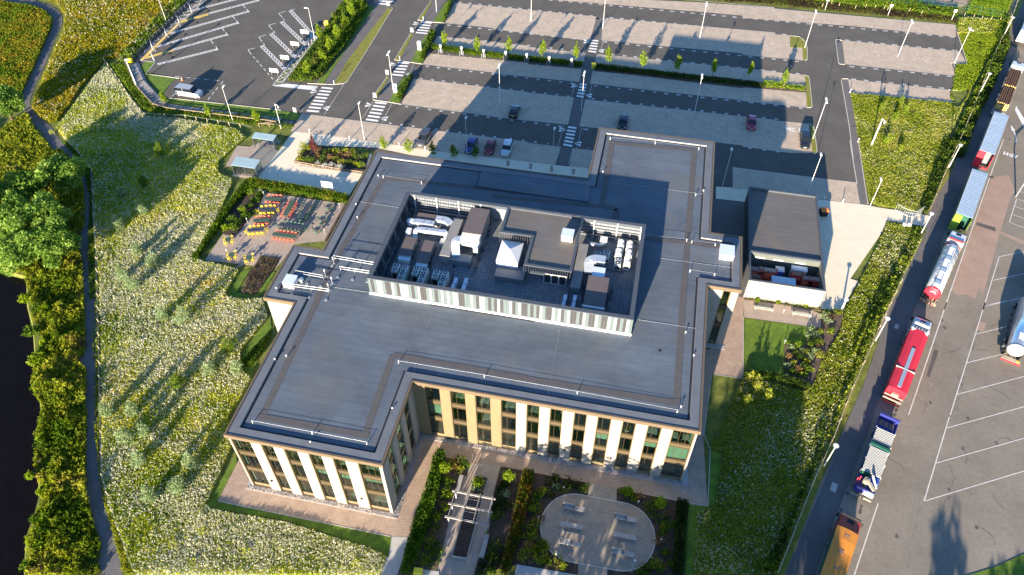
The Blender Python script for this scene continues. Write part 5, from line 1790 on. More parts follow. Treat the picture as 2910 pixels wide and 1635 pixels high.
for (x, y), lab in zip([(-8.93,45.75),(-9.00,48.37),(-9.09,51.55)], ('nearest the west wing roof', 'in the middle of three', 'nearest the hedge')):
    t = thing('cafe_table', 'small square dark table, ' + lab, 'table', (x, y, .014), None, -.08)
    B().box(-.4, -.4, .71, .4, .4, .75).make('table_top', 'table_dark', t)
    for sx in (-.34, .34):
        for sy in (-.34, .34):
            B().box(sx - .025, sy - .025, 0, sx + .025, sy + .025, .71).make('leg', 'steel_dark', t)
    for k, (dx, dy, r) in enumerate(((-.62, .05, pi / 2), (.65, -.05, -pi / 2), (.05, -.62, pi), (0, .64, 0))):
        chair('chair_green', x + dx, y + dy, r + random.uniform(-.2, .2), 'dark green chair, %s side of the small square table %s' % (('left', 'right', 'near', 'far')[k], lab), 'chairs at the small cafe tables')
for (x, y), lab in zip([(-22.23,40.36),(-20.12,37.18),(-17.09,37.13)], ('farthest back by the planted corner', 'nearest the terrace corner lamp', 'nearest the brown planting bed')):
    t = thing('cafe_table', 'round green table with yellow chairs, ' + lab, 'table', (x, y, .014))
    B().cyl(x, y, .724, .764, .5, .5, 20).make('table_top', 'table_green', t)
    B().cyl(x, y, .014, .724, .04, .04, 8).make('column', 'steel_dark', t)
    B().cyl(x, y, .014, .05, .26, .2, 12).make('foot', 'steel_dark', t)
    for k, a in enumerate((.3, 1.8, 3.4, 4.9)):
        chair('yellow_plastic', x + .68 * sin(a), y + .68 * cos(a), -a, 'yellow chair, %s side of the round table %s' % (('far', 'right', 'near', 'left')[k], lab), 'chairs at the round cafe tables')
for (x, y), lab in zip([(-21.42,52.38),(-21.33,45.45),(-21.25,37.77),(-7.54,45.50),(-7.41,52.20)], ('by the far hedge corner', 'beside the planted corner', 'in front of the first round table', 'near the small square tables', 'by the hedge and the building')):
    spot_light(x, y, 'short white-topped terrace lamp post ' + lab, .95)

# hedge between terrace and forecourt, leafy borders
def hedge(name, label, poly, h, pal, dens=70, size=.16, seed=1, group=None):
    A = abs(sum(poly[i][0] * poly[(i + 1) % len(poly)][1] - poly[(i + 1) % len(poly)][0] * poly[i][1] for i in range(len(poly)))) / 2
    o = field(name, poly, dens, h, size, pal, label, 'hedge', kind=None, hmin=.75, hn=1.2, pn=1.5, seed=seed, upright=.3, group=group)
    return o
hedge('hedge', 'clipped green hedge with autumn-tinted leaves between forecourt and terrace', [(-26.06,55.59),(-24.00,55.85),(-17.93,55.78),(-10.63,55.50),(-6.94,55.13),(-6.75,53.39),(-9.51,53.45),(-15.53,53.80),(-21.27,53.58),(-24.44,53.57)], 1.1, G_HEDGE, 230, .17, 4)
hedge('hedge', 'narrow bright green hedge running down the terrace edge beside the meadow', [(-26.16,55.57),(-24.27,53.94),(-25.11,50.15),(-25.28,46.79),(-25.20,41.93),(-25.25,37.15),(-25.17,35.35),(-26.06,35.44),(-26.15,39.97),(-26.47,45.60),(-26.42,51.50)], 1.0, G_HEDGE[:3], 160, .18, 9)
SEEN = {}


def shrub(x, y, r, h, pal, label, n=150, size=.16, group=None, name='shrub', kind='shrub', z=0.0):
    if label in SEEN:
        old = label
        label = ('larger ' if r > SEEN[old] else 'smaller ') + old
        if label in SEEN: label = ('tallest ' if h > 1 else 'lowest ') + old
    SEEN[label] = r
    t = thing(name, label, kind, (x, y, z), group)
    crown(t, 'foliage', [(0, 0, h * .5, r, r, h * .5), (r * .35, r * .2, h * .42, r * .6, r * .6, h * .42), (-r * .3, -r * .25, h * .4, r * .6, r * .6, h * .4)], n, size, pal, hollow=.3)
    b = B()
    for k in range(3):
        b.tube([(x, y, z), (x + .3 * r * cos(k * 2.1), y + .3 * r * sin(k * 2.1), z + h * .6)], .02, 4)
    b.make('stems', 'timber', t)
    return t
random.seed(12)
for i, (x, y) in enumerate([(-23.96,52.51),(-22.32,50.90),(-22.67,49.23),(-23.34,47.82),(-22.08,46.53),(-24.01,45.51),(-23.61,43.77),(-22.56,43.39),(-22.49,44.61),(-24.13,43.06),(-22.21,52.39),(-21.37,47.61)]):
    shrub(x, y, random.uniform(.6, 1.1), random.uniform(.7, 1.4), G_GREEN if i % 3 else G_LIME, '%s leafy shrub in the terrace corner bed, %s' % ('lime' if i % 3 == 0 else 'dark green', where(x, y, bbox([(-24.13,43.06),(-22.21,52.39)]))), 160, .18, 'shrubs in the planted corner of the terrace')
field('bed_planting', [(-15.62,38.54),(-12.57,38.67),(-12.60,36.16),(-12.99,30.45),(-15.41,30.40),(-16.09,34.81)], 60, .35, .12, [(3, (.10, .07, .045)), (2, (.16, .13, .06)), (2, (.08, .1, .03))], 'low brown heathery planting in the bed beside the west wing', 'planting', seed=31)
# notice board
q = (-10.60,55.17)
q0 = [(-11.95,56.05),(-9.93,55.73)]
t = thing('notice_board', 'wide white notice board on two dark legs behind the hedge', 'notice board', ((q0[0][0] + q0[1][0]) / 2, (q0[0][1] + q0[1][1]) / 2, 0))
xa, xb = q0[0][0], q0[1][0]
yy = (q0[0][1] + q0[1][1]) / 2
B().box(xa, yy, .9, xb, yy + .06, 2.2).make('board', 'white_metal', t)
for xx in (xa + .1, xb - .18):
    B().box(xx, yy + .06, 0, xx + .08, yy + .14, 2.2).make('leg', 'steel_dark', t)
for k, (u, v, w, h_) in enumerate(((.15, 1.75, .7, .12), (.15, 1.45, .9, .1), (.15, 1.2, .6, .08), (1.2, 1.15, .6, .8))):
    B().box(xa + u * .9, yy - .004, v, min(xa + u * .9 + w, xb - .08), yy + .0, v + h_).make('printed_panel', 'box_blue_white', t)

# cycle shelters
glass_mat('shelter_glass', (0.82, 0.88, 0.87), 0.14)
def shelter(label, L_, z, glazed):
    x0 = min(p[0] for p in L_); x1 = max(p[0] for p in L_); y0 = min(p[1] for p in L_); y1 = max(p[1] for p in L_)
    t = thing('cycle_shelter', label, 'shelter', (x0, y0, .013))
    B().add([(x0, y0, z), (x1, y0, z), (x1, y1, z + .12), (x0, y1, z + .12), (x0, y0, z + .06), (x1, y0, z + .06), (x1, y1, z + .18), (x0, y1, z + .18)],
            [(3, 2, 1, 0), (4, 5, 6, 7), (0, 1, 5, 4), (1, 2, 6, 5), (2, 3, 7, 6), (3, 0, 4, 7)]).make('roof', 'shelter_roof', t)
    for xx in (x0 + .04, (x0 + x1) / 2, x1 - .12):
        for yy in (y0 + .04, y1 - .12):
            if yy < y0 + 1 and not glazed and abs(xx - (x0 + x1) / 2) < 1: continue
            B().box(xx, yy, .013, xx + .08, yy + .08, z).make('post', 'steel_dark', t)
    if glazed:
        for xa, xb in ((x0 + .12, (x0 + x1) / 2), ((x0 + x1) / 2 + .08, x1 - .12)):
            B().box(xa, y0 + .06, .15, xb, y0 + .08, z - .1).make('glass_pane', 'shelter_glass', t)
    for xx in (x0 + .07, x1 - .09):
        B().box(xx, y0 + .14, .15, xx + .02, y1 - .14, z - .1).make('glass_pane', 'shelter_glass', t)
    return t
mat('shelter_roof', (0.30, 0.42, 0.46), 0.3, 0.06, 0.8)
shelter('open-fronted cycle shelter with a blue-grey roof and one bicycle inside, the farther one', [(-28.91,66.55),(-24.71,66.47),(-24.92,64.94),(-29.01,64.97)], 2.2, False)
shelter('glass-fronted shelter with a pale blue roof, the nearer one', [(-29.23,59.10),(-24.97,59.15),(-24.67,56.97),(-28.84,56.83)], 2.1, True)
def bicycle(x, y, a, label, m='steel_dark'):
    t = thing('bicycle', label, 'bicycle', (x, y, .013), None, a)
    for dx in (-.5, .5):
        n = 18
        P = [(dx + .33 * cos(2 * pi * k / n), 0, .34 + .33 * sin(2 * pi * k / n)) for k in range(n + 1)]
        w = B().tube(P, .022, 5, cap=False)
        for k in range(6):
            w.tube([(dx, 0, .34), (dx + .32 * cos(k * pi / 3), 0, .34 + .32 * sin(k * pi / 3))], .006, 3)
        w.make('wheel', 'rubber', t)
    f = B()
    for p, q_ in (((-.5, 0, .34), (-.18, 0, .85)), ((-.5, 0, .34), (-.05, 0, .34)), ((-.05, 0, .34), (-.18, 0, .9)), ((-.05, 0, .34), (.35, 0, .85)), ((-.18, 0, .82), (.35, 0, .85)), ((.5, 0, .34), (.33, 0, .98))):
        f.tube([p, q_], .025, 5)
    f.make('frame', m, t)
    B().tube([(.3, -.25, 1.0), (.33, 0, .98), (.3, .25, 1.0)], .016, 5).make('handlebar', 'galvanised', t)
    B().box(-.32, -.07, .9, -.06, .07, .95).make('saddle', 'rubber', t)
qq = (-26.66,65.50)
bicycle(qq[0], qq[1], .2, 'dark bicycle parked inside the farther cycle shelter', 'blue_plastic')
for (x, y), lab in zip([(-28.34,65.17),(-27.73,64.97)], ('left', 'right')):
    t = thing('cycle_stand', 'silver hoop cycle stand inside the farther shelter, the %s one' % lab, 'cycle stand', (x, y, .013), 'cycle stands in the shelter')
    B().tube([(x, y - .35, .01), (x, y - .35, .75), (x, y - .25, .85), (x, y + .25, .85), (x, y + .35, .75), (x, y + .35, .01)], .03, 6).make('hoop', 'galvanised', t)
# planted forecourt bed with timber edge
bedp = [(-19.95,62.28),(-19.43,68.74),(-17.63,67.82),(-7.46,67.73),(-6.61,62.97),(-7.05,61.97),(-14.69,61.86)]
struct('planting_bed', B().prism(bedp, -.05, .12), 'soil')
t = thing('timber_rail', 'low timber edging rail on short posts round the forecourt bed', 'rail', (bedp[0][0], bedp[0][1], 0))
rp = [(-19.36,69.08),(-19.89,62.14),(-10.12,61.77),(-6.82,61.87)]
for a_, c_ in zip(rp, rp[1:]):
    B().beam((a_[0], a_[1], .42), (c_[0], c_[1], .42), .09, .12).make('rail', 'timber', t)
    n = int(hypot(c_[0] - a_[0], c_[1] - a_[1]) / 1.1)
    for k in range(n):
        q = lerp(a_, c_, k / n)
        B().box(q[0] - .05, q[1] - .05, 0, q[0] + .05, q[1] + .05, .36).make('post', 'timber', t)
random.seed(8)
PALS = [G_YELLOW, G_GREEN, G_LIME, G_SILVER, G_HEDGE, [(2, (.25, .14, .06)), (2, (.3, .2, .09)), (1, (.12, .1, .04))]]
PN = ['yellowish grass clump', 'dark green shrub', 'lime green plant', 'silvery shrub', 'russet shrub', 'tan grass clump']
cnt = 0
for i, (x, y) in enumerate([(-19.17,63.06),(-19.81,65.12),(-19.04,66.23),(-17.76,63.05),(-16.72,62.96),(-16.36,64.59),(-16.86,66.38),(-14.91,63.96),(-15.51,66.03),(-13.91,64.49),(-14.50,66.56),(-13.45,66.46),(-12.69,64.43),(-12.30,66.08),(-11.26,63.81),(-10.78,65.77),(-9.97,64.08),(-9.56,65.72),(-8.66,63.75),(-8.53,65.62),(-7.64,63.66),(-7.62,66.44),(-20.04,66.66),(-15.24,63.27),(-10.46,67.10),(-11.88,67.12)]):
    k = random.choice([0, 0, 1, 1, 2, 4, 5])
    shrub(x, y, random.uniform(.5, .95), random.uniform(.6, 1.5), PALS[k], PN[k] + ' in the timber-edged forecourt bed, ' + where(x, y, bbox(bedp)), 110, .17, PN[k] + 's in the forecourt bed', z=.1)
for (x, y), lab in zip([(-15.43,62.47),(-14.01,62.16),(-12.93,62.69),(-11.58,62.52),(-10.88,62.52)], ('leftmost', 'second', 'middle', 'fourth', 'rightmost')):
    shrub(x, y, .6, .8, [(1, (.35, .36, .33)), (2, (.55, .55, .5))], 'silver-white shrub by the timber rail, %s of the row' % lab, 130, .13, 'silver shrubs by the timber rail', z=.1)
t = thing('young_tree', 'slender dark red-leaved tree at the corner of the forecourt bed', 'tree', ((-17.61,66.22)[0], (-17.61,66.22)[1], 0))
crown(t, 'crown', [(0, 0, 1.2, .7, .7, .9), (0, 0, 2.3, .4, .4, 1.0), (0, 0, 3.2, .2, .2, .7)], 420, .16, [(2, (.10, .025, .03)), (2, (.18, .05, .045)), (1, (.25, .1, .06))])
b = B().tube([(0, 0, 0), (0, 0, 3.0)], [.05, .02], 6)
o = b.make('trunk', 'timber', None); o.parent = t

# ================================================================ FRONT COURT: beds, pergola, round plaza with benches
struct('court_walk', B().sheet([(26.18,8.98),(30.35,9.38),(30.26,-5.13),(26.06,-6.01),(25.85,-4.93),(25.87,9.40)], 0.012), 'terrace_paving')
struct('court_slab_path', B().sheet([(19.37,-2.65),(21.83,-2.21),(21.55,-6.97),(19.69,-7.36)], 0.012), 'concrete')
circ = []
_c = [(43.81,2.96)]
_ea = [(36.69,3.05),(50.48,4.50),(40.53,7.56),(44.63,-2.83)]
_ccx = (_ea[0][0] + _ea[1][0]) / 2
_rr = (_ea[1][0] - _ea[0][0]) / 2
_ccy = (_ea[0][1] + _ea[1][1]) / 2
_lt, _lb = [(39.93,7.44),(41.86,-1.34)]
_rt, _rb2 = [(45.35,7.44),(47.49,-1.22)]
_r1 = (_lt[1] - _lb[1]) / 2
_r2 = (_rt[1] - _rb2[1]) / 2
_cl = ((_lt[0] + _lb[0]) / 2, (_lt[1] + _lb[1]) / 2)
_cr = ((_rt[0] + _rb2[0]) / 2, (_rt[1] + _rb2[1]) / 2)
_xl = _cl[0] - (36.69,3.05)[0]
_xr = (50.48,4.50)[0] - _cr[0]
PL = [(_cl[0] + _xl * cos(pi / 2 + k * pi / 20), _cl[1] + _r1 * sin(pi / 2 + k * pi / 20)) for k in range(21)] + [(_cr[0] + _xr * cos(-pi / 2 + k * pi / 20), _cr[1] + _r2 * sin(-pi / 2 + k * pi / 20)) for k in range(21)]
court_dark = B()
# planting beds as raised soil prisms cut round the paths
struct('planting_bed', B().prism([(22.71,9.03),(25.94,9.22),(26.41,7.08),(25.59,6.91),(25.77,-3.18),(25.93,-5.70),(22.99,-6.05),(22.05,-6.87),(21.55,-6.97),(21.78,-0.66),(21.91,3.66),(21.83,9.01)], -.05, .07), 'bark_mulch')
struct('planting_bed', B().prism([(30.35,9.26),(41.75,9.21),(41.78,7.52),(42.34,3.51),(41.17,3.26),(42.06,-2.68),(34.91,-4.17),(34.91,-2.89),(30.25,-5.15),(30.49,-3.14),(30.83,-0.32),(30.22,5.40),(30.27,9.00)], -.05, .070), 'soil')
struct('planting_bed', B().prism([(45.22,9.16),(54.14,9.06),(54.06,3.16),(54.10,-2.13),(45.77,-3.87),(45.34,-1.37),(45.72,4.22)], -.05, .074), 'soil')
struct('round_plaza', B().prism(PL, -.05, .09), 'grey_sett')
struct('round_plaza_edge', B().line(PL + [PL[0]], .12, .094), 'kerb_stone')
struct('plaza_walk', B().prism([(41.71,9.35),(45.22,9.24),(45.56,5.63),(45.32,2.02),(45.35,-1.50),(45.59,-3.91),(42.16,-4.63),(41.92,-1.35),(42.02,2.02),(41.84,7.08)], -.05, .086), 'grey_sett')
struct('court_slab_path', B().prism([(34.85,-2.90),(42.06,-2.68),(42.16,-4.63),(34.99,-6.13)], -.05, .083), 'concrete')
struct('court_slab_path', B().prism([(24.22,-5.73),(26.16,-5.58),(26.58,-6.61),(24.23,-7.10)], -.05, .083), 'concrete')
# raised timber planters under the pergola
def planter(L_, label, h=.35):
    t = thing('raised_planter', label, 'planter', (L_[0][0], L_[0][1], .012))
    B().prism(L_, .012, h - .06).make('soil_fill', 'soil', t)
    for a_, c_ in zip(L_, L_[1:] + L_[:1]):
        B().beam((a_[0], a_[1], h / 2), (c_[0], c_[1], h / 2), .1, h).make('side_board', 'timber_grey', t)
    return t
PLA = [(27.28,7.18),(29.08,7.28),(29.00,-3.47),(27.22,-3.55)]
planter(PLA, 'long narrow raised planter running under the pergola')
field('planter_leaves', [(27.35,7.05),(29.01,7.15),(29.00,5.19),(27.28,5.05)], 60, .25, .13, G_SILVER, 'silvery low plants in the far end of the raised planter', 'planting', z0=.3, seed=5)
def slat_bench(label, x0, y0, x1, y1, back=None, h=.45, z=.09, group=None):
    t = thing('timber_bench', label, 'bench', ((x0 + x1) / 2, (y0 + y1) / 2, z), group)
    n = 4
    if x1 - x0 > y1 - y0:
        w = (y1 - y0) / n
        for k in range(n):
            B().box(x0, y0 + k * w + .01, z + h - .05, x1, y0 + (k + 1) * w - .01, z + h).make('slat', 'timber_grey', t)
        for xx in (x0 + .35, x1 - .45):
            B().box(xx, y0 + .03, z, xx + .1, y1 - .03, z + h - .05).make('leg', 'steel_mid', t)
        if back:
            a_, c_ = back
            B().box(x0 + (x1 - x0) * a_, y1 - .08, z + .5, x0 + (x1 - x0) * c_, y1, z + .85).make('backrest', 'timber_grey', t)
            for xx in (a_, c_):
                B().box(x0 + (x1 - x0) * xx - .03, y0 + .05, z + h, x0 + (x1 - x0) * xx + .03, y1, z + .66).make('arm', 'steel_dark', t)
    else:
        w = (x1 - x0) / n
        for k in range(n):
            B().box(x0 + k * w + .01, y0, z + h - .05, x0 + (k + 1) * w - .01, y1, z + h).make('slat', 'timber_grey', t)
        for yy in (y0 + .3, y1 - .4):
            B().box(x0 + .03, yy, z, x1 - .03, yy + .1, z + h - .05).make('leg', 'steel_mid', t)
    return t
for q, lab, bk_ in (([(40.36,5.29)], 'far left bench on the round plaza with a half backrest', (0, .5)), ([(40.41,2.98)], 'middle left backless bench on the round plaza', None), ([(40.53,0.76)], 'near left bench on the round plaza with a half backrest', (.1, .6)),
                  ([(46.75,5.24)], 'far right bench on the round plaza with a half backrest', (0, .5)), ([(46.82,2.98)], 'middle right backless bench on the round plaza', None), ([(46.85,0.85)], 'near right bench on the round plaza with a half backrest', (0, .5))):
    x, y = q[0]
    slat_bench(lab, x - 1.38, y - .3, x + 1.38, y + .3, bk_)
q = (25.58,3.95,25.95,6.83)
slat_bench('timber bench at the left side of the court beside the small trees', (q[0] + q[2]) / 2 - .25, q[1], (q[0] + q[2]) / 2 + .25, q[3], z=.02)
q = (30.36,-3.17,30.97,-0.16)
slat_bench('timber bench right of the near end of the raised planter', (q[0] + q[2]) / 2 - .3, q[1], (q[0] + q[2]) / 2 + .3, q[3], z=.02)
# pergola
g0 = [(25.76,3.65),(30.57,3.68),(30.68,0.31),(25.63,0.19)]
gx0 = (g0[0][0] + g0[3][0]) / 2; gx1 = (g0[1][0] + g0[2][0]) / 2
gy0 = (g0[2][1] + g0[3][1]) / 2; gy1 = (g0[0][1] + g0[1][1]) / 2
t = thing('pergola', 'grey timber pergola standing over the raised planter', 'pergola', ((gx0 + gx1) / 2, (gy0 + gy1) / 2, .012))
for k in range(3):
    y = gy0 + (gy1 - gy0) * k / 2
    for dy in (-.09, .05):
        B().box(gx0 - .25, y + dy, 1.96, gx1 + .25, y + dy + .045, 2.12).make('cross_beam', 'timber_grey', t)
    for x in (gx0 + .1, gx1 - .25):
        B().box(x, y - .06, .012, x + .14, y + .06, 2.1).make('post', 'timber_grey', t)
for k in range(4):
    x = gx0 + .15 + (gx1 - gx0 - .3) * k / 3
    B().box(x - .03, gy0 - .3, 2.12, x + .03, gy1 + .3, 2.24).make('rafter', 'timber_grey', t)
for x in (gx0 + .1, gx1 - .12):
    B().box(x, gy0 - .2, 1.8, x + .06, gy1 + .2, 1.95).make('side_beam', 'timber_grey', t)
b = B()
for k in range(10):
    y = gy0 + .2 + k * .33
    b.tube([(gx0 + 1.4, y, 1.93), (gx1 - 1.3, y, 1.93)], .008, 3)
b.make('climbing_wires', 'galvanised', t)
# court hedges and plants
hedge('hedge', 'dense bright green hedge along the left edge of the front court', [(21.78,9.75),(22.77,9.71),(23.11,8.82),(23.51,4.25),(23.60,-0.10),(23.44,-3.04),(23.36,-5.45),(22.76,-6.70),(22.03,-6.86),(21.73,-4.61),(21.56,-0.10),(21.76,3.44),(21.69,6.62),(21.52,8.72)], 1.15, [(2, (.04, .09, .012)), (3, (.07, .15, .015)), (2, (.13, .22, .02))], 230, .16, 17)
hedge('hedge', 'green to russet hedge between the pergola bed and the round plaza', [(33.32,9.30),(34.58,9.33),(34.79,8.21),(34.73,5.27),(34.72,2.23),(34.52,-0.72),(34.25,-3.17),(34.11,-4.33),(33.38,-4.48),(33.08,-2.23),(33.25,0.66),(33.25,4.52),(33.22,7.20)], 1.0, [(3, (.04, .08, .012)), (2, (.09, .12, .015)), (2, (.20, .12, .02)), (1, (.25, .10, .02))], 210, .16, 23)
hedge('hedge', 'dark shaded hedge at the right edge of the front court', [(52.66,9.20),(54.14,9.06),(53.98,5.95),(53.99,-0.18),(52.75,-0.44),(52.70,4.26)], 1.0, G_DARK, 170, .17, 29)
hedge('hedge', 'dark green hedge between the garden lawn and the wild grass', [(60.83,30.75),(63.64,31.15),(66.64,31.00),(69.59,30.29),(69.72,29.84),(68.96,29.40),(66.31,29.98),(63.63,30.18),(60.61,29.74)], 1.0, G_DARK[1:] + [(2, (.07, .13, .015))], 200, .18, 33)
hedge('hedge', 'low green hedge strip west of the building below the plain white wall', [(-7.94,22.76),(-7.43,24.35),(-7.31,20.20),(-7.68,17.32),(-9.61,17.51)], .8, G_GREEN[:3], 170, .16, 37)
random.seed(14)
bt = [('pergola left bed', [(23.97,8.04),(24.39,7.66),(24.00,5.95),(24.51,5.60),(24.30,4.42),(24.77,3.84),(24.04,3.47),(24.42,2.44),(24.80,2.20),(24.32,1.34),(24.20,0.67),(24.29,-0.38),(24.32,-1.21),(24.16,-2.07),(24.25,-3.07),(24.85,-2.74),(25.53,-3.41),(24.33,-4.06),(24.18,-4.89),(25.29,-4.65),(24.56,8.64),(25.11,9.00),(25.79,8.43),(25.25,7.61)], 0),
      ('bed right of the pergola', [(31.49,7.98),(31.07,6.06),(31.61,5.50),(30.92,4.91),(31.49,4.15),(30.81,3.56),(31.38,2.82),(31.13,2.12),(31.33,6.80),(32.36,3.89),(31.89,-1.27),(31.40,-2.58),(32.23,-2.80),(32.77,-3.48),(31.25,-3.60),(31.06,-4.42),(32.20,-4.38),(32.85,-2.07)], 1),
      ('strip left of the round plaza', [(35.75,6.37),(35.36,5.18),(35.36,4.08),(36.04,3.15),(35.45,1.54),(35.51,0.72),(36.73,-1.06),(37.34,-0.13),(37.40,-1.52),(36.10,-0.79),(35.50,-1.72),(37.50,-2.09),(36.26,6.93)], 2),
      ('bed north of the round plaza', [(37.06,8.38),(37.70,7.89),(39.09,8.80),(40.40,8.46),(38.85,7.67),(37.23,6.57),(37.53,8.94),(41.12,8.30)], 1),
      ('bed right of the round plaza', [(45.88,8.84),(46.72,8.71),(47.96,8.52),(49.52,7.79),(50.57,8.16),(49.87,6.83),(50.99,6.19),(51.32,5.25),(51.47,6.87),(50.94,3.33),(51.24,4.52),(50.66,0.41),(49.48,-0.76),(49.94,-0.14),(51.82,2.00),(52.22,5.58),(52.41,0.78),(51.33,-0.11),(49.27,-1.20),(47.59,8.14)], 3),
      ('bed left of the round plaza', [(35.76,6.26),(35.84,4.33),(36.19,3.23),(36.00,2.04),(36.10,0.78),(37.20,-0.10),(36.61,-1.18),(37.55,-0.58),(39.32,-1.70),(40.18,-2.18),(38.31,-1.91),(35.67,-0.42),(35.67,-1.79)], 2)]
for bn, L_, md in bt:
    bb_ = bbox(L_)
    for i, (x, y) in enumerate(L_):
        k = random.choice([[0, 1, 2, 1, 5], [1, 1, 1, 3, 4], [0, 5, 1, 4, 0], [0, 1, 1, 4, 5]][md])
        pal = G_DARK if (md in (1,) and random.random() < .6) else PALS[k]
        nm = 'dark low shrub' if pal is G_DARK else PN[k]
        shrub(x, y, random.uniform(.5, 1.1), random.uniform(.4, 1.0), pal, '%s in the %s, %s' % (nm, bn, where(x, y, bb_)), 120, .16, '%ss in the %s' % (nm, bn), z=.06)
for (x, y), h, lab in zip([(31.78,7.27),(28.06,6.18),(50.56,7.42),(46.57,8.53),(23.61,6.81)], (2.6, 1.2, 3.0, 1.6, 2.4), ('in the bed right of the pergola', 'at the far end of the planter', 'right of the round plaza', 'at the corner of the right plaza bed', 'beside the left timber bench')):
    t = thing('young_tree', 'small young tree with bright green leaves ' + lab, 'tree', (x, y, .05))
    crown(t, 'crown', [(0, 0, h * .62, .7, .7, h * .33), (.3, .2, h * .5, .45, .45, h * .2)], 220, .2, G_LIME)
    o = B().tube([(0, 0, 0), (.03, 0, h * .8)], [.05, .02], 6).make('trunk', 'timber', None)
    o.parent = t
q = (23.91,-6.26)
t = thing('grit_bin', 'bright yellow grit bin at the bottom edge of the front court', 'grit bin', (q[0], q[1], .08), None, .1)
B().cbox(0, 0, 0, .55, .95, .7, 0, 0, 1.05).make('tub', 'yellow_plastic', t)
B().add([(-.52, -.4, .55), (.52, -.4, .55), (.52, .4, .6), (-.52, .4, .6), (-.45, -.3, .72), (.45, -.3, .72), (.45, .3, .8), (-.45, .3, .8)], [(3, 2, 1, 0), (4, 5, 6, 7), (0, 1, 5, 4), (1, 2, 6, 5), (2, 3, 7, 6), (3, 0, 4, 7)]).make('lid', 'yellow_plastic', t)
for (x, y), lab in zip([(38.71,7.72),(36.32,3.11),(51.13,3.37),(39.20,-0.98),(48.04,7.70)] + [(22.40,-5.64)], ('north of the round plaza', 'left of the round plaza', 'right of the round plaza', 'at the lower left of the round plaza', 'upper right of the round plaza', 'in the left court hedge')):
    spot_light(x, y, 'small white-capped garden light ' + lab, .6)
q = (48.12,-1.12)
t = thing('lamp_post', 'slim lamp post at the bottom of the round plaza, foot at the near rim', 'lamp post', (q[0], q[1], .05))
B().tube([(q[0], q[1], .05), (q[0], q[1], 3.4)], [.07, .05], 8).make('pole', 'galvanised', t)
B().cyl(q[0], q[1], 3.4, 3.6, .14, .1, 10).make('lamp_head', 'unit_white', t)

# lawn verges round the court
lawn_part('verge', [[(-3.01,-2.70),(19.51,-2.67),(19.93,-5.22),(18.03,-4.39),(6.49,-3.29),(-3.43,-3.61)], [(56.55,17.29),(58.10,17.12),(57.34,9.58),(55.12,8.22),(55.23,0.09),(54.30,-0.11),(54.15,8.91),(56.55,9.12)], [(-4.18,-2.12),(-3.63,3.83),(-3.07,2.81),(-3.04,-2.63),(-3.75,-4.71)]], 'lawn', .02)

# ================================================================ CAR PARK
# painted markings
def quad_t(q, s, t):
    """point inside a four-corner patch"""
    a = lerp(q[0], q[1], s)
    c = lerp(q[3], q[2], s)
    return lerp(a, c, t)
zb = B()
for q, n in (([(-24.16,86.71),(-21.72,86.82),(-21.47,78.04),(-23.97,77.89)], 8), ([(-11.73,83.95),(-9.33,83.99),(-9.10,77.49),(-11.57,77.52)], 6), ([(-11.68,99.04),(-9.31,99.24),(-9.10,93.87),(-11.45,93.79)], 5), ([(-11.74,116.61),(-9.23,116.64),(-8.93,111.38),(-11.58,111.31)], 5), ([(-24.49,125.47),(-20.12,125.85),(-21.29,122.32),(-24.10,122.26)], 3),
             ([(27.41,116.71),(28.93,116.80),(29.08,111.45),(27.34,111.54)], 5), ([(27.38,98.90),(28.84,99.00),(28.84,93.94),(27.38,94.03)], 5), ([(27.32,83.75),(28.99,83.74),(29.04,77.42),(27.36,77.57)], 6)):
    for i in range(n):
        t0 = i / (n - .5)
        t1 = (i + .5) / (n - .5)
        P_ = [quad_t(q, 0, t0), quad_t(q, 1, t0), quad_t(q, 1, t1), quad_t(q, 0, t1)]
        zb.add([(x, y, .034) for x, y in P_], [(3, 2, 1, 0)])
    w = hypot(q[1][0] - q[0][0], q[1][1] - q[0][1])
    if n > 3:
        for base, sg in ((quad_t(q, 0, .22), -1), (quad_t(q, 1, .8), 1)):
            for dy in (-.42, .42):
                zb.add([(base[0] + sg * .2, base[1] + dy * .3, .034), (base[0] + sg * 1.55, base[1] + dy * 1.9, .034), (base[0] + sg * 1.55, base[1] + dy * .35, .034)], [(0, 1, 2) if dy * sg < 0 else (0, 2, 1)])
struct('zebra_crossings', zb, 'white_paint')

# bay numbers: digit outlines from the built-in font, laid flat
GL = {}


def glyph(ch, size):
    k = (ch, size)
    if k not in GL:
        cu = bpy.data.curves.new('t', 'FONT')
        cu.body = ch
        cu.size = size
        cu.resolution_u = 1
        ob = bpy.data.objects.new('t', cu)
        me = bpy.data.meshes.new_from_object(ob)
        GL[k] = ([tuple(v.co) for v in me.vertices], [tuple(p.vertices) for p in me.polygons], max([v.co.x for v in me.vertices] or [0]) + size * .08)
        bpy.data.objects.remove(ob)
        bpy.data.meshes.remove(me)
        bpy.data.curves.remove(cu)
    return GL[k]


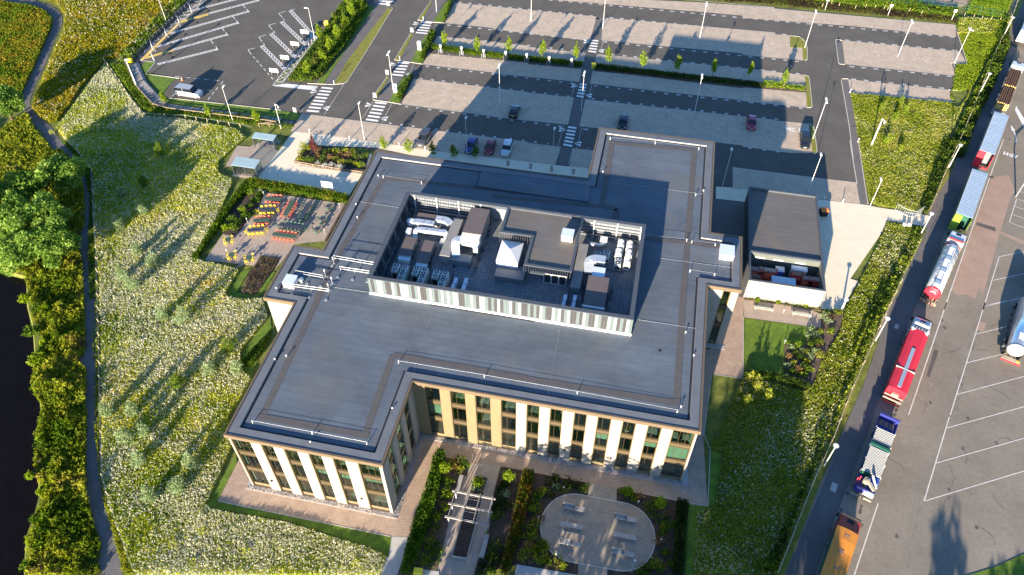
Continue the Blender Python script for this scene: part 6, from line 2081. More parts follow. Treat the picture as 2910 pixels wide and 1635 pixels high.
def text(b, s_, x, y, z, size, a=0.0, sx=1.0, bold=0.0, up=None):
    w = sum(glyph(c, size)[2] for c in s_) * sx
    u = -w / 2
    for c in s_:
        vs, fs, adv = glyph(c, size)
        for off in ((0, 0), (bold, 0), (-bold, 0), (0, bold), (0, -bold)) if bold else ((0, 0),):
            zz = z + (.0008 if off != (0, 0) else 0) * (1 + (off[0] > 0) + 2 * (off[1] > 0) + 3 * (off[1] < 0))
            if up is None:
                P_ = [(x + (u + vx * sx + off[0]) * cos(a) - (vy - size * .35 + off[1]) * sin(a), y + (u + vx * sx + off[0]) * sin(a) + (vy - size * .35 + off[1]) * cos(a), zz) for vx, vy, vz in vs]
            else:
                P_ = [(x + (u + vx * sx) * cos(a), y + (u + vx * sx) * sin(a) - .001, z + vy - size * .35) for vx, vy, vz in vs]
            b.add(P_, fs)
        u += adv * sx
    return b


nb = B()
def numrow(p, q, first, step):
    d = hypot(q[0] - p[0], q[1] - p[1])
    n = max(1, round(d / 2.405))
    for i in range(n + 1):
        x, y = lerp(p, q, i / n)
        text(nb, str(max(1, first + i * step)), x, y, .010, .62, 0, 1.0, .03)
for p, q, f_, st__ in (((15.40,132.77), (105.91,134.63), 212, 1), ((-5.31,127.25), (25.79,127.28), 172, 1), ((30.51,127.41), (69.33,128.05), 184, 1), ((82.90,128.38), (105.51,128.77), 200, 1), ((-5.12,116.30), (25.82,116.37), 160, -1), ((30.49,116.41), (71.57,117.01), 149, -1),
                       ((82.89,117.30), (102.57,117.73), 228, 1), ((-0.50,111.39), (24.00,111.43), 110, 1), ((32.75,111.55), (71.55,112.12), 120, 1), ((82.84,112.35), (100.25,112.69), 238, 1), ((-5.15,98.67), (25.78,98.64), 82, 1), ((30.65,98.69), (71.56,99.38), 94, 1),
                       ((-5.12,93.87), (25.79,93.89), 79, -1), ((30.84,93.97), (66.78,94.51), 67, -1), ((-5.12,83.61), (25.81,83.43), 21, 1), ((30.60,83.47), (30.98,83.48), 34, 1), ((61.74,84.00), (66.83,83.99), 47, 1), ((-6.57,77.55), (14.21,77.50), 19, -1), ((17.27,77.59), (24.45,77.47), 12, -1)):
    numrow(p, q, f_, st__)
for x, y in [(32.12,77.56)]:
    text(nb, '2', x, y, .01, .62)
text(nb, 'MC', (69.38,91.58)[0], (69.38,91.58)[1], .03, 1.7, 0, .7, .05)
text(nb, 'MC', (71.84,91.74)[0], (71.84,91.74)[1], .03, 1.7, 0, .7, .05)
struct('bay_numbers', nb, 'white_paint')
mk = B()
def dots(p, q, z=.03):
    d = hypot(q[0] - p[0], q[1] - p[1])
    n = round(d / 2.405)
    for i in range(n + 1):
        x, y = lerp(p, q, i / n)
        mk.add([(x - .12, y - .1, z), (x + .12, y - .1, z), (x + .12, y + .1, z), (x - .12, y + .1, z)], [(0, 1, 2, 3)])
for p, q in (((0.66,121.72), (24.47,121.80)), ((31.53,121.97), (67.89,122.26)), ((84.22,122.95), (101.23,123.10)), ((-3.93,88.78), (24.37,88.60)), ((31.87,88.71), (67.98,89.32)), ((-4.38,104.10), (24.70,104.14)), ((31.78,104.14), (58.40,104.46))):
    dots(p, q)
struct('bay_divider_marks', mk, 'white_paint')

# ---- lamp posts
def lamp(base, h, label, arms=((0, .7),), col='galvanised', group=None, lean=0.0, r=.05, head='flat'):
    x, y = base
    t = thing('lamp_post', label, 'lamp post', (x, y, 0), group)
    B().tube([(x, y, 0), (x, y, h * .15), (x, y, h)], [r * 1.3, r, r * .7], 8).make('pole', col, t)
    for a, l in arms:
        dx, dy = sin(a) * l, cos(a) * l
        if head == 'flat':
            b = B().tube([(x, y, h - .05), (x + dx * .4, y + dy * .4, h + .05)], .04, 6)
            o = b.make('arm', col, t)
            hb = B()
            hb.cbox(x + dx * .75, y + dy * .75, h + .0, h + .1, .34, .72, -a)
            hb.make('lamp_head', 'white_metal', t)
        elif head == 'disc':
            B().cyl(x, y, h - .02, h + .1, .30, .36, 14).make('lamp_head', 'white_metal', t)
        elif head == 'hook':
            P_ = [(x, y, h - .6)] + [(x + .28 * (1 - cos(k * pi / 5)), y, h - .6 + .38 * sin(k * pi / 5)) for k in range(1, 6)]
            B().tube(P_, .05, 6).make('hook', col, t)
            B().cyl(x + .56, y, h - .85, h - .6, .14, .1, 10).make('lamp_head', 'white_metal', t)
    return t
mat('pale_steel', (0.72, 0.72, 0.70), 0.45, 0.06, 1.0)
for base, h, arms, lab in (
        ((12.65,122.22), 8.4, ((0, .7),), 'on the left bays of the second row from the back'),
        ((29.16,122.11), 8.4, ((0, .7),), 'beside the footway between the back rows'),
        ((50.83,122.42), 8.0, ((0, .7), (pi, .7)), 'on the corner of the big building shadow'),
        ((73.47,122.97), 8.4, ((0, .7), (pi, .7)), 'on the grass island at the back right'),
        ((93.03,123.69), 8.0, ((0, .7), (pi, .7)), 'in the middle of the right-hand bays'),
        ((104.54,123.45), 7.6, ((0, .7), (pi * .6, .5)), 'at the stepped right edge of the back bays'),
        ((73.40,89.41), 8.5, ((0, .7), (pi, .7)), 'on the grass island beside the parked black car'),
        ((12.70,88.64), 8.4, ((0, .7), (pi, .6)), 'in the shaded bays left of the black car'),
        ((29.04,89.44), 8.3, ((0, .7), (pi, .6)), 'on the shaded footway by the middle crossing'),
        ((50.98,93.22), 8.2, ((0, .7), (pi, .6)), 'in the shaded bays behind the rear wing'),
        ((26.40,71.00), 8.0, ((0, .6),), 'on the pale pavement behind the left rear roof'),
        ((56.83,71.36), 8.0, ((0, .6),), 'on the pale pavement right of the rear wing'),
        ((71.63,73.06), 8.0, ((0, .6),), 'behind the store building'),
        ((-9.67,88.98), 8.1, ((0, .7), (pi, .6)), 'on the footway between the access road crossings'),
        ((-9.63,71.29), 8.0, ((0, .6),), 'on the forecourt pavement'),
        ((-31.98,102.88), 8.0, ((-pi / 2, .7),), 'at the right edge of the bus yard'),
        ((-9.63,121.88), 8.0, ((0, .6),), 'at the top of the access road footway'),
        ((10.44,70.94), 8.0, ((0, .6),), 'beside the dark blue car'),
        ((-36.52,71.68), 7.6, ((0, .7),), 'behind the boardwalk'),
        ((-68.05,103.75), 8.0, ((0, .7),), 'in the shrubs by the yellow-painted kerb'),
        ((81.77,70.92), 6.0, ((0, .7),), 'at the top of the pale paving right of the store')):
    lamp(base, h, 'tall lamp post ' + lab, arms, col='pale_steel', group='tall lamp posts round the car park')
lamp((-26.56,71.60), 5.6, 'white hook-topped lamp post beside the boardwalk end', head='hook', col='white_metal')
lamp((84.00,89.40), 6.1, 'white hook-topped post leaning over the rough grass right of the road', head='hook', col='white_metal', r=.14)
lamp((-61.58,79.38), 5.8, 'thick white camera post beside the bend of the boardwalk', head='disc', col='white_metal', r=.12)
lamp((75.30,45.98), 2.2, 'short thick white post at the near corner of the pale paving', head='disc', col='white_metal', r=.16)
for base, lab in (((97.26,85.75), 'by the red-tailed trailer'), ((107.18,111.54), 'beside the timber lorry'), ((116.83,136.47), 'nearest the back corner'), ((89.36,65.53), 'at the gate'), ((79.70,40.78), 'opposite the red tipper trailer'), ((70.95,17.86), 'opposite the flatbed of white tubes')):
    lamp(base, 4.9, 'white disc-headed lamp post on the lorry park fence ' + lab, head='disc', col='white_metal', r=.07)

# ---- saplings
def tree(x, y, h, r, label, pal, n=420, size=.2, bare=.3, group=None, name='young_tree', slim=True, z=0, stake=False, trunkr=.05):
    t = thing(name, label, 'tree', (x, y, z), group)
    bl = []
    k = 6
    for i in range(k):
        u = i / (k - 1)
        rr = r * (sin(pi * min(1, .22 + u * .8)) ** .8) * random.uniform(.8, 1.1) + .08
        a = random.uniform(0, 6)
        bl.append((.25 * r * cos(a), .25 * r * sin(a), h * (bare + (1 - bare) * (u * .92 + .04)), rr, rr * random.uniform(.8, 1.1), h * (1 - bare) / k * 1.0))
    crown(t, 'crown', bl, n, size, pal, hollow=.25)
    b = B().tube([(x, y, z), (x + .03, y, z + h * .5), (x, y + .03, z + h * .92)], [trunkr, trunkr * .7, trunkr * .25], 6)
    for i in range(7):
        a = i * 2.4
        zz = h * (bare + (1 - bare) * i / 8)
        b.tube([(x, y, z + zz), (x + r * .7 * cos(a), y + r * .7 * sin(a), z + zz + r * .6)], [trunkr * .4, trunkr * .15], 4)
    b.make('trunk', 'timber', t)
    if stake:
        B().tube([(x + .25, y, z), (x + .25, y, z + 1.1)], .04, 5).make('stake', 'timber', t)
    return t
random.seed(40)
tl_ = [(-3.54,106.59),(4.01,105.43)] + [(10.70,106.63),(18.03,106.61),(25.29,106.73),(32.13,106.94),(39.34,106.73),(46.59,107.20),(53.98,107.70),(61.37,108.21)] + [(68.36,105.96)]
for i, (x, y) in enumerate(tl_):
    tree(x, y, (4.2, 4.3, 4.2, 4.5, 4.6, 4.6, 4.5, 4.2, 4.0, 3.8, 4.3)[i], (.75, .7, .75, .75, .6, .8, .8, .8, .65, .5, .8)[i], 'slender lime-green sapling, %s from the left in the row along the car park hedge' % ORD[i], G_LIME, 330, .22, .32, 'saplings in a row along the car park hedge')
hedge('hedge', 'low clipped hedge strip under the left half of the sapling row', [(-6.40,106.91),(7.24,106.35)] + [(9.71,106.19),(19.24,106.51),(26.92,106.50),(26.91,104.96),(19.51,104.92),(7.65,104.62)] + [(5.93,104.71),(-0.91,104.84),(-6.20,105.32)], .8, G_HEDGE[:3], 150, .17, 51)
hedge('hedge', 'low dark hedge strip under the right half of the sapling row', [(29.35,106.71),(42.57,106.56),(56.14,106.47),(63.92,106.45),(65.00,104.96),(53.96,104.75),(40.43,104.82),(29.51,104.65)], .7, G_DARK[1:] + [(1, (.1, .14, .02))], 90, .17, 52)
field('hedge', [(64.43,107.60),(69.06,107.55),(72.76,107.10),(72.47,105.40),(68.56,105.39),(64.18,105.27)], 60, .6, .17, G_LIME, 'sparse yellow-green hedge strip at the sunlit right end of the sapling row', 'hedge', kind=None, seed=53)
struct('planting_strip', B().prism([(29.23,106.77),(60.22,106.50),(60.23,104.11),(29.54,104.43)], -.05, .05).prism([(60.21,106.70),(73.09,107.17),(72.89,105.09),(60.23,104.43)], -.05, .056), 'bark_mulch')
for i, ((x, y), lab) in enumerate(zip([(-3.79,104.46),(0.85,104.63),(5.73,104.53)] + [(10.49,104.78),(15.07,104.86),(19.91,104.70),(24.69,104.93)], ORD)):
    t = thing('charging_point', 'white two-post charging point, %s from the left along the hedge' % lab, 'charging point', (x, y, 0), 'charging points along the hedge')
    B().box(x - .16, y - .1, .1, x + .16, y + .1, 1.45).make('cabinet', 'steel_mid', t)
    B().box(x - .24, y - .16, 1.45, x + .2, y + .14, 1.95).make('charging_head', 'white_metal', t)
    for dx in (-.42, .36):
        B().tube([(x + dx, y - .3, 0), (x + dx, y - .3, .95), (x + dx, y + .05, .95), (x + dx, y + .05, 0)], .03, 6).make('guard_hoop', 'galvanised', t)
for q, lab, h_, w_ in (((-8.65,104.80), 'by the second farthest crossing', 2.0, .8), ((-8.77,87.95), 'by the third farthest crossing', 1.9, .8)):
    t = thing('ticket_machine', 'white ticket machine with a blue panel on the footway ' + lab, 'ticket machine', (q[0], q[1], 0))
    B().cbox(q[0], q[1], 0, h_, w_, .5).make('cabinet', 'white_metal', t)
    B().box(q[0] - .2, q[1] - .27, 1.1, q[0] + .2, q[1] - .25, 1.6).make('screen_panel', 'blue_plastic', t)
for q, lab in (((-12.26,111.02), 'beside the second crossing'), ((-12.28,93.41), 'beside the third crossing'), ((-12.08,84.86), 'beside the front crossing'), ((-21.25,121.53), 'beside the bus lane crossing'), ((-25.75,76.75), 'at the near corner of the bus yard')):
    t = thing('crossing_sign', 'grey back of a square crossing sign ' + lab, 'sign', (q[0], q[1], 0))
    B().box(q[0] - .35, q[1] - .03, .35, q[0] + .35, q[1] + .03, 1.4).make('board', 'galvanised', t)
    for dx in (-.28, .22):
        B().box(q[0] + dx, q[1] - .02, 0, q[0] + dx + .06, q[1] + .06, 1.35).make('leg', 'steel_mid', t)



# bollards
for i, ((x, y), lab) in enumerate(zip([(-20.64,71.43),(-16.49,71.24),(-12.44,70.94),(-2.75,71.02),(2.41,70.86)] + [(77.40,71.51),(74.28,71.68)] + [(-22.05,88.19),(-11.50,117.32),(-11.62,99.86)] + [(81.62,107.03),(81.66,90.11)], ('leftmost on the forecourt edge', 'second on the forecourt edge', 'third on the forecourt edge', 'fourth on the forecourt edge', 'by the grey car', 'right of the store', 'behind the store', 'at the tip of the bus lane verge', 'at the back verge tip', 'at the middle verge tip', 'at the corner of the wild grass', 'on the road edge right'))):
    t = thing('bollard', 'white post bollard ' + lab, 'bollard', (x, y, 0), 'white post bollards')
    B().cyl(x, y, 0, .95, .07, .06, 8).make('post', 'white_metal', t)
    B().cyl(x, y, .95, 1.0, .075, .03, 8).make('cap', 'steel_dark', t)
for q, lab in (((29.32,105.56), 'at the end of the low dark hedge'), ((-32.32,110.71), 'at the edge of the bus yard planting'), ((-67.22,86.92), 'at the corner of the bus yard and boardwalk')):
    t = thing('grit_bin', 'yellow grit bin ' + lab, 'grit bin', (q[0], q[1], 0), None, .1)
    B().cbox(0, 0, 0, .7, .9, .7, 0, 0, 1.06).make('tub', 'yellow_plastic', t)
    B().add([(-.5, -.4, .7), (.5, -.4, .7), (.5, .4, .74), (-.5, .4, .74), (-.42, -.3, .9), (.42, -.3, .9), (.42, .3, .96), (-.42, .3, .96)], [(3, 2, 1, 0), (4, 5, 6, 7), (0, 1, 5, 4), (1, 2, 6, 5), (2, 3, 7, 6), (3, 0, 4, 7)]).make('lid', 'yellow_plastic', t)
# small manhole covers
mh = B()
for x, y in [(-17.60,95.15),(-18.19,114.37),(-2.97,78.42),(-2.69,95.02),(-21.00,78.59),(-37.62,107.23),(-37.87,96.30)] + [(36.98,114.28),(30.79,95.15),(27.48,126.40),(26.33,85.93)] + [(81.95,114.84),(80.00,131.40),(81.34,95.20)] + [(104.26,84.28)]:
    mh.cbox(x, y, .0, .014, .7, .6)
struct('manhole_covers', mh, 'drain_iron')

# ---- cars
def paintmat(name, col):
    return mat(name, col, 0.28, 0.03, 0.6, metal=0.1, coat=1.0)
paintmat('car_black', (0.012, 0.013, 0.018)); paintmat('car_navy', (0.02, 0.025, 0.20)); paintmat('car_maroon', (0.22, 0.015, 0.018)); paintmat('car_white', (0.66, 0.70, 0.72))
paintmat('car_grey', (0.06, 0.065, 0.075)); paintmat('car_red', (0.33, 0.012, 0.05)); paintmat('van_silver', (0.40, 0.42, 0.45))
mat('car_glass', (0.012, 0.016, 0.02), 0.08, 0.05, 1.0)
mat('headlamp', (0.7, 0.72, 0.75), 0.15, 0.05, 1.0)
mat('tail_lamp', (0.35, 0.01, 0.01), 0.3, 0.05, 1.0)
mat('plate_yellow', (0.65, 0.5, 0.05), 0.5, 0.02, 1.0)
mat('plate_white', (0.75, 0.75, 0.72), 0.5, 0.02, 1.0)
mat('alloy', (0.45, 0.46, 0.47), 0.4, 0.05, 1.0, metal=0.5)


def loft(b, secs, m=0, cap=True):
    n = len(secs[0])
    base = len(b.v)
    for s_ in secs:
        b.v += [tuple(p) for p in s_]
    for i in range(len(secs) - 1):
        for k in range(n - 1):
            a0 = base + i * n + k
            b.f.append((a0, a0 + n, a0 + n + 1, a0 + 1)); b.m.append(m)
    if cap:
        b.f.append(tuple(base + k for k in range(n))[::-1]); b.m.append(m)
        b.f.append(tuple(base + (len(secs) - 1) * n + k for k in range(n))); b.m.append(m)
    return b


def car(pos, rz, paint, label, L=4.3, W=1.78, Ht=1.5, kind='hatch', group='cars in the car park'):
    """front towards local +Y"""
    t = thing('parked_car' if kind != 'van' else 'parked_van', label, 'car' if kind != 'van' else 'van', (pos[0], pos[1], .012), None if kind == 'van' else group, rz)
    w = W / 2
    h = L / 2
    if kind == 'van':
        prof = [(-h, .8, 1.15), (-h + .1, .98, 1.30), (-h + .5, 1, 1.33), (0, 1, 1.33), (h - 1.4, 1, 1.28), (h - .8, .98, 1.12), (h - .25, .92, .92), (h, .78, .66)]
        roof = [(-h + .08, 1.33), (-h + .2, Ht - .04), (-h + .7, Ht), (h - 1.95, Ht - .02), (h - 1.75, Ht - .05), (h - .95, 1.17)]
    elif kind == 'suv':
        prof = [(-h, .8, .85), (-h + .12, .95, 1.0), (-h + .6, 1, 1.02), (0, 1, 1.0), (h - 1.1, .99, .98), (h - .4, .93, .88), (h - .08, .82, .72), (h, .7, .6)]
        roof = [(-h + .15, 1.0), (-h + .45, Ht - .05), (-h + 1.0, Ht), (.2, Ht - .02), (.45, Ht - .06), (h - 1.15, .98)]
    else:
        prof = [(-h, .8, .75), (-h + .1, .93, .93), (-h + .6, 1, .95), (0, 1, .93), (h - 1.1, .99, .90), (h - .4, .92, .78), (h - .08, .8, .64), (h, .66, .55)]
        roof = [(-h + .2, .93), (-h + .62, Ht - .08), (-h + 1.3, Ht), (.15, Ht - .02), (.4, Ht - .07), (h - 1.2, .92)]
    secs = []
    for y, wf, z in prof:
        ww = w * wf
        secs.append([(-ww * .92, y, .22), (-ww, y, .42), (-ww, y, z - .14), (-ww * .93, y, z), (ww * .93, y, z), (ww, y, z - .14), (ww, y, .42), (ww * .92, y, .22)])
    b = B()
    loft(b, secs)
    b.make('body', paint, t, smooth=False)
    # roof skin and glazing
    gw0, gw1 = w * .92, w * (.84 if kind == 'van' else .76)
    (ya, za), (yb, zb_), (yc, zc), (yd, zd), (ye, ze), (yf, zf) = roof
    B().add([(-gw1, yb, zb_), (gw1, yb, zb_), (gw1 * 1.02, yc, zc), (-gw1 * 1.02, yc, zc), (gw1, yd, zd), (-gw1, yd, zd), (gw1 * .96, ye, ze), (-gw1 * .96, ye, ze)],
            [(0, 1, 2, 3), (3, 2, 4, 5), (5, 4, 6, 7)]).make('roof', paint, t)
    e = .012
    B().add([(-gw1 * .98, ye, ze), (gw1 * .98, ye, ze), (gw0, yf, zf + e), (-gw0, yf, zf + e)], [(3, 2, 1, 0)]).make('windscreen', 'car_glass', t)
    B().add([(-gw0 * .95, ya, za + e), (gw0 * .95, ya, za + e), (gw1, yb, zb_), (-gw1, yb, zb_)], [(0, 1, 2, 3)]).make('rear_window', 'car_glass', t)
    for s_ in (-1, 1):
        P_ = [(s_ * gw0, ya + .1, za), (s_ * gw0, yf - .05, zf), (s_ * gw1 * .98, ye, ze), (s_ * gw1, yd, zd), (s_ * gw1 * 1.02, yc, zc), (s_ * gw1, yb, zb_)]
        B().quadface(P_ if s_ > 0 else P_[::-1]).make('side_window', 'car_glass', t)
        ym = (yb + ye) / 2
        B().add([(s_ * (gw0 + .01), ym - .05, za), (s_ * (gw0 + .01), ym + .05, za), (s_ * (gw1 + .025), ym + .04, zc - .02), (s_ * (gw1 + .025), ym - .04, zc - .02)], [(0, 1, 2, 3) if s_ > 0 else (3, 2, 1, 0)]).make('door_pillar', paint, t)
        B().cbox(s_ * (w + .09), yf - .35, zf - .02, zf + .14, .16, .1).make('wing_mirror', paint, t)
        B().add([(s_ * w * .45, h - .06, .62), (s_ * w * .86, h - .26, .66), (s_ * w * .84, h - .40, .80), (s_ * w * .5, h - .2, .76)], [(0, 1, 2, 3) if s_ > 0 else (3, 2, 1, 0)]).make('headlight', 'headlamp', t)
        B().box(s_ * w * .62, -h - .01, .7, s_ * w * .86, -h + .04, .9).make('tail_light', 'tail_lamp', t)
        for yy in (h - .82, -h + .78):
            tw = B().wheel((s_ * (w - .1), yy, .31), (1, 0, 0), .31, .2, 16).make('wheel', 'rubber', t)
            rm = B().wheel((s_ * (w + .005), yy, .31), (1, 0, 0), .19, .02, 10).make('rim', 'alloy', None)
            rm.parent = tw
    B().box(-.26, h - .03, .42, .26, h + .012, .53).make('front_plate', 'plate_white', t)
    B().box(-.26, -h - .015, .55, .26, -h + .01, .67).make('rear_plate', 'plate_yellow', t)
    return t
car((16.34,85.88), .0, 'car_black', 'black hatchback parked tail towards the camera in the shaded left bays')
car((37.57,86.45), pi, 'car_black', 'dark blue-black hatchback parked nose towards the camera behind the rear wing', Ht=1.48)
car((61.86,91.42), pi, 'car_red', 'small crimson hatchback alone in the shaded right bays', L=4.0)
car((71.68,87.94), pi, 'car_black', 'black car with a glossy roof by the right-hand grass island', L=4.7, W=1.85, Ht=1.6, kind='suv')
car((1.45,73.68), pi - .08, 'car_grey', 'dark grey estate car alone in the sunlit front bays', L=4.7, W=1.85, Ht=1.6, kind='suv')
car((10.67,73.26), pi, 'car_navy', 'dark blue hatchback, left of the three cars parked together')
car((14.21,73.50), pi, 'car_maroon', 'maroon hatchback, middle of the three cars parked together', L=4.0)
car((17.35,73.89), pi, 'car_white', 'white hatchback, right of the three cars parked together', L=4.35, Ht=1.52)

# ================================================================ BUS YARD (top left)
car((-49.01,78.32), -pi / 2 - .03, 'van_silver', 'silver people carrier parked alone in a marked bay of the bus yard', L=5.3, W=2.0, Ht=1.98, kind='van')
wm = B()
ym = B()
def chain(q0, q1, w, n, b=wm, ends=True):
    """long painted island of crossed diagonals"""
    d = hypot(q1[0] - q0[0], q1[1] - q0[1])
    ux, uy = (q1[0] - q0[0]) / d, (q1[1] - q0[1]) / d
    nx, ny = -uy * w / 2, ux * w / 2
    for i in range(n):
        a0, a1 = d * i / n, d * (i + 1) / n
        for s_ in (-1, 1):
            p = (q0[0] + ux * a0 + nx * s_, q0[1] + uy * a0 + ny * s_)
            r = (q0[0] + ux * a1 - nx * s_, q0[1] + uy * a1 - ny * s_)
            b.line([p, r], .12, .012 + (s_ + 1) * .002)
    for s_ in (-1, 1):
        b.line([(q0[0] + nx * s_, q0[1] + ny * s_), (q1[0] + nx * s_, q1[1] + ny * s_)], .11, .018)
    if ends:
        b.line([(q1[0] + nx * 1.6, q1[1] + ny * 1.6), (q1[0] - nx * 1.3, q1[1] - ny * 1.3)], .13, .02)
for p, q, n in (((-61.38,87.50), (-51.80,95.73), 13), ((-61.10,93.53), (-52.40,102.00), 12), ((-65.22,93.92), (-52.31,107.35), 18), ((-65.21,99.64), (-52.28,112.78), 17), ((-60.86,109.90), (-52.26,118.16), 11), ((-65.31,110.27), (-57.69,117.55), 10)):
    chain(p, q, .62, n)
for L_ in ([(-54.83,98.96),(-53.61,97.68)], [(-52.61,96.84),(-51.42,95.47)], [(-54.84,104.43),(-53.71,103.19)], [(-54.92,109.87),(-53.75,108.70)], [(-54.89,115.29),(-53.70,114.07)], [(-53.23,108.30),(-51.97,106.92)], [(-53.19,102.81),(-51.96,101.49)], [(-53.16,113.65),(-51.94,112.33)], [(-65.86,88.21),(-62.39,88.17)]):
    wm.line(L_, .14, .022)
# zigzag edge left of the yellow strip
zz = [(-67.07,115.00),(-66.37,114.33),(-65.43,115.35),(-65.30,113.20),(-67.00,112.84),(-66.05,111.97),(-65.05,113.80),(-65.87,111.07),(-66.93,110.98),(-65.80,109.90),(-65.06,110.32),(-66.86,109.02),(-65.62,107.85),(-64.94,108.77),(-66.91,107.31),(-65.56,105.80),(-65.07,106.93),(-66.90,105.26),(-66.17,104.40),(-65.44,104.55),(-66.89,103.36),(-66.17,102.52),(-65.80,103.22),(-66.82,101.26),(-66.04,100.44),(-65.68,101.01),(-66.88,99.53),(-66.34,98.91),(-66.04,99.22),(-66.93,97.58),(-66.28,97.00),(-65.92,97.56),(-66.98,95.66),(-66.27,94.87),(-66.04,95.39),(-66.97,93.78),(-66.15,93.03),(-65.92,93.54),(-66.96,91.93),(-66.26,91.17),(-65.92,91.70),(-66.89,89.90),(-66.38,89.33),(-66.15,89.60)]
wm.line(zz, .12, .024)
for p, q in (((-64.66,116.61), (-65.69,89.25)), ((-65.80,104.98), (-64.11,102.83)), ((-66.40,100.12), (-64.56,98.09)), ((-66.39,94.38), (-64.30,92.04)), ((-64.14,90.48), (-62.56,88.58))):
    wm.line([p, q], .13, .026)
for q in ([(-65.86,88.21),(-65.68,105.01),(-65.38,105.46),(-65.00,89.40),(-65.29,88.33)], [(-65.11,89.82),(-62.45,92.66),(-61.10,93.76),(-60.53,93.19),(-61.82,92.00),(-64.95,88.85)], [(-65.86,105.35),(-63.78,107.33),(-63.24,106.55),(-64.95,104.40)], [(-63.60,107.50),(-61.04,109.99),(-60.51,109.19),(-62.81,106.51)]):
    ym.sheet(q, .030)
struct('yellow_walkway', ym, 'yellow_paint')
# right-hand coach bays
for p, q, n in (((-43.10,115.27), (-32.27,104.24), 13), ((-42.95,109.86), (-34.16,101.94), 10), ((-43.06,104.36), (-34.25,96.61), 10), ((-42.94,99.13), (-34.33,91.51), 10)):
    chain(p, q, .75, n)
for L_ in ([(-43.89,114.57),(-45.08,113.27),(-43.95,112.21)], [(-43.86,108.90),(-45.14,107.87),(-44.09,106.70)], [(-43.94,103.68),(-45.09,102.47),(-44.30,101.59)], [(-43.95,97.98),(-45.17,97.03),(-44.34,96.06)], [(-43.10,115.27),(-42.18,115.99)], [(-43.01,109.69),(-42.25,110.41)], [(-43.30,104.31),(-42.40,105.23)], [(-43.07,98.87),(-42.39,99.62)]):
    wm.line(L_, .13, .02)
def dash(p, q, n=6, w=.13):
    for i in range(n):
        wm.line([lerp(p, q, i / n), lerp(p, q, (i + .55) / n)], w, .016)
dash((-44.34,96.06), (-34.40,86.60), 7)
dash((-44.24,101.45), (-41.81,98.91), 2)
dash((-44.05,106.61), (-41.99,104.59), 2)
dash((-43.95,112.21), (-42.19,110.27), 2)
def hatch(q, n, cross=True):
    for i in range(n):
        a0 = quad_t(q, 0, i / n); a1 = quad_t(q, 1, (i + 1) / n)
        wm.line([a0, a1], .12, .012)
        if cross:
            wm.line([quad_t(q, 1, i / n), quad_t(q, 0, (i + 1) / n)], .12, .014)
    wm.line([quad_t(q, 0, 0), quad_t(q, 0, 1)], .12, .018)
    wm.line([quad_t(q, 1, 0), quad_t(q, 1, 1)], .12, .0185)
hatch([(-33.98,107.27),(-32.38,105.18),(-32.61,86.36),(-34.18,85.00)], 12)
hatch([(-31.13,86.26),(-25.11,86.72),(-25.25,85.26),(-34.18,85.00)], 8)
wm.line([(-31.32,86.43),(-34.18,85.00),(-24.77,85.24)], .12, .02)
dash((-55.41,84.03), (-44.85,84.51), 5)
wm.line([(-44.85,84.51),(-44.79,83.15)], .13, .016)
dash((-44.88,82.11), (-44.80,76.93), 3)
dash((-48.00,80.63), (-44.95,80.79), 2)
wm.line([(-51.95,79.39),(-52.51,77.07)], .1, .016)
struct('bus_yard_markings', wm, 'white_paint')
kb3 = B()
kb3.wallline([(-61.73,83.32),(-62.17,88.13)], .14, 0, .08)
kb3.wallline([(-61.11,83.54),(-54.16,83.54)], .14, 0, .084)
kb3.wallline([(-52.68,76.52),(-28.89,77.22)] , .14, 0, .088)
struct('bus_yard_kerb', kb3, 'kerb_stone')
# guard rail along the diagonal edge, and the stop boards
fence_pts = [(-67.29,88.24),(-67.32,115.22)]
t = thing('guard_rail', 'low dark steel guard rail along the diagonal edge of the bus yard', 'guard rail', (fence_pts[0][0], fence_pts[0][1], 0))
for z in (.5, .95):
    B().tube([(p[0], p[1], z) for p in fence_pts], .045, 6).make('rail', 'steel_mid', t)
for k in range(20):
    x, y = lerp(fence_pts[0], fence_pts[1], k / 19)
    B().box(x - .04, y - .04, 0, x + .04, y + .04, 1.0).make('post', 'steel_mid', t)
for i, ((x, y), lab) in enumerate(zip([(-35.28,88.73),(-35.13,93.97),(-35.19,99.62),(-35.08,104.84)], ('nearest the camera', 'second from the camera', 'third from the camera', 'farthest from the camera'))):
    t = thing('bay_sign', 'white rectangular sign board on two legs in the coach bays, ' + lab, 'sign', (x, y, 0), 'sign boards of the coach bays')
    B().box(x - .95, y - .04, .75, x + .95, y + .04, 1.6).make('board', 'white_metal', t)
    for dx in (-.7, .62):
        B().box(x + dx, y - .03, 0, x + dx + .08, y + .05, .75).make('leg', 'steel_mid', t)
for i, (x, y) in enumerate([(-64.48,114.19),(-64.81,109.32),(-64.65,103.46),(-64.68,97.82),(-64.99,92.35),(-62.84,88.74)]):
    t = thing('stop_board', 'narrow white stop board seen edge-on beside the yellow strip, %s from the back' % ORD[i], 'sign', (x, y, 0), 'stop boards of the bus bays')
    a = .6
    B().cbox(x, y, .6, 2.0, .08, 1.5, a).make('board', 'white_metal', t)
    for s_ in (-.6, .6):
        B().cbox(x - sin(a) * s_, y + cos(a) * s_, 0, .6, .07, .07).make('leg', 'steel_mid', t)
ws = B()
for i, (x, y) in enumerate([(-62.57,111.64),(-61.53,110.68),(-62.69,106.41),(-61.55,105.26),(-62.87,101.12),(-61.58,99.81),(-62.76,95.38),(-61.02,91.83),(-59.68,90.53),(-61.51,116.05)]):
    t = thing('wheel_stop', 'small brown rubber wheel stop on the bus bay, %s along' % (ORD[i]), 'wheel stop', (x, y, .003), 'wheel stops of the bus bays')
    B().cbox(x, y, .003, .13, .3, .5, .5).make('block', 'rubber', t)
q = (-53.26,83.01)
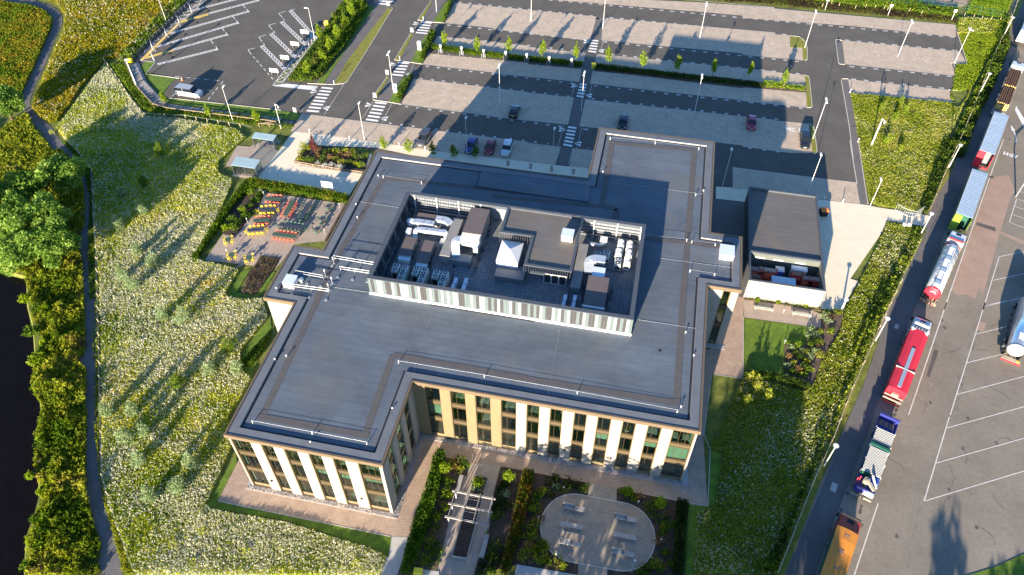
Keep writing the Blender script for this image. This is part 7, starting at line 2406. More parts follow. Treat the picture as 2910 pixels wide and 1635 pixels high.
t = thing('traffic_cone', 'orange and white traffic cone near the silver people carrier', 'traffic cone', (q[0], q[1], .003), None, 0.0)
B().cbox(0, 0, 0, .05, .45, .45).make('base', 'orange_paint', t)
B().cyl(0, 0, .05, .3, .17, .12, 12).make('lower_cone', 'orange_paint', t)
B().cyl(0, 0, .3, .55, .12, .075, 12).make('reflective_band', 'white_metal', t)
B().cyl(0, 0, .55, .8, .075, .03, 12).make('tip', 'orange_paint', t)
# boardwalk with real planks
bw = [(-66.65,86.38),(-60.59,79.59),(-53.62,74.09),(-50.71,73.55)] + [(-45.10,73.59),(-35.86,73.67),(-27.67,73.74)] + [(-30.68,72.37),(-24.95,73.22)]
t = thing('boardwalk', 'weathered grey timber boardwalk bending round the corner of the bus yard', 'boardwalk', (bw[0][0], bw[0][1], 0))
plk = B()
ln = 0
pos = 0.0
random.seed(77)
cols = ['timber_grey', 'timber_walk']
mat('timber_walk', (0.22, 0.17, 0.14), 0.9, 0.3, 2.0)
pl2 = B()
for a_, c_ in zip(bw, bw[1:]):
    d = hypot(c_[0] - a_[0], c_[1] - a_[1])
    an = atan2(c_[1] - a_[1], c_[0] - a_[0])
    n = int(d / .2)
    w = 2.6 if a_[0] < (-53.62,74.09)[0] and a_[1] > (-53.62,74.09)[1] else 1.7
    for k in range(n):
        x, y = lerp(a_, c_, (k + .5) / n)
        (plk if random.random() < .6 else pl2).cbox(x, y, .10, .16 + random.uniform(0, .012), .17, w, an)
plk.make('planks', 'timber_grey', t, kind='stuff')
pl2.make('darker_planks', 'timber_walk', t, kind='stuff')
b = B()
off = strip(bw, 2.2)
h_ = off[:len(bw)] if off[2][1] < off[-3][1] else off[len(bw):][::-1]
h2 = off[len(bw):][::-1]
for L_ in (h2,):
    for a_, c_ in zip(L_, L_[1:]):
        B().beam((a_[0], a_[1], .75), (c_[0], c_[1], .75), .12, .10).make('hand_rail', 'timber', t)
        n = max(1, int(hypot(c_[0] - a_[0], c_[1] - a_[1]) / 1.6))
        for k in range(n):
            q = lerp(a_, c_, k / n)
            B().box(q[0] - .05, q[1] - .05, 0, q[0] + .05, q[1] + .05, .7).make('post', 'timber', t)
# planted strip between bus yard and bus lane
ps = [(-31.63,122.84),(-28.18,124.68),(-26.40,120.70),(-25.47,103.79),(-25.36,90.41),(-26.66,87.62),(-31.75,87.17),(-32.04,88.99),(-32.06,107.68),(-32.66,120.44)]
field('bed_planting', ps, 70, 1.2, .17, G_GREEN[:3] + [(1.5, (.22, .28, .03)), (2, (.16, .11, .06))], 'mixed shrubby planting strip between the bus yard and the bus lane', 'planting', hmin=.05, hn=2.0, pn=3, seed=61, hexp=1.7, mixr=.3)
random.seed(50)
for i, (x, y) in enumerate([(-27.22,95.21),(-27.10,99.73),(-27.42,105.28),(-27.19,109.21),(-27.95,115.62),(-27.13,118.94),(-28.52,90.17),(-31.15,104.00),(-30.53,119.81)]):
    tree(x, y, random.uniform(3.0, 4.0), random.uniform(.7, 1.0), 'young lime-green tree in the strip beside the bus lane, %s from the near end' % ORD[i], G_LIME, 300, .24, .3, 'young trees in the bus lane strip')
hedge('hedge', 'dark green hedge along the bus lane side of the planted strip', [(-27.14,90.04),(-25.95,89.45),(-24.67,101.62),(-25.34,118.79),(-26.66,122.26),(-27.27,120.51),(-26.73,104.47)], 1.1, G_GREEN[:3], 70, .2, 62)
for i, q in enumerate(([(-8.41,112.23),(-7.22,112.48),(-6.81,110.14),(-6.53,100.49),(-6.80,99.77),(-7.63,100.93),(-7.56,105.73)], [(-7.54,94.20),(-6.98,94.32),(-6.70,85.41),(-7.11,84.54),(-8.01,85.92),(-7.80,91.22)], [(-8.02,127.88),(-7.26,128.04),(-6.33,117.66),(-6.81,117.05)])):
    hedge('hedge', 'short dark hedge at the end of the parking rows, %s one' % ('middle', 'near', 'far')[i], q, 1.2, G_GREEN[:3], 110, .2, 65 + i)
for i, (x, y) in enumerate([(-52.25,74.19),(-41.46,71.92),(-31.73,72.14)] + [(-31.61,72.17)]):
    tree(x, y, 3.2, .6, 'thin young lime-green tree behind the boardwalk, %s from the left' % ORD[i], G_LIME, 220, .2, .3, 'thin trees behind the boardwalk', stake=True)
for i, (x, y) in enumerate([(-5.19,69.31),(-0.46,69.47),(4.04,69.59),(8.07,69.77),(12.07,70.39)]):
    tree(x, y + .3, 2.9, .75, 'small green tree behind the roof edge, %s from the left' % ORD[i], G_GREEN[1:] if i > 1 else G_LIME, 260, .2, .15, 'small trees behind the rear roof edge')

# ================================================================ LORRY PARK
lm = B()
def lines(*L_, w=.13, z=.0):
    for q in L_:
        lm.line(q, w, z + .0 + (int(abs(q[0][0]) * 10) % 3) * .002)
lines([(91.21,50.81),(82.67,28.22)], [(77.20,13.90),(73.46,3.90)], [(105.00,86.91),(90.59,49.21)], [(108.89,96.90),(105.00,86.90)], w=.14)
lines([(97.01,52.03),(88.20,29.38)], [(88.04,29.06),(82.84,15.38)], [(101.24,63.02),(96.39,50.43)], [(107.33,78.88),(104.72,72.18)], w=.13)
lines([(96.73,51.20),(99.94,52.98)], [(94.38,45.12),(100.63,48.35)], [(92.08,39.22),(98.28,42.39)], [(89.68,33.13),(99.53,38.34)], [(87.46,27.18),(98.32,32.88)], [(85.16,21.30),(97.15,27.58)], [(82.84,15.38),(96.00,22.40)], [(101.24,63.02),(105.49,65.17)], [(99.13,57.23),(104.29,59.77)], [(96.74,51.15),(103.11,54.43)],
      [(107.33,78.88),(108.46,78.54)], [(106.58,76.68),(107.94,76.20)], [(105.73,74.40),(107.39,73.75)], [(104.72,72.18),(106.85,71.28)], [(108.39,81.18),(108.98,80.88)], w=.12)
struct('lorry_park_lines', lm, 'worn_paint')
tx = B()
q = (109.13,91.92)
text(tx, 'HGV', q[0], q[1], -.004, 1.55, radians(-21), .75, .05)
ar = [(111.24,101.86),(111.61,100.33),(111.12,100.06),(111.16,98.64),(111.25,97.40),(111.00,96.26)]
tx.line([(111.34,100.27),(111.42,99.01),(111.32,97.73),(110.95,96.25)], .18, -.003)
tx.add([(x, y, -.001) for x, y in [(111.27,102.03),(111.69,100.28),(111.03,100.04)]], [(0, 1, 2)])
tx.sheet([(113.77,109.09),(113.23,107.43),(113.60,101.71),(114.29,104.80)], -.003)
struct('road_lettering', tx, 'white_paint')
slabq = B()
slabq.sheet([(71.83,15.75),(72.55,15.59),(72.12,14.31),(71.45,14.51)], .004)
slabq.sheet([(83.01,44.73),(83.51,44.57),(83.17,43.68),(82.66,43.85)], .004)
struct('access_covers', slabq, 'concrete')

# ---- lorries: built with the nose towards local +Y, then turned
def wheels(t, ys, w, r=.5, dual=True):
    for y in ys:
        for s_ in (-1, 1):
            o = B().wheel((s_ * (w - .16), y, r), (1, 0, 0), r, .3, 16).make('wheel', 'rubber', t)
            h = B().wheel((s_ * (w + .0), y, r), (1, 0, 0), r * .5, .04, 10).make('hub', 'alloy', None)
            h.parent = o
def cab(t, y0, paint, roofh=3.0, W=2.45, L=2.2, deflector=False, hatch=True, glass='car_glass'):
    """cab whose back is at y0, nose at y0+L"""
    w = W / 2
    secs = []
    for y, wf, z1 in ((y0, 1, roofh), (y0 + .4, 1, roofh), (y0 + L - .5, .98, roofh - .02), (y0 + L - .22, .96, roofh - .16), (y0 + L - .02, .93, roofh - .75), (y0 + L, .92, 1.0)):
        secs.append([(-w * wf, y, .55), (-w * wf, y, z1 - .2), (-w * wf * .9, y, z1), (w * wf * .9, y, z1), (w * wf, y, z1 - .2), (w * wf, y, .55)])
    loft(B(), secs).make('cab', paint, t)
    B().add([(-w * .84, y0 + L - .19, roofh - .22), (w * .84, y0 + L - .19, roofh - .22), (w * .88, y0 + L + .012, roofh - .78), (w * .88, y0 + L + .02, 1.75), (-w * .88, y0 + L + .02, 1.75), (-w * .88, y0 + L + .012, roofh - .78)],
            [(0, 1, 2, 5), (5, 2, 3, 4)]).make('windscreen', glass, t)
    for s_ in (-1, 1):
        B().box(s_ * w - .012 * s_, y0 + L - 1.2, 1.75, s_ * (w + .012), y0 + L - .35, roofh - .4).make('side_window', glass, t)
        B().box(s_ * (w + .04), y0 + L - .1, 1.7, s_ * (w + .28), y0 + L + .0, 2.5).make('mirror', 'rubber', t)
        B().box(s_ * w * .5, y0 + L - .01, .75, s_ * w * .85, y0 + L + .03, .95).make('headlight', 'headlamp', t)
    B().box(-w * .9, y0 + L - .02, .45, w * .9, y0 + L + .08, .72).make('bumper', paint, t)
    if hatch:
        B().box(-.38, y0 + L - 1.15, roofh, .38, y0 + L - .7, roofh + .05).make('roof_hatch', glass, t)
    B().box(-w * .88, y0 + L - .25, roofh - .05, w * .88, y0 + L - .1, roofh + .05).make('sun_visor', 'rubber', t)
    if deflector:
        B().add([(-w * .85, y0, roofh - .02), (w * .85, y0, roofh - .02), (w * .8, y0 + 1.3, roofh - .02), (-w * .8, y0 + 1.3, roofh - .02), (-w * .8, y0, roofh + .75), (w * .8, y0, roofh + .75)], [(0, 3, 4), (1, 5, 2), (3, 2, 5, 4), (0, 4, 5, 1)]).make('wind_deflector', paint, t)
def chassis(t, y0, y1, W=.9, z=.95):
    B().box(-W / 2, y0, z - .25, -W / 2 + .12, y1, z).box(W / 2 - .12, y0, z - .25, W / 2, y1, z).make('chassis', 'steel_dark', t)
def lorry(label, front, rear, name='lorry', cat='lorry', ex=0.0):
    """thing whose local origin is the mid rear of the load, at ground"""
    a = atan2(front[1] - rear[1], front[0] - rear[0]) - pi / 2
    t = thing(name, label, cat, (rear[0], rear[1], 0), None, a)
    return t, hypot(front[0] - rear[0], front[1] - rear[1])
mat('trailer_roof_blue', (0.33, 0.42, 0.52), 0.45, 0.06, 0.5, fine=0.04, stretch=(1, 1, 1))
mat('trailer_side_green', (0.02, 0.10, 0.07), 0.5, 0.06, 0.6)
mat('lime_panel', (0.20, 0.34, 0.03), 0.5, 0.1, 0.6)
mat('tank_steel', (0.66, 0.68, 0.70), 0.25, 0.06, 0.6, metal=0.7)
mat('tank_white', (0.60, 0.60, 0.57), 0.4, 0.06, 0.6)
mat('cream_metal', (0.34, 0.29, 0.22), 0.5, 0.1, 0.8)
mat('orange_cab', (0.42, 0.055, 0.02), 0.35, 0.06, 0.6, coat=.6)
mat('orange_tarp', (0.66, 0.24, 0.03), 0.6, 0.12, 0.35, bump=0.5)
mat('log_bark', (0.13, 0.065, 0.035), 0.95, 0.35, 3, bump=.6)
mat('log_end', (0.62, 0.42, 0.13), 0.8, 0.15, 2)
mat('deck_timber', (0.30, 0.17, 0.12), 0.85, 0.15, 1.0)
mat('flatbed_blue', (0.03, 0.04, 0.22), 0.45, 0.08, 0.8)
mat('tube_grey', (0.42, 0.43, 0.42), 0.4, .05, 1.0)
mat('frame_green', (0.02, 0.11, 0.07), 0.5, 0.08, 0.8)

# 1 and 2: curtain-sided box trailers with pale blue roofs
def box_trailer(label, front, rear, side, rearcol, cabcol, tractor=False):
    t, L = lorry(label, front, rear, 'articulated_lorry')
    w = 1.26
    B().box(-w, 0.9, 1.2, w, L, 4.06).make('body', side, t)
    B().box(-w - .02, 0, 4.04, w + .02, L + .02, 4.1).make('roof', 'trailer_roof_blue', t)
    b = B()
    for k in range(1, int(L / .62)):
        b.box(-w + .04, k * .62, 4.1, w - .04, k * .62 + .04, 4.118)
    b.make('roof_bows', 'trailer_roof_blue', t)
    for s_ in (-1, 1):
        B().box(s_ * w - .02, 0, 4.1, s_ * w + .02, L, 4.14).make('roof_edge', 'unit_white', t)
    # open rear: left panel closed, right dark opening
    B().box(-w, -.25, 1.2, -.1, .9, 4.0).make('rear_door', rearcol, t)
    B().box(-.05, 0.2, 1.1, w, .9, 1.2).make('load_floor', 'rubber', t)
    B().box(w - .05, -.9, 1.2, w, .9, 4.0).make('open_door', rearcol, t)
    B().box(-w, -.45, .9, w, -.2, 1.15).make('rear_bumper', rearcol, t)
    for z in (1.9, 2.6, 3.3):
        B().box(-w + .05, -.29, z, -.15, -.25, z + .06).make('door_rib', rearcol, t)
    chassis(t, 0, L)
    wheels(t, (1.6, 2.9, 4.2), 1.22)
    wheels(t, (L - 1.2, L + 1.6) if tractor else (L - 1.5,), 1.2)
    if tractor:
        cab(t, L + .25, cabcol, 3.3, L=2.1)
    return t
box_trailer('lorry trailer with a long pale blue roof and an open red tail', (107.22,98.92), (102.11,85.86), 'steel_mid', 'bright_red', None)
t_ = box_trailer('lorry with a long pale blue roof, dark green sides and a lime green tail', (99.82,79.89), (95.00,67.29), 'trailer_side_green', 'lime_panel', 'trailer_side_green')
L_ = hypot((99.82,79.89)[0] - (95.00,67.29)[0], (99.82,79.89)[1] - (95.00,67.29)[1])
B().box(-1.2, L_ + .05, 1.0, 1.2, L_ + .9, 3.6).make('bulkhead', 'trailer_side_green', t_)
# 3: timber lorry
t, L = lorry('timber lorry stacked with brown logs whose yellow sawn ends face the camera', (114.57,118.30), (109.02,104.20), 'timber_lorry')
random.seed(31)
B().box(-1.25, -.3, 1.1, 1.25, L, 1.3).make('flatbed', 'steel_mid', t)
for (ya, yb) in ((.6, L * .5 - .2), (L * .5 + .3, L - .2)):
    z = 1.5
    for row in range(6):
        n = 8 - (row % 2) - (1 if row > 4 else 0)
        for k in range(n):
            x = -1.12 + (2.24) * (k + .5) / n
            r = random.uniform(.125, .155)
            y0_ = ya + random.uniform(-.15, .15)
            lg = B().tube([(x, y0_, z), (x + random.uniform(-.04, .04), yb + random.uniform(-.15, .1), z)], r, 8).make('log', 'log_bark', t)
            e = B().cyl(0, 0, 0, .01, r * .95, r * .95, 8)
            e = B().tube([(x, y0_ - .012, z), (x, y0_ - .002, z)], r * .96, 8).make('sawn_end', 'log_end', None)
            e.parent = lg
        z += .255
for y in (1.2, 3.0, L * .5 - .6, L * .5 + .8, L * .5 + 2.6, L - 1.0):
    b = B()
    for s_ in (-1, 1):
        b.box(s_ * 1.27 - .05, y, 1.1, s_ * 1.27 + .05, y + .1, 3.2)
    b.box(-1.27, y, 1.3, 1.27, y + .1, 1.38)
    b.make('stake_frame', 'steel_dark', t)
B().box(-1.25, -.9, .8, 1.25, -.3, 1.1).make('rear_frame', 'cream_metal', t)
chassis(t, -.3, L + 2)
wheels(t, (.6, 1.9, L * .5, L - 1.5, L + 1.2), 1.22)
cab(t, L + .7, 'car_white', 3.1, L=2.4)
B().box(-1.1, L + .1, 1.2, 1.1, L + .6, 3.0).make('headboard', 'unit_white', t)
# white lorry at the top right corner
t, L = lorry('white lorry cut off by the right edge of the photo behind the timber lorry', (124.0, 144.5), (119.6, 133.2), 'box_lorry')
B().box(-1.25, 0, 1.1, 1.25, L, 3.7).make('body', 'car_white', t)
B().box(-1.27, -.02, 3.7, 1.27, L + .02, 3.78).make('roof', 'trailer_roof_blue', t)
chassis(t, 0, L + 2); wheels(t, (1.4, 2.7, L - 1, L + 1.5), 1.22); cab(t, L + .3, 'car_white', 3.1)
# 4: tanker with white cab
t, L = lorry('white cylindrical tanker lorry with a red rear end and red-trimmed white cab', (92.85,61.01), (88.07,49.84), 'tanker_lorry')
def tank(t, y0, y1, r, zc, m, ends, n=20):
    P_ = []
    R_ = []
    for u, k in ((0, .35), (.06, .7), (.16, .9), (.3, 1), ):
        P_.append((0, y0 + u * 1.2, zc)); R_.append(r * k)
    Q_ = [(0, y1 - (p[1] - y0), zc) for p in P_[::-1]]
    B().tube(P_ + Q_, R_ + R_[::-1], n).make('tank', m, t, smooth=True)
tank(t, 0.35, L, 1.18, 2.05, 'tank_white', None)
B().tube([(0, .62, 2.05), (0, .3, 2.05), (0, .12, 2.05), (0, 0, 2.05)], [1.21, 1.15, .9, .4], 20).make('tank_end', 'bright_red', t)
for k in range(5):
    B().box(-.45 + k * .2, .25 + .1 * abs(k - 2) * .4, 2.4, -.37 + k * .2, .5, 3.16).make('white_stripe', 'white_metal', t)
P_ = [(.42 * sin(a * pi / 8), .2, 2.3 + .42 * cos(a * pi / 8)) for a in range(17)]
B().tube([(x, y - .12, z) for x, y, z in P_], .05, 5, cap=False).make('white_ring', 'white_metal', t)
B().box(-.42, 1.0, 3.15, .42, L - .4, 3.24).make('walkway', 'unit_white', t)
for k in range(4):
    y = 1.4 + k * (L - 2.8) / 3
    B().box(-.40, y, 3.24, .40, y + .9, 3.33).make('tank_hatch', 'trailer_roof_blue', t)
for s_ in (-.52, .52):
    B().tube([(s_, 1.0, 3.22), (s_, 1.0, 3.5), (s_, L - .4, 3.5), (s_, L - .4, 3.22)], .03, 5).make('walkway_rail', 'steel_mid', t)
for k in range(8):
    y = .9 + k * (L - 1.4) / 7
    B().tube([(1.2 * cos(a * pi / 8), y, 2.05 + 1.2 * sin(a * pi / 8)) for a in range(9)], .025, 4).make('tank_band', 'galvanised', t)
b = B().box(-1.2, -.5, .6, 1.2, -.2, 1.0)
for k in range(5):
    b.box(-1.1 + k * .5, -.3, 1.0, -1.05 + k * .5, .4, 1.9)
b.make('rear_frame', 'cream_metal', t)
for k, m_ in enumerate(('red_paint', 'orange_paint', 'red_paint')):
    B().box(-1.15 + k * .8, -.55, .7, -.6 + k * .8, -.5, .9).make('tail_light', m_, t)
chassis(t, 0, L + 2.4)
wheels(t, (1.3, 2.6, 3.9, L + .2, L + 2.9), 1.2)
B().box(-1.15, L + .2, 1.2, 1.15, L + .75, 2.3).make('red_locker', 'red_paint', t)
cab(t, L + .85, 'car_white', 3.2, L=2.5, deflector=False)
B().box(-1.1, L + .8, 3.1, 1.1, L + 1.0, 3.4).make('roof_bar', 'red_paint', t)
# 5: red tipper
t, L = lorry('long red tipper trailer with a grey centre strip and a white cab', (84.61,40.73), (80.17,29.38), 'tipper_lorry')
w = 1.22
B().add([(-w, .3, 1.3), (w, .3, 1.3), (w, L, 1.3), (-w, L, 1.3), (-w, 0, 3.5), (w, 0, 3.5), (w, L, 3.5), (-w, L, 3.5), (-w * .55, 0, 3.66), (w * .55, 0, 3.66), (w * .55, L, 3.66), (-w * .55, L, 3.66)],
        [(3, 2, 1, 0), (0, 1, 5, 9, 8, 4), (2, 3, 7, 11, 10, 6), (1, 2, 6, 5), (3, 0, 4, 7), (4, 8, 11, 7), (5, 6, 10, 9), (8, 9, 10, 11)]).make('body', 'bright_red', t)
B().box(-.24, .5, 3.66, .24, L * .68, 3.72).make('centre_walkway', 'galvanised', t)
B().box(-.24, L * .68, 3.661, .24, L * .70, 3.70).make('walkway_end', 'rubber', t)
B().box(-w, L * .32, 3.52, w, L * .32 + .07, 3.735).make('cross_strap', 'unit_cream', t)
for s_ in (-1, 1):
    for k in range(8):
        B().box(s_ * w - .02, .8 + k * L / 8.5, 1.35, s_ * (w + .04), .95 + k * L / 8.5, 3.45).make('side_rib', 'bright_red', t)
    B().prism([(s_ * .55, L - .1), (s_ * 1.2, L + .15), (s_ * 1.1, L - .55)] if s_ > 0 else [(s_ * 1.2, L + .15), (s_ * .55, L - .1), (s_ * 1.1, L - .55)], 3.6, 3.68).make('white_corner', 'white_metal', t)
b = B().box(-w, L + .02, 2.6, w, L + .2, 3.6)
for k in range(6):
    b.box(-1.0 + k * .38, L + .2, 2.9, -.94 + k * .38, L + .45, 3.65)
b.make('front_frame', 'unit_white', t)
for k in range(3):
    B().box(-1.2, -.6 + k * .22, 1.0 + k * .5, 1.2, -.45 + k * .22, 1.2 + k * .5).make('rear_bar', ('red_paint', 'cream_metal', 'cream_metal')[k], t)
B().box(-.45, -.4, 2.4, .45, 0, 2.9).make('rear_ladder', 'cream_metal', t)
chassis(t, 0, L + 2)
wheels(t, (1.2, 2.5, 3.8, L - .3, L + 2.6), 1.2)
cab(t, L + 1.1, 'car_white', 3.1, L=2.2, deflector=True)
B().box(-1.0, L + .7, 1.3, 1.0, L + 1.1, 2.8).make('exhaust_stack', 'rubber', t)
# 6: blue flatbed carrying rows of white tubes
t, L = lorry('blue flatbed trailer loaded with rows of white tubes, with a cab-mounted crane', (79.33,25.84), (75.00,14.12), 'flatbed_lorry')
B().box(-1.22, 0, 1.1, 1.22, L, 1.25).make('deck', 'flatbed_blue', t)
for k in range(3):
    B().box(-1.05 + k * .7, L - 1.3, 1.25, -.5 + k * .7, L - .35, 1.31).make('deck_board', 'deck_timber', t)
B().box(-1.24, L - .22, 1.25, 1.24, L, 2.2).make('headboard', 'flatbed_blue', t)
B().box(-1.24, L - 2.6, 1.25, -1.16, L - .22, 1.6).box(1.16, L - 2.6, 1.25, 1.24, L - .22, 1.6).make('side_board', 'flatbed_blue', t)
def tubes(y0, y1, n):
    for k in range(n):
        y = y0 + (y1 - y0) * (k + .5) / n
        for z in (2.25,):
            B().tube([(-1.13, y, z), (1.13, y, z)], (y1 - y0) / n * .30, 7).make('white_tube', 'tube_grey', t)
    B().box(-1.1, y0 - .05, 1.3, 1.1, y1 + .05, 2.12).make('tube_stack', 'frame_green', t)
tubes(L * .60, L * .79, 9)
tubes(L * .20, L * .53, 19)
B().box(-1.2, L * .545, 2.25, 1.2, L * .575, 2.45).make('cross_frame', 'frame_green', t)
B().box(-1.2, L * .535, 1.3, 1.2, L * .595, 1.9).make('gap_board', 'unit_cream', t)
b = B()
for s_ in (-1, 1):
    for y in (L * .2, L * .36, L * .53, L * .6, L * .79):
        b.box(s_ * 1.2 - .04, y, 1.25, s_ * 1.2 + .04, y + .08, 2.4)
b.make('stanchion', 'galvanised', t)
B().cyl(-.25, L * .1, 1.25, 2.6, .42, .36, 14).make('crane_base', 'cream_metal', t)
B().beam((-.25, L * .1, 2.5), (.95, L * .03, 2.2), .3, .35).make('crane_arm', 'cream_metal', t)
B().beam((.2, L * .17, 2.6), (1.05, L * .06, 2.3), .18, .25).make('crane_jib', 'unit_white', t)
B().box(-1.15, -.1, 1.25, 1.15, .35, 1.9).make('tail_locker', 'flatbed_blue', t)
B().box(-.1, -.25, 1.4, 1.1, .1, 2.0).make('side_locker', 'box_blue_white', t)
B().tube([(-1.0, .05, 2.0), (.2, .05, 2.0)], .16, 8).make('rolled_sheet', 'flatbed_blue', t)
B().box(-1.3, -.35, .7, 1.2, -.2, .95).make('rear_bumper', 'cream_metal', t)
b = B()
b.tube([(-.9, L * .14, 1.5), (-1.2, L * .1, 2.1), (-1.25, L * .06, 1.6)], .07, 6)
b.tube([(-.7, L * .15, 1.5), (-1.0, L * .12, 2.3), (-.9, L * .06, 1.4)], .06, 6)
b.make('hoses', 'red_paint', t)
B().box(.1, L * .13, 1.3, 1.15, L * .19, 2.2).make('blue_tarp', 'blue_plastic', t)
chassis(t, 0, L)
wheels(t, (1.5, 2.8, L - 2.2), 1.2)
# 7: orange rigid lorry, nose away from the camera
fr = (72.68,9.49)
t, L = lorry('orange lorry with a creased orange tarpaulin roof at the bottom edge', (72.02,7.58), (67.3, -5.5), 'tarpaulin_lorry')
w = 1.24
bb = B()
nn = 9
vs = []
for i in range(nn + 1):
    y = L * i / nn
    zz = 3.62 + (.05 if i % 2 == 0 else -.02)
    for x, dz in ((-w, -.12), (-w * .5, .0), (0, .05), (w * .5, .0), (w, -.12)):
        vs.append((x, y, zz + dz))
bb.add(vs, [(i * 5 + k, i * 5 + k + 1, i * 5 + k + 6, i * 5 + k + 5) for i in range(nn) for k in range(4)])
bb.make('tarpaulin', 'orange_tarp', t)
B().box(-w + .01, 0, 1.2, w - .01, L - .01, 3.46).make('body', 'trailer_side_green', t)
for k in range(4):
    y = L - 1.0 - k * 2.1
    B().box(-.25, y - .3, 3.665, .28, y + .25, 3.69).make('patch', 'deck_timber', t)
chassis(t, 0, L + 1)
wheels(t, (1.5, 2.8, L - 1, L + 1.2), 1.2)
cab(t, L + .12, 'orange_cab', 3.2, L=2.15)
# 8: silver tanker at the right edge and its neighbour
t, L = lorry('polished silver tanker lorry with a cream rear bumper at the right edge of the photo', (102.0, 51.2), (97.9, 40.6), 'tanker_lorry')
B().tube([(0, .25, 2.0), (0, .33, 2.0), (0, .55, 2.0), (0, .9, 2.0), (0, 1.0, 2.0), (0, L, 2.0)], [.5, .85, 1.05, 1.15, 1.17, 1.17], 24).make('tank', 'tank_steel', t, smooth=True)
B().tube([(0, .20, 2.0), (0, .30, 2.0), (0, .54, 2.0), (0, .95, 2.0)], [.45, .86, 1.08, 1.185], 24).make('tank_end', 'tank_white', t, smooth=True)
for k in range(5):
    B().box(-.3, 2.0 + k * .3, 3.14, .35, 2.08 + k * .3, 3.2).make('ladder_rung', 'unit_white', t)
B().box(-1.25, -.75, .9, 1.25, -.1, 1.05).make('rear_platform', 'cream_metal', t)
B().box(-1.27, -.85, .75, 1.27, -.75, 1.0).make('rear_bumper', 'bright_red', t)
for k in range(3):
    B().box(.7, -.6 + k * .15, 1.05, 1.1, -.5 + k * .15, 1.09).make('marker_plate', 'plate_yellow', t)
chassis(t, 0, L + 2)
wheels(t, (1.2, 2.5, 3.8, L + .2), 1.2)
b = B()
for k in range(6):
    b.box(-1.5, 1.5 + k * 1.4, .8, -1.2, 1.9 + k * 1.4, 1.3)
b.make('side_lockers', 'steel_dark', t, kind='stuff')
t, L = lorry('dark blue lorry end just inside the right edge of the photo', (108.0, 61.5), (105.2, 54.5), 'lorry')
B().box(-1.2, 0, 1.1, 1.2, L, 3.0).make('body', 'flatbed_blue', t)
B().box(-1.22, -.02, 3.0, 1.22, L, 3.06).make('roof', 'steel_mid', t)
chassis(t, 0, L); wheels(t, (1.2, 2.5, L - 1), 1.2)
# curved dark steel post at the right edge
q = (107.28,79.40)
t = thing('barrier_frame', 'tall bent dark steel frame standing at the parking lines by the right edge', 'barrier', (q[0], q[1], 0))
B().tube([(q[0], q[1], 0), (q[0] + .1, q[1] + .2, 3.2), (q[0] + .6, q[1] + .5, 4.3), (q[0] + 2.5, q[1] + 1.2, 4.9)], .14, 8).make('frame', 'steel_mid', t)

# post and wire fence along the lorry park
fl_ = [(124.27,156.12),(121.54,148.57),(117.42,138.25)] + [(113.04,127.54),(110.62,121.14),(106.75,110.74),(101.61,97.25),(96.87,85.38)] + [(94.63,79.69),(91.85,72.49)]
fence2 = [(84.73,53.49),(80.32,43.04),(77.45,35.82),(75.55,31.16),(72.27,22.12)] + [(71.94,21.36),(69.68,15.85),(68.14,11.70),(66.39,6.85),(64.62,2.05)]
def post_fence(label, P_, h, step, rails, pm='timber', rm='timber', pr=.06, name='fence'):
    t = thing(name, label, 'fence', (P_[0][0], P_[0][1], 0))
    for a_, c_ in zip(P_, P_[1:]):
        d = hypot(c_[0] - a_[0], c_[1] - a_[1])
        n = max(1, int(d / step))
        for k in range(n):
            x, y = lerp(a_, c_, k / n)
            B().box(x - pr, y - pr, 0, x + pr, y + pr, h).make('post', pm, t)
        for z, r in rails:
            B().beam((a_[0], a_[1], z), (c_[0], c_[1], z), r, r * 1.5).make('rail', rm, t)
    return t
mat('pale_timber', (0.52, 0.44, 0.28), 0.8, 0.12, 1.5)
post_fence('long pale timber rail fence along the back half of the lorry park', fl_, 1.0, 2.6, ((.55, .05), (.92, .07)), 'pale_timber', 'pale_timber')
post_fence('long pale timber rail fence along the near half of the lorry park', fence2, 1.0, 2.6, ((.55, .05), (.92, .07)), 'pale_timber', 'pale_timber')
lawn_part('fence_verge', [[(124.27,156.12),(125.75,156.43),(120.40,143.23),(118.28,138.17),(117.36,137.98)] , [(113.04,127.54),(114.15,128.18),(109.68,118.28),(105.19,107.27),(101.97,98.28),(99.41,91.52),(97.04,85.41),(101.61,97.25),(106.75,110.74),(110.62,121.14)], [(97.13,84.96),(97.24,83.57),(93.49,76.48),(91.93,72.51),(91.78,72.60),(94.63,79.69)], [(84.73,53.49),(85.30,54.09),(81.55,45.70),(80.40,43.06),(77.41,35.42),(73.89,24.99),(72.98,22.27),(72.27,22.12),(75.55,31.16),(77.45,35.82)], [(73.69,26.05),(74.56,26.23),(70.88,16.73),(68.61,10.46),(65.49,2.23),(64.62,2.05),(66.39,6.85),(68.14,11.70)]], 'lawn_dry', 0.0)
q = (79.79,41.65)
# gate pieces where the pale paving meets the fence
gt = [(85.17,67.67),(86.03,71.82),(89.72,70.60),(92.22,73.13)]
post_fence('white metal gate with upright bars where the pale paving meets the lorry park', [(86.05,71.25),(87.52,70.13),(88.91,69.86),(90.57,71.63)], 1.6, .35, ((1.5, .05), (.2, .05)), 'galvanised', 'galvanised', .02, 'gate')
for (x, y), lab in zip([(86.99,67.36),(87.80,67.53)], ('left', 'right')):
    t = thing('utility_box', 'small white utility box in the grass by the gate, the %s one' % lab, 'utility box', (x, y, 0))
    B().cbox(x, y, 0, .6, .5, .35).make('cabinet', 'white_metal', t)
    B().cbox(x, y, .6, .66, .56, .41).make('lid', 'white_metal', t)

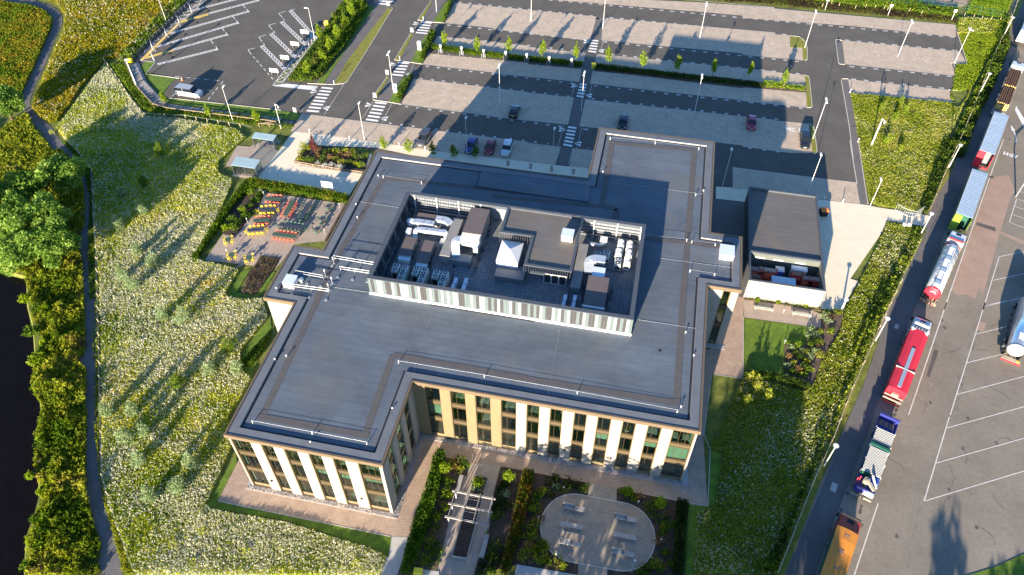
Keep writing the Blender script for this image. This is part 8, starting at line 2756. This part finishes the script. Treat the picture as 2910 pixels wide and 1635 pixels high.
# ================================================================ VEGETATION
random.seed(90)
meadow = [(-72.20,85.20),(-53.86,69.48),(-47.96,70.17),(-35.08,69.62)] + [(-31.74,67.27),(-32.77,62.93),(-33.48,59.46),(-32.23,56.51),(-28.58,55.08),(-27.80,51.29),(-26.68,44.05),(-26.42,35.50),(-23.67,35.32),(-17.72,34.71),(-17.71,29.68)] + [(-16.75,28.82),(-14.09,28.92),(-11.56,29.69),(-9.28,26.57),(-10.49,19.74),(-9.03,16.64),(-6.79,15.37),(-7.25,8.83)] + [(-4.75,5.26),(-4.32,-0.92),(-4.28,-3.34)] + [(-3.30,-3.88),(6.63,-3.62),(18.14,-4.71),(19.67,-5.27),(19.62,-7.54)] + [(-7.99,-13.33),(-10.93,-10.46),(-15.52,-6.44),(-18.44,-3.27)] + [(-24.23,6.15),(-30.65,16.31),(-38.09,28.08)] + [(-42.60,34.26),(-47.50,41.33),(-53.99,51.90),(-59.99,56.49),(-64.72,59.59)] + [(-68.51,62.53)]
mat('meadow_turf', (.20, .25, .03), .95, .4, .8, fine=.4, tint=(.30, .30, .05))
struct('meadow_ground', B().sheet(meadow, -.045), 'meadow_turf')
field('wildflower_meadow', meadow, 130, .5, .15, G_MEADOW, 'wild meadow thick with white and cream flower heads beside the building', 'meadow', top=G_FLOWER, topfrac=.36, topsize=.135, hn=4, pn=8, seed=3, hmin=.35, mixr=.3)
bank_poly = [(-55.98,28.38),(-51.97,26.88),(-49.82,26.72)] + [(-49.03,25.30),(-46.27,22.83),(-43.48,18.92),(-41.15,17.25),(-38.66,13.60),(-38.23,11.69),(-36.39,9.15),(-34.62,6.69),(-32.51,5.31),(-30.62,2.17),(-30.41,0.56)] + [(-29.51,0.90),(-29.14,-1.52),(-26.84,-4.41),(-25.06,-5.89),(-23.85,-7.89),(-23.22,-10.23),(-22.01,-12.51),(-20.72,-15.21),(-20.12,-15.87),(-11.83,-14.13),(-13.56,-12.24),(-13.88,-10.80),(-16.56,-8.12),(-19.27,-4.98),(-22.17,-0.87)] + [(-27.19,7.34),(-30.51,12.32),(-31.86,12.83),(-32.54,13.88),(-32.29,15.15),(-40.52,27.57)] + [(-43.25,31.57),(-46.47,34.75),(-48.98,35.54)]
struct('bank_soil', B().sheet(bank_poly, -.045), mat('dry_soil', (.13, .115, .05), .95, .5, .9, fine=.4, tint=(.16, .10, .06)))
field('bank_scrub', bank_poly, 120, 2.5, .22, G_HEDGE[1:2] + G_YELLOW + [(1.5, (.13, .09, .055))], 'tangled yellow and green scrub along the river bank', 'scrub', hn=2.6, pn=5, seed=8, hmin=.03, spikes=.2, mixr=.2, hexp=2.2)
field('bank_scrub', [(-87.56,61.92),(-79.03,60.09)] + [(-78.11,63.78),(-77.40,66.17),(-71.98,61.08),(-65.25,56.26)] + [(-63.94,57.01),(-58.36,52.57),(-54.17,48.74),(-51.11,44.59),(-47.49,38.55),(-46.76,35.21),(-49.43,30.26),(-56.14,28.60),(-63.09,32.56)], 45, .9, .27, G_YELLOW[:3] + [(2, (.12, .17, .02)), (1, (.3, .22, .14))], 'bright yellow-green undergrowth between the river trees and the path', 'scrub', hn=2.4, pn=5, seed=9, hmin=.05, hexp=1.8)
RED = [(2, (.11, .16, .016)), (3, (.26, .27, .024)), (3, (.37, .33, .03)), (2, (.37, .24, .035))]
field('tall_grass', [(-105.90,109.20),(-68.93,117.09),(-71.06,107.99),(-70.55,94.19),(-71.13,88.54),(-72.90,85.93),(-71.98,76.76),(-70.28,68.82),(-69.56,63.76),(-73.33,64.79),(-77.03,67.39),(-79.49,72.74),(-83.49,82.36),(-88.30,95.21),(-92.40,101.88),(-97.74,106.55)], 90, .9, .2, RED, 'tall ochre and green grass right of the path in the top left', 'grass', hn=2.5, pn=5, seed=14, top=G_FLOWER[:1], topfrac=.03, topsize=.16)
field('tall_grass', [(-124.46,106.35),(-111.46,104.71),(-103.11,104.33),(-98.05,102.76),(-94.14,99.45),(-92.03,95.89),(-86.72,82.55),(-83.31,73.95),(-80.72,68.14),(-83.36,66.05),(-92.23,68.04)], 80, .8, .2, [(3, (.10, .19, .02)), (2, (.22, .25, .025)), (3, (.32, .24, .035))], 'rusty green tall grass left of the path in the top left', 'grass', hn=2.5, pn=4, seed=15)
field('path_verge', [(-38.76,27.94),(-38.26,28.05),(-30.81,16.28),(-24.30,6.13),(-22.03,2.32),(-22.80,2.15),(-28.15,10.88),(-31.82,16.07),(-36.85,23.67)] + [(-22.47,2.38),(-18.51,-3.28),(-15.52,-6.44),(-10.93,-10.46),(-7.99,-13.33),(-9.35,-13.61),(-12.22,-10.46),(-16.45,-5.89),(-19.70,-1.96),(-22.75,2.32)], 90, .35, .18, G_LIME[:1] + G_YELLOW[1:3], 'short yellow-green grass verge between the path and the meadow fence', 'grass', seed=18)
field('path_verge', [(-65.52,59.42),(-63.32,58.85),(-57.13,54.45),(-53.74,51.32),(-47.23,41.38),(-42.25,34.33),(-36.93,24.55),(-37.59,24.41),(-43.81,34.00),(-51.35,46.31),(-56.63,52.62),(-62.15,57.05)], 80, .35, .18, G_GREEN[1:], 'short shaded grass verge on the upper bend of the path', 'grass', seed=19)
field('shrub_belt', [(-68.15,116.15),(-67.23,88.92),(-67.45,87.54),(-67.67,85.73),(-70.18,86.95),(-70.57,95.14),(-71.31,108.46),(-71.20,115.49)], 40, 1.6, .27, G_GREEN + [(1, (.45, .45, .38)), (1, (.3, .18, .1))], 'mixed flowering shrubs outside the diagonal edge of the bus yard', 'shrubs', seed=21, hmin=.1)
field('shrub_belt', [(-71.07,85.44),(-66.76,85.92),(-61.48,78.99),(-53.78,73.09),(-50.46,72.65)] + [(-34.88,74.06),(-24.40,72.97),(-24.80,71.80),(-33.48,71.04)] + [(-35.87,71.27),(-48.50,71.18),(-51.82,70.85),(-55.93,71.87),(-63.23,78.21)], 60, .7, .2, G_GREEN + G_LIME[1:2], 'weedy green strip on the outside of the boardwalk', 'shrubs', seed=22)
# right side
WG = [(2, (.11, .17, .018)), (3, (.24, .31, .028)), (3, (.38, .41, .05)), (2, (.50, .45, .14))]
field('rough_grass', [(81.69,106.56),(101.68,107.24),(101.98,105.37),(104.84,109.87),(106.78,115.97)] + [(102.83,105.55),(96.00,88.16)] + [(98.10,94.08),(92.85,79.84),(89.14,71.62),(83.22,71.81),(82.04,72.73),(81.99,79.72),(81.84,90.64)], 110, .5, .14, WG, 'rough tufted grass with pale seed heads right of the car park', 'grass', hn=2, pn=4, seed=25, top=G_FLOWER[1:], topfrac=.07, topsize=.12)
field('lawn_edge', [(107.66,140.19),(119.76,145.56),(117.95,139.15),(110.36,123.58),(106.47,114.25),(103.97,112.09),(101.96,112.07),(101.71,108.03),(101.15,109.09),(102.25,112.54),(104.65,122.36),(107.24,123.36)], 60, .4, .18, G_LIME[1:] + WG[1:2], 'bright short grass between the stepped bays and the hedge', 'grass', seed=26)
field('rough_grass', [(108.59,143.43),(118.77,144.82),(117.55,141.48),(114.98,137.47),(107.30,135.83)], 50, .8, .22, WG, 'tufted seed-headed grass in the back right corner', 'grass', seed=27, top=G_FLOWER[1:], topfrac=.12, topsize=.12)
field('fence_scrub', [(118.86,145.23),(120.09,145.10),(116.81,137.86),(114.80,137.43)] + [(115.25,133.75),(109.93,121.31),(105.27,109.97),(98.84,93.75),(96.40,88.24),(100.36,89.08),(104.32,100.26),(110.27,114.24),(115.08,126.36),(117.65,133.31)] + [], 70, 2.2, .2, G_DARK + G_GREEN[1:3] + WG[2:3], 'dark leafy scrub along the inside of the back fence', 'scrub', seed=28, hmin=.05, hexp=1.8, hn=2)
field('fence_scrub', [(97.49,93.95),(100.75,94.64),(96.45,85.02),(92.87,75.02),(91.54,72.12),(90.29,72.15),(92.85,79.84)], 50, 1.2, .26, G_DARK + G_GREEN[1:3], 'dark leafy scrub beside the fence above the gate', 'scrub', seed=29)
wild = [(84.42,68.07),(85.81,67.81),(90.04,67.87),(90.65,66.09),(86.43,56.43),(83.65,49.95),(76.71,48.49),(80.36,57.64),(83.32,64.54)] + [(84.73,53.49),(80.42,43.92),(78.13,38.18),(75.58,31.54),(72.27,22.12)] + [(73.40,25.99),(68.77,13.79),(64.49,2.02),(59.52,0.98)]
field('wild_grass', [(84.41,67.93),(86.14,67.60),(90.36,67.66),(89.60,64.79)] + [(84.53,53.21),(80.27,43.24),(77.30,35.79),(75.25,31.10),(72.13,22.09)] + [(73.40,25.99),(68.15,11.85),(64.62,2.05),(60.01,1.09)] + [(55.23,0.09),(55.13,8.08),(57.34,9.43),(58.24,17.15),(56.55,17.46)] + [(60.61,29.54),(63.62,29.60),(68.95,29.21),(70.19,30.41),(71.67,35.20),(74.52,40.96),(75.88,46.29),(78.34,52.15),(80.30,56.97)] + [(83.08,63.95)], 110, .55, .13, WG[:3] + [(1.5, (.40, .34, .1))], 'wild grass and white flowers sloping down the right side of the site', 'meadow', seed=34, top=G_FLOWER, topfrac=.13, topsize=.11, hn=2.5)
field('fence_scrub', [(88.48,66.72),(90.20,66.53)] + [(83.94,52.38),(79.68,42.90),(76.84,35.69),(74.95,31.03),(71.99,22.06),(69.72,21.58),(72.73,28.70),(75.09,34.53),(78.13,43.01),(80.25,48.34),(82.35,52.75)] + [(72.45,24.73),(67.63,12.04),(64.37,2.00),(62.63,1.63),(64.99,6.84),(68.29,14.93),(70.53,21.06),(71.37,25.56)], 75, 2.2, .2, G_DARK + G_GREEN[1:3] + WG[2:3], 'dark hedge-like scrub along the inside of the near fence', 'scrub', seed=35, hmin=.05, hexp=1.8, hn=2)
# top edge planting
field('back_border', [(43.54,140.55),(60.05,140.76)] + [(60.03,141.31),(77.60,141.28),(92.29,141.26),(107.84,141.23),(108.49,143.68),(92.65,144.49),(77.83,145.10),(60.01,145.75)], 30, .5, .2, G_SOIL + [(1, (.12, .16, .02))], 'brown mulched border with sparse weeds behind the back bays', 'planting', seed=41)
field('back_border', [(54.84,145.21),(60.01,145.75),(77.83,145.10),(92.65,144.49),(108.49,143.68),(109.13,147.48),(95.70,149.47),(85.89,151.84),(59.99,150.33)], 55, 1.3, .24, G_GREEN + G_LIME[:2], 'thick green shrub border beyond the back bays', 'shrubs', seed=42)
struct('distant_lawn', B().sheet([(111.89,149.74),(113.75,153.87),(123.00,156.27),(119.17,145.89),(110.98,146.72)], -.03), 'lawn')
struct('distant_forecourt', B().sheet([(101.99,152.21),(112.74,154.50),(112.19,151.45),(110.58,149.67),(102.08,148.88)], -.025), 'brown_paving')
field('distant_lawn_grass', [(111.89,149.74),(113.75,153.87),(123.00,156.27),(119.17,145.89),(110.98,146.72)], 60, .25, .16, [(2, (.16, .27, .02)), (2, (.28, .36, .04))], 'bright mown lawn beyond the mesh fence in the top right', 'grass', seed=43)
post_fence('green mesh fence posts behind the back border', [(81.45,146.98),(94.76,147.32),(108.72,147.44),(118.56,145.56)], 1.8, 2.4, ((1.75, .04), (.9, .03)), 'dark_green', 'dark_green', .04)
for i, (x, y) in enumerate([(78.29,142.37),(82.15,143.60),(85.78,143.16),(93.03,143.69),(97.92,144.33),(100.60,143.71),(102.05,144.81),(110.05,144.53),(111.98,144.16),(113.74,143.95),(115.73,143.98),(117.75,144.22),(80.49,144.28),(88.23,144.29),(90.30,144.32),(92.36,144.36)]):
    t = thing('tree_stake', 'short pale timber stake in the back border, %s from the left' % (ORD[i] if i < 12 else 'low one, %s' % ORD[i - 12]), 'stake', (x, y, 0), 'stakes in the back border')
    B().tube([(x, y, 0), (x + .03, y, 1.1)], .05, 5).make('post', 'pale_timber', t)
for (x, y), (x2, y2), lab in (((78.93,141.49), (79.99,146.66), 'left'), ((92.98,141.68), (94.59,147.49), 'middle'), ((106.92,142.10), (108.98,147.90), 'right')):
    t = thing('border_sign', 'white square sign on a leaning pale post in the back border, the %s one' % lab, 'sign', (x, y, 0))
    B().tube([(x, y, 0), (x, y, 2.4)], .05, 6).make('post', 'white_metal', t)
    B().box(x - .32, y - .06, 2.2, x + .32, y - .02, 2.8).make('board', 'white_metal', t)
post_fence('row of pale leaning timber posts with wire along the meadow edge of the path', [(-64.72,59.59),(-59.99,56.49),(-54.36,52.14),(-47.26,41.38),(-42.42,34.30)] + [(-36.33,24.93),(-27.40,11.04),(-22.25,3.07)] + [(-18.57,-2.67),(-14.76,-6.72),(-8.45,-12.77)], 1.1, 2.6, ((1.0, .015), (.6, .015)), 'pale_timber', 'galvanised', .045)
post_fence('thin timber post fence round the top of the wildflower meadow', [(-72.68,85.98),(-65.19,79.44),(-59.44,73.82),(-53.95,69.65),(-45.87,70.62),(-34.21,70.16)] + [(-31.49,69.66)], 1.0, 2.0, ((.9, .02),), 'pale_timber', 'galvanised', .04)
# saplings and willows scattered in the meadow
ml = [(-45.25,47.01),(-39.53,43.58),(-41.29,39.31),(-35.10,34.81),(-31.12,32.87),(-34.40,29.01),(-31.78,27.42),(-44.46,58.78),(-43.05,50.48)] + [(-20.98,23.01),(-24.18,22.99),(-13.16,15.19),(-11.88,19.44),(-9.08,16.05),(-16.14,12.26),(-22.86,5.90),(-19.63,6.76),(-16.59,4.26)] + [(-18.54,2.70),(-15.02,0.14),(-11.06,-4.17),(-8.06,-2.32),(-8.12,0.95)]
bx = bbox(meadow)
for i, (x, y) in enumerate(ml):
    sv = i not in (8, 14, 12, 7)
    tree(x, y, random.uniform(2.4, 3.8), random.uniform(.75, 1.25), '%s young tree in the meadow, %s, %s of its kind' % ('silvery' if sv else 'green', where(x, y, bx), ORD[i % 14] if i < 14 else 'near ' + ORD[i - 14]), G_SILVER if sv else G_GREEN[1:], 700, .16, .05, 'young trees in the meadow', name='meadow_tree')
for i, (x, y) in enumerate([(3.33,-7.88),(16.49,-6.61)] + [(-2.75,-6.65),(-5.48,-9.04),(-2.30,-10.55)] + [(-36.41,58.84),(-68.37,60.92)]):
    shrub(x, y, .6, .9, G_MEADOW, 'small leaning sapling stump in the meadow clearing, %s' % ORD[i], 60, .14, 'saplings in meadow clearings')
for i, (x, y) in enumerate([(91.10,104.61),(89.33,98.55),(91.56,101.64),(86.58,90.46),(88.87,88.22),(87.03,101.82)] + [(60.93,25.53),(62.41,28.25),(61.52,29.58)] + [(63.88,26.84),(62.42,28.97)]):
    tree(x, y, random.uniform(1.9, 2.6), random.uniform(.5, .8), 'small young tree in the rough grass on the right, %s' % ORD[i], WG if i > 5 else G_LIME, 160, .18, .2, 'young trees in the rough grass')
# heather, grasses and shrubs in the garden bed right of the lawn
gb = [(70.43,40.74),(71.01,39.80),(70.62,38.46),(70.89,37.68),(70.27,37.55),(71.68,40.58),(70.06,39.60),(67.44,36.54),(68.03,35.85),(67.07,34.84),(68.62,35.16),(67.64,33.76),(68.98,36.46),(66.71,33.16),(67.28,32.11),(68.21,32.69),(69.14,33.28),(69.50,34.55),(70.00,35.45),(70.68,36.61),(72.87,44.53),(73.47,43.99),(74.35,45.07),(74.82,44.94),(73.09,43.03),(72.50,43.79),(73.27,40.91),(71.42,36.16),(69.73,33.01),(68.48,31.97),(69.08,31.90),(71.41,38.62),(68.39,37.16),(69.44,36.35),(67.31,37.34)]
for i, (x, y) in enumerate(gb):
    k = (3, 3, 1, 5, 1, 0)[i % 6] if i < 26 else (0 if i % 2 else 2)
    shrub(x, y, random.uniform(.45, .8), random.uniform(.5, .9), PALS[k], '%s right of the garden lawn, %s' % (PN[k], where(x, y, bbox(gb))), 110, .16, '%ss right of the garden lawn' % PN[k], z=.07)
field('bed_planting', [(60.78,45.85),(66.79,45.96),(72.15,45.84),(72.27,45.12),(70.97,44.98),(65.30,45.15),(60.78,45.04)], 25, .4, .16, G_HEDGE[:3], 'sparse plants in the narrow bed under the store wall', 'planting', seed=45)
for i, (x, y) in enumerate([(65.79,45.30),(69.39,45.71),(69.86,45.47),(62.67,44.98)]):
    shrub(x, y, .45, .6, G_LIME, 'lime green clump in the narrow bed under the store wall, %s' % ORD[i], 70, .15, 'clumps under the store wall', z=.06)

# ---- big trees by the river
def big_tree(x, y, h, r, label, pal, n=5200, size=.30, nb=13, base=.28):
    t = thing('broadleaf_tree', label, 'tree', (x, y, -.1))
    bl = [(0, 0, h * .62, r * .72, r * .72, h * .32)]
    for i in range(nb):
        a = i * 2.399 + random.uniform(-.3, .3)
        q = r * random.uniform(.45, .85)
        z = h * random.uniform(base + .12, .86)
        s_ = r * random.uniform(.26, .42)
        bl.append((q * cos(a), q * sin(a), z, s_, s_, s_ * .8))
    crown(t, 'crown', bl, n, size, pal, hollow=.6)
    b = B().tube([(x, y, -.1), (x + .1, y, h * .3), (x, y + .1, h * .7)], [h * .035, h * .024, h * .01], 9)
    b.make('trunk', 'log_bark', t)
    for i in range(6):
        a = i * 1.05
        B().tube([(x, y, h * .25 + i * h * .05), (x + r * .4 * cos(a), y + r * .4 * sin(a), h * .5 + i * .1), (x + r * .7 * cos(a), y + r * .7 * sin(a), h * .68)], [h * .014, h * .008, .02], 6).make('limb', 'log_bark', t)
    return t
TG = [(2, (.07, .14, .025)), (3, (.16, .27, .045)), (3, (.27, .39, .085)), (1, (.38, .49, .14))]
for (x, y), h, r, lab in (((-55.17,46.60), 6.5, 3.6, 'near the path bend with a brown gap beside it'), ((-59.78,41.77), 6.5, 4.2, 'at the left edge, back of the river clump'), ((-50.98,36.35), 7.5, 3.8, 'in the middle of the river clump'), ((-55.37,33.56), 7.5, 4.2, 'at the left edge, middle of the river clump'),
                         ((-46.17,30.36), 7.5, 3.9, 'nearest the path in the front of the river clump'), ((-50.25,28.26), 6.5, 4.0, 'hanging over the dark river'), ((-78.91,63.59), 7.0, 3.6, 'at the left edge beside the path junction'), ((-64.01,35.50), 8, 4.5, 'mostly beyond the left edge of the photo')):
    big_tree(x, y, h, r, 'large light green tree ' + lab, TG)
RB = sorted([(-48.19,22.89),(-42.88,17.53),(-40.23,14.09),(-38.11,11.51)] + [(-30.45,2.76),(-30.70,0.99),(-27.96,-3.69),(-26.21,-6.44),(-24.07,-8.67),(-22.98,-10.90),(-22.10,-12.80),(-20.75,-14.55)] + [(-35.18,7.51),(-44.54,25.29),(-42.83,19.72),(-30.89,1.25)], key=lambda p: -p[1])
for i, (x, y) in enumerate(RB):
    shrub(x + random.uniform(.1, 1.6), y + random.uniform(-1.2, 1.2), random.uniform(.5, 1.35), random.uniform(.6, 1.6), G_LIME if i % 3 else G_GREEN, 'round bright bush on the river edge, %s' % (ORD[i] + ' from the big trees' if i < 8 else ORD[len(RB) - 1 - i] + ' from the near end'), 260, .24, 'bushes on the river edge')
# ---- trees standing just south of the frame, whose shadows fall across the court
for i, (x, y, h, r) in enumerate(((31, -27, 13, 4.2), (38, -29, 13.5, 4.2), (44.5, -27, 13, 4.4), (50, -29, 14.5, 5.4), (55.5, -30, 14.5, 5.4), (52.5, -38, 15.5, 5), (25, -26, 9, 3.0), (61, -34, 14, 4.4), (18, -30, 8.5, 2.6), (76.0, -37, 12.5, 3.0), (73, -40, 10, 2.6), (84, -33, 10, 4.0), (88.5, -33, 11, 4.0))):
    big_tree(x, y, h, r, 'tall tree standing south of the court beyond the near edge, %s in its row' % ORD[i], G_GREEN, 5200 if 43 < x < 58 else 2200, .42, 13, .15)
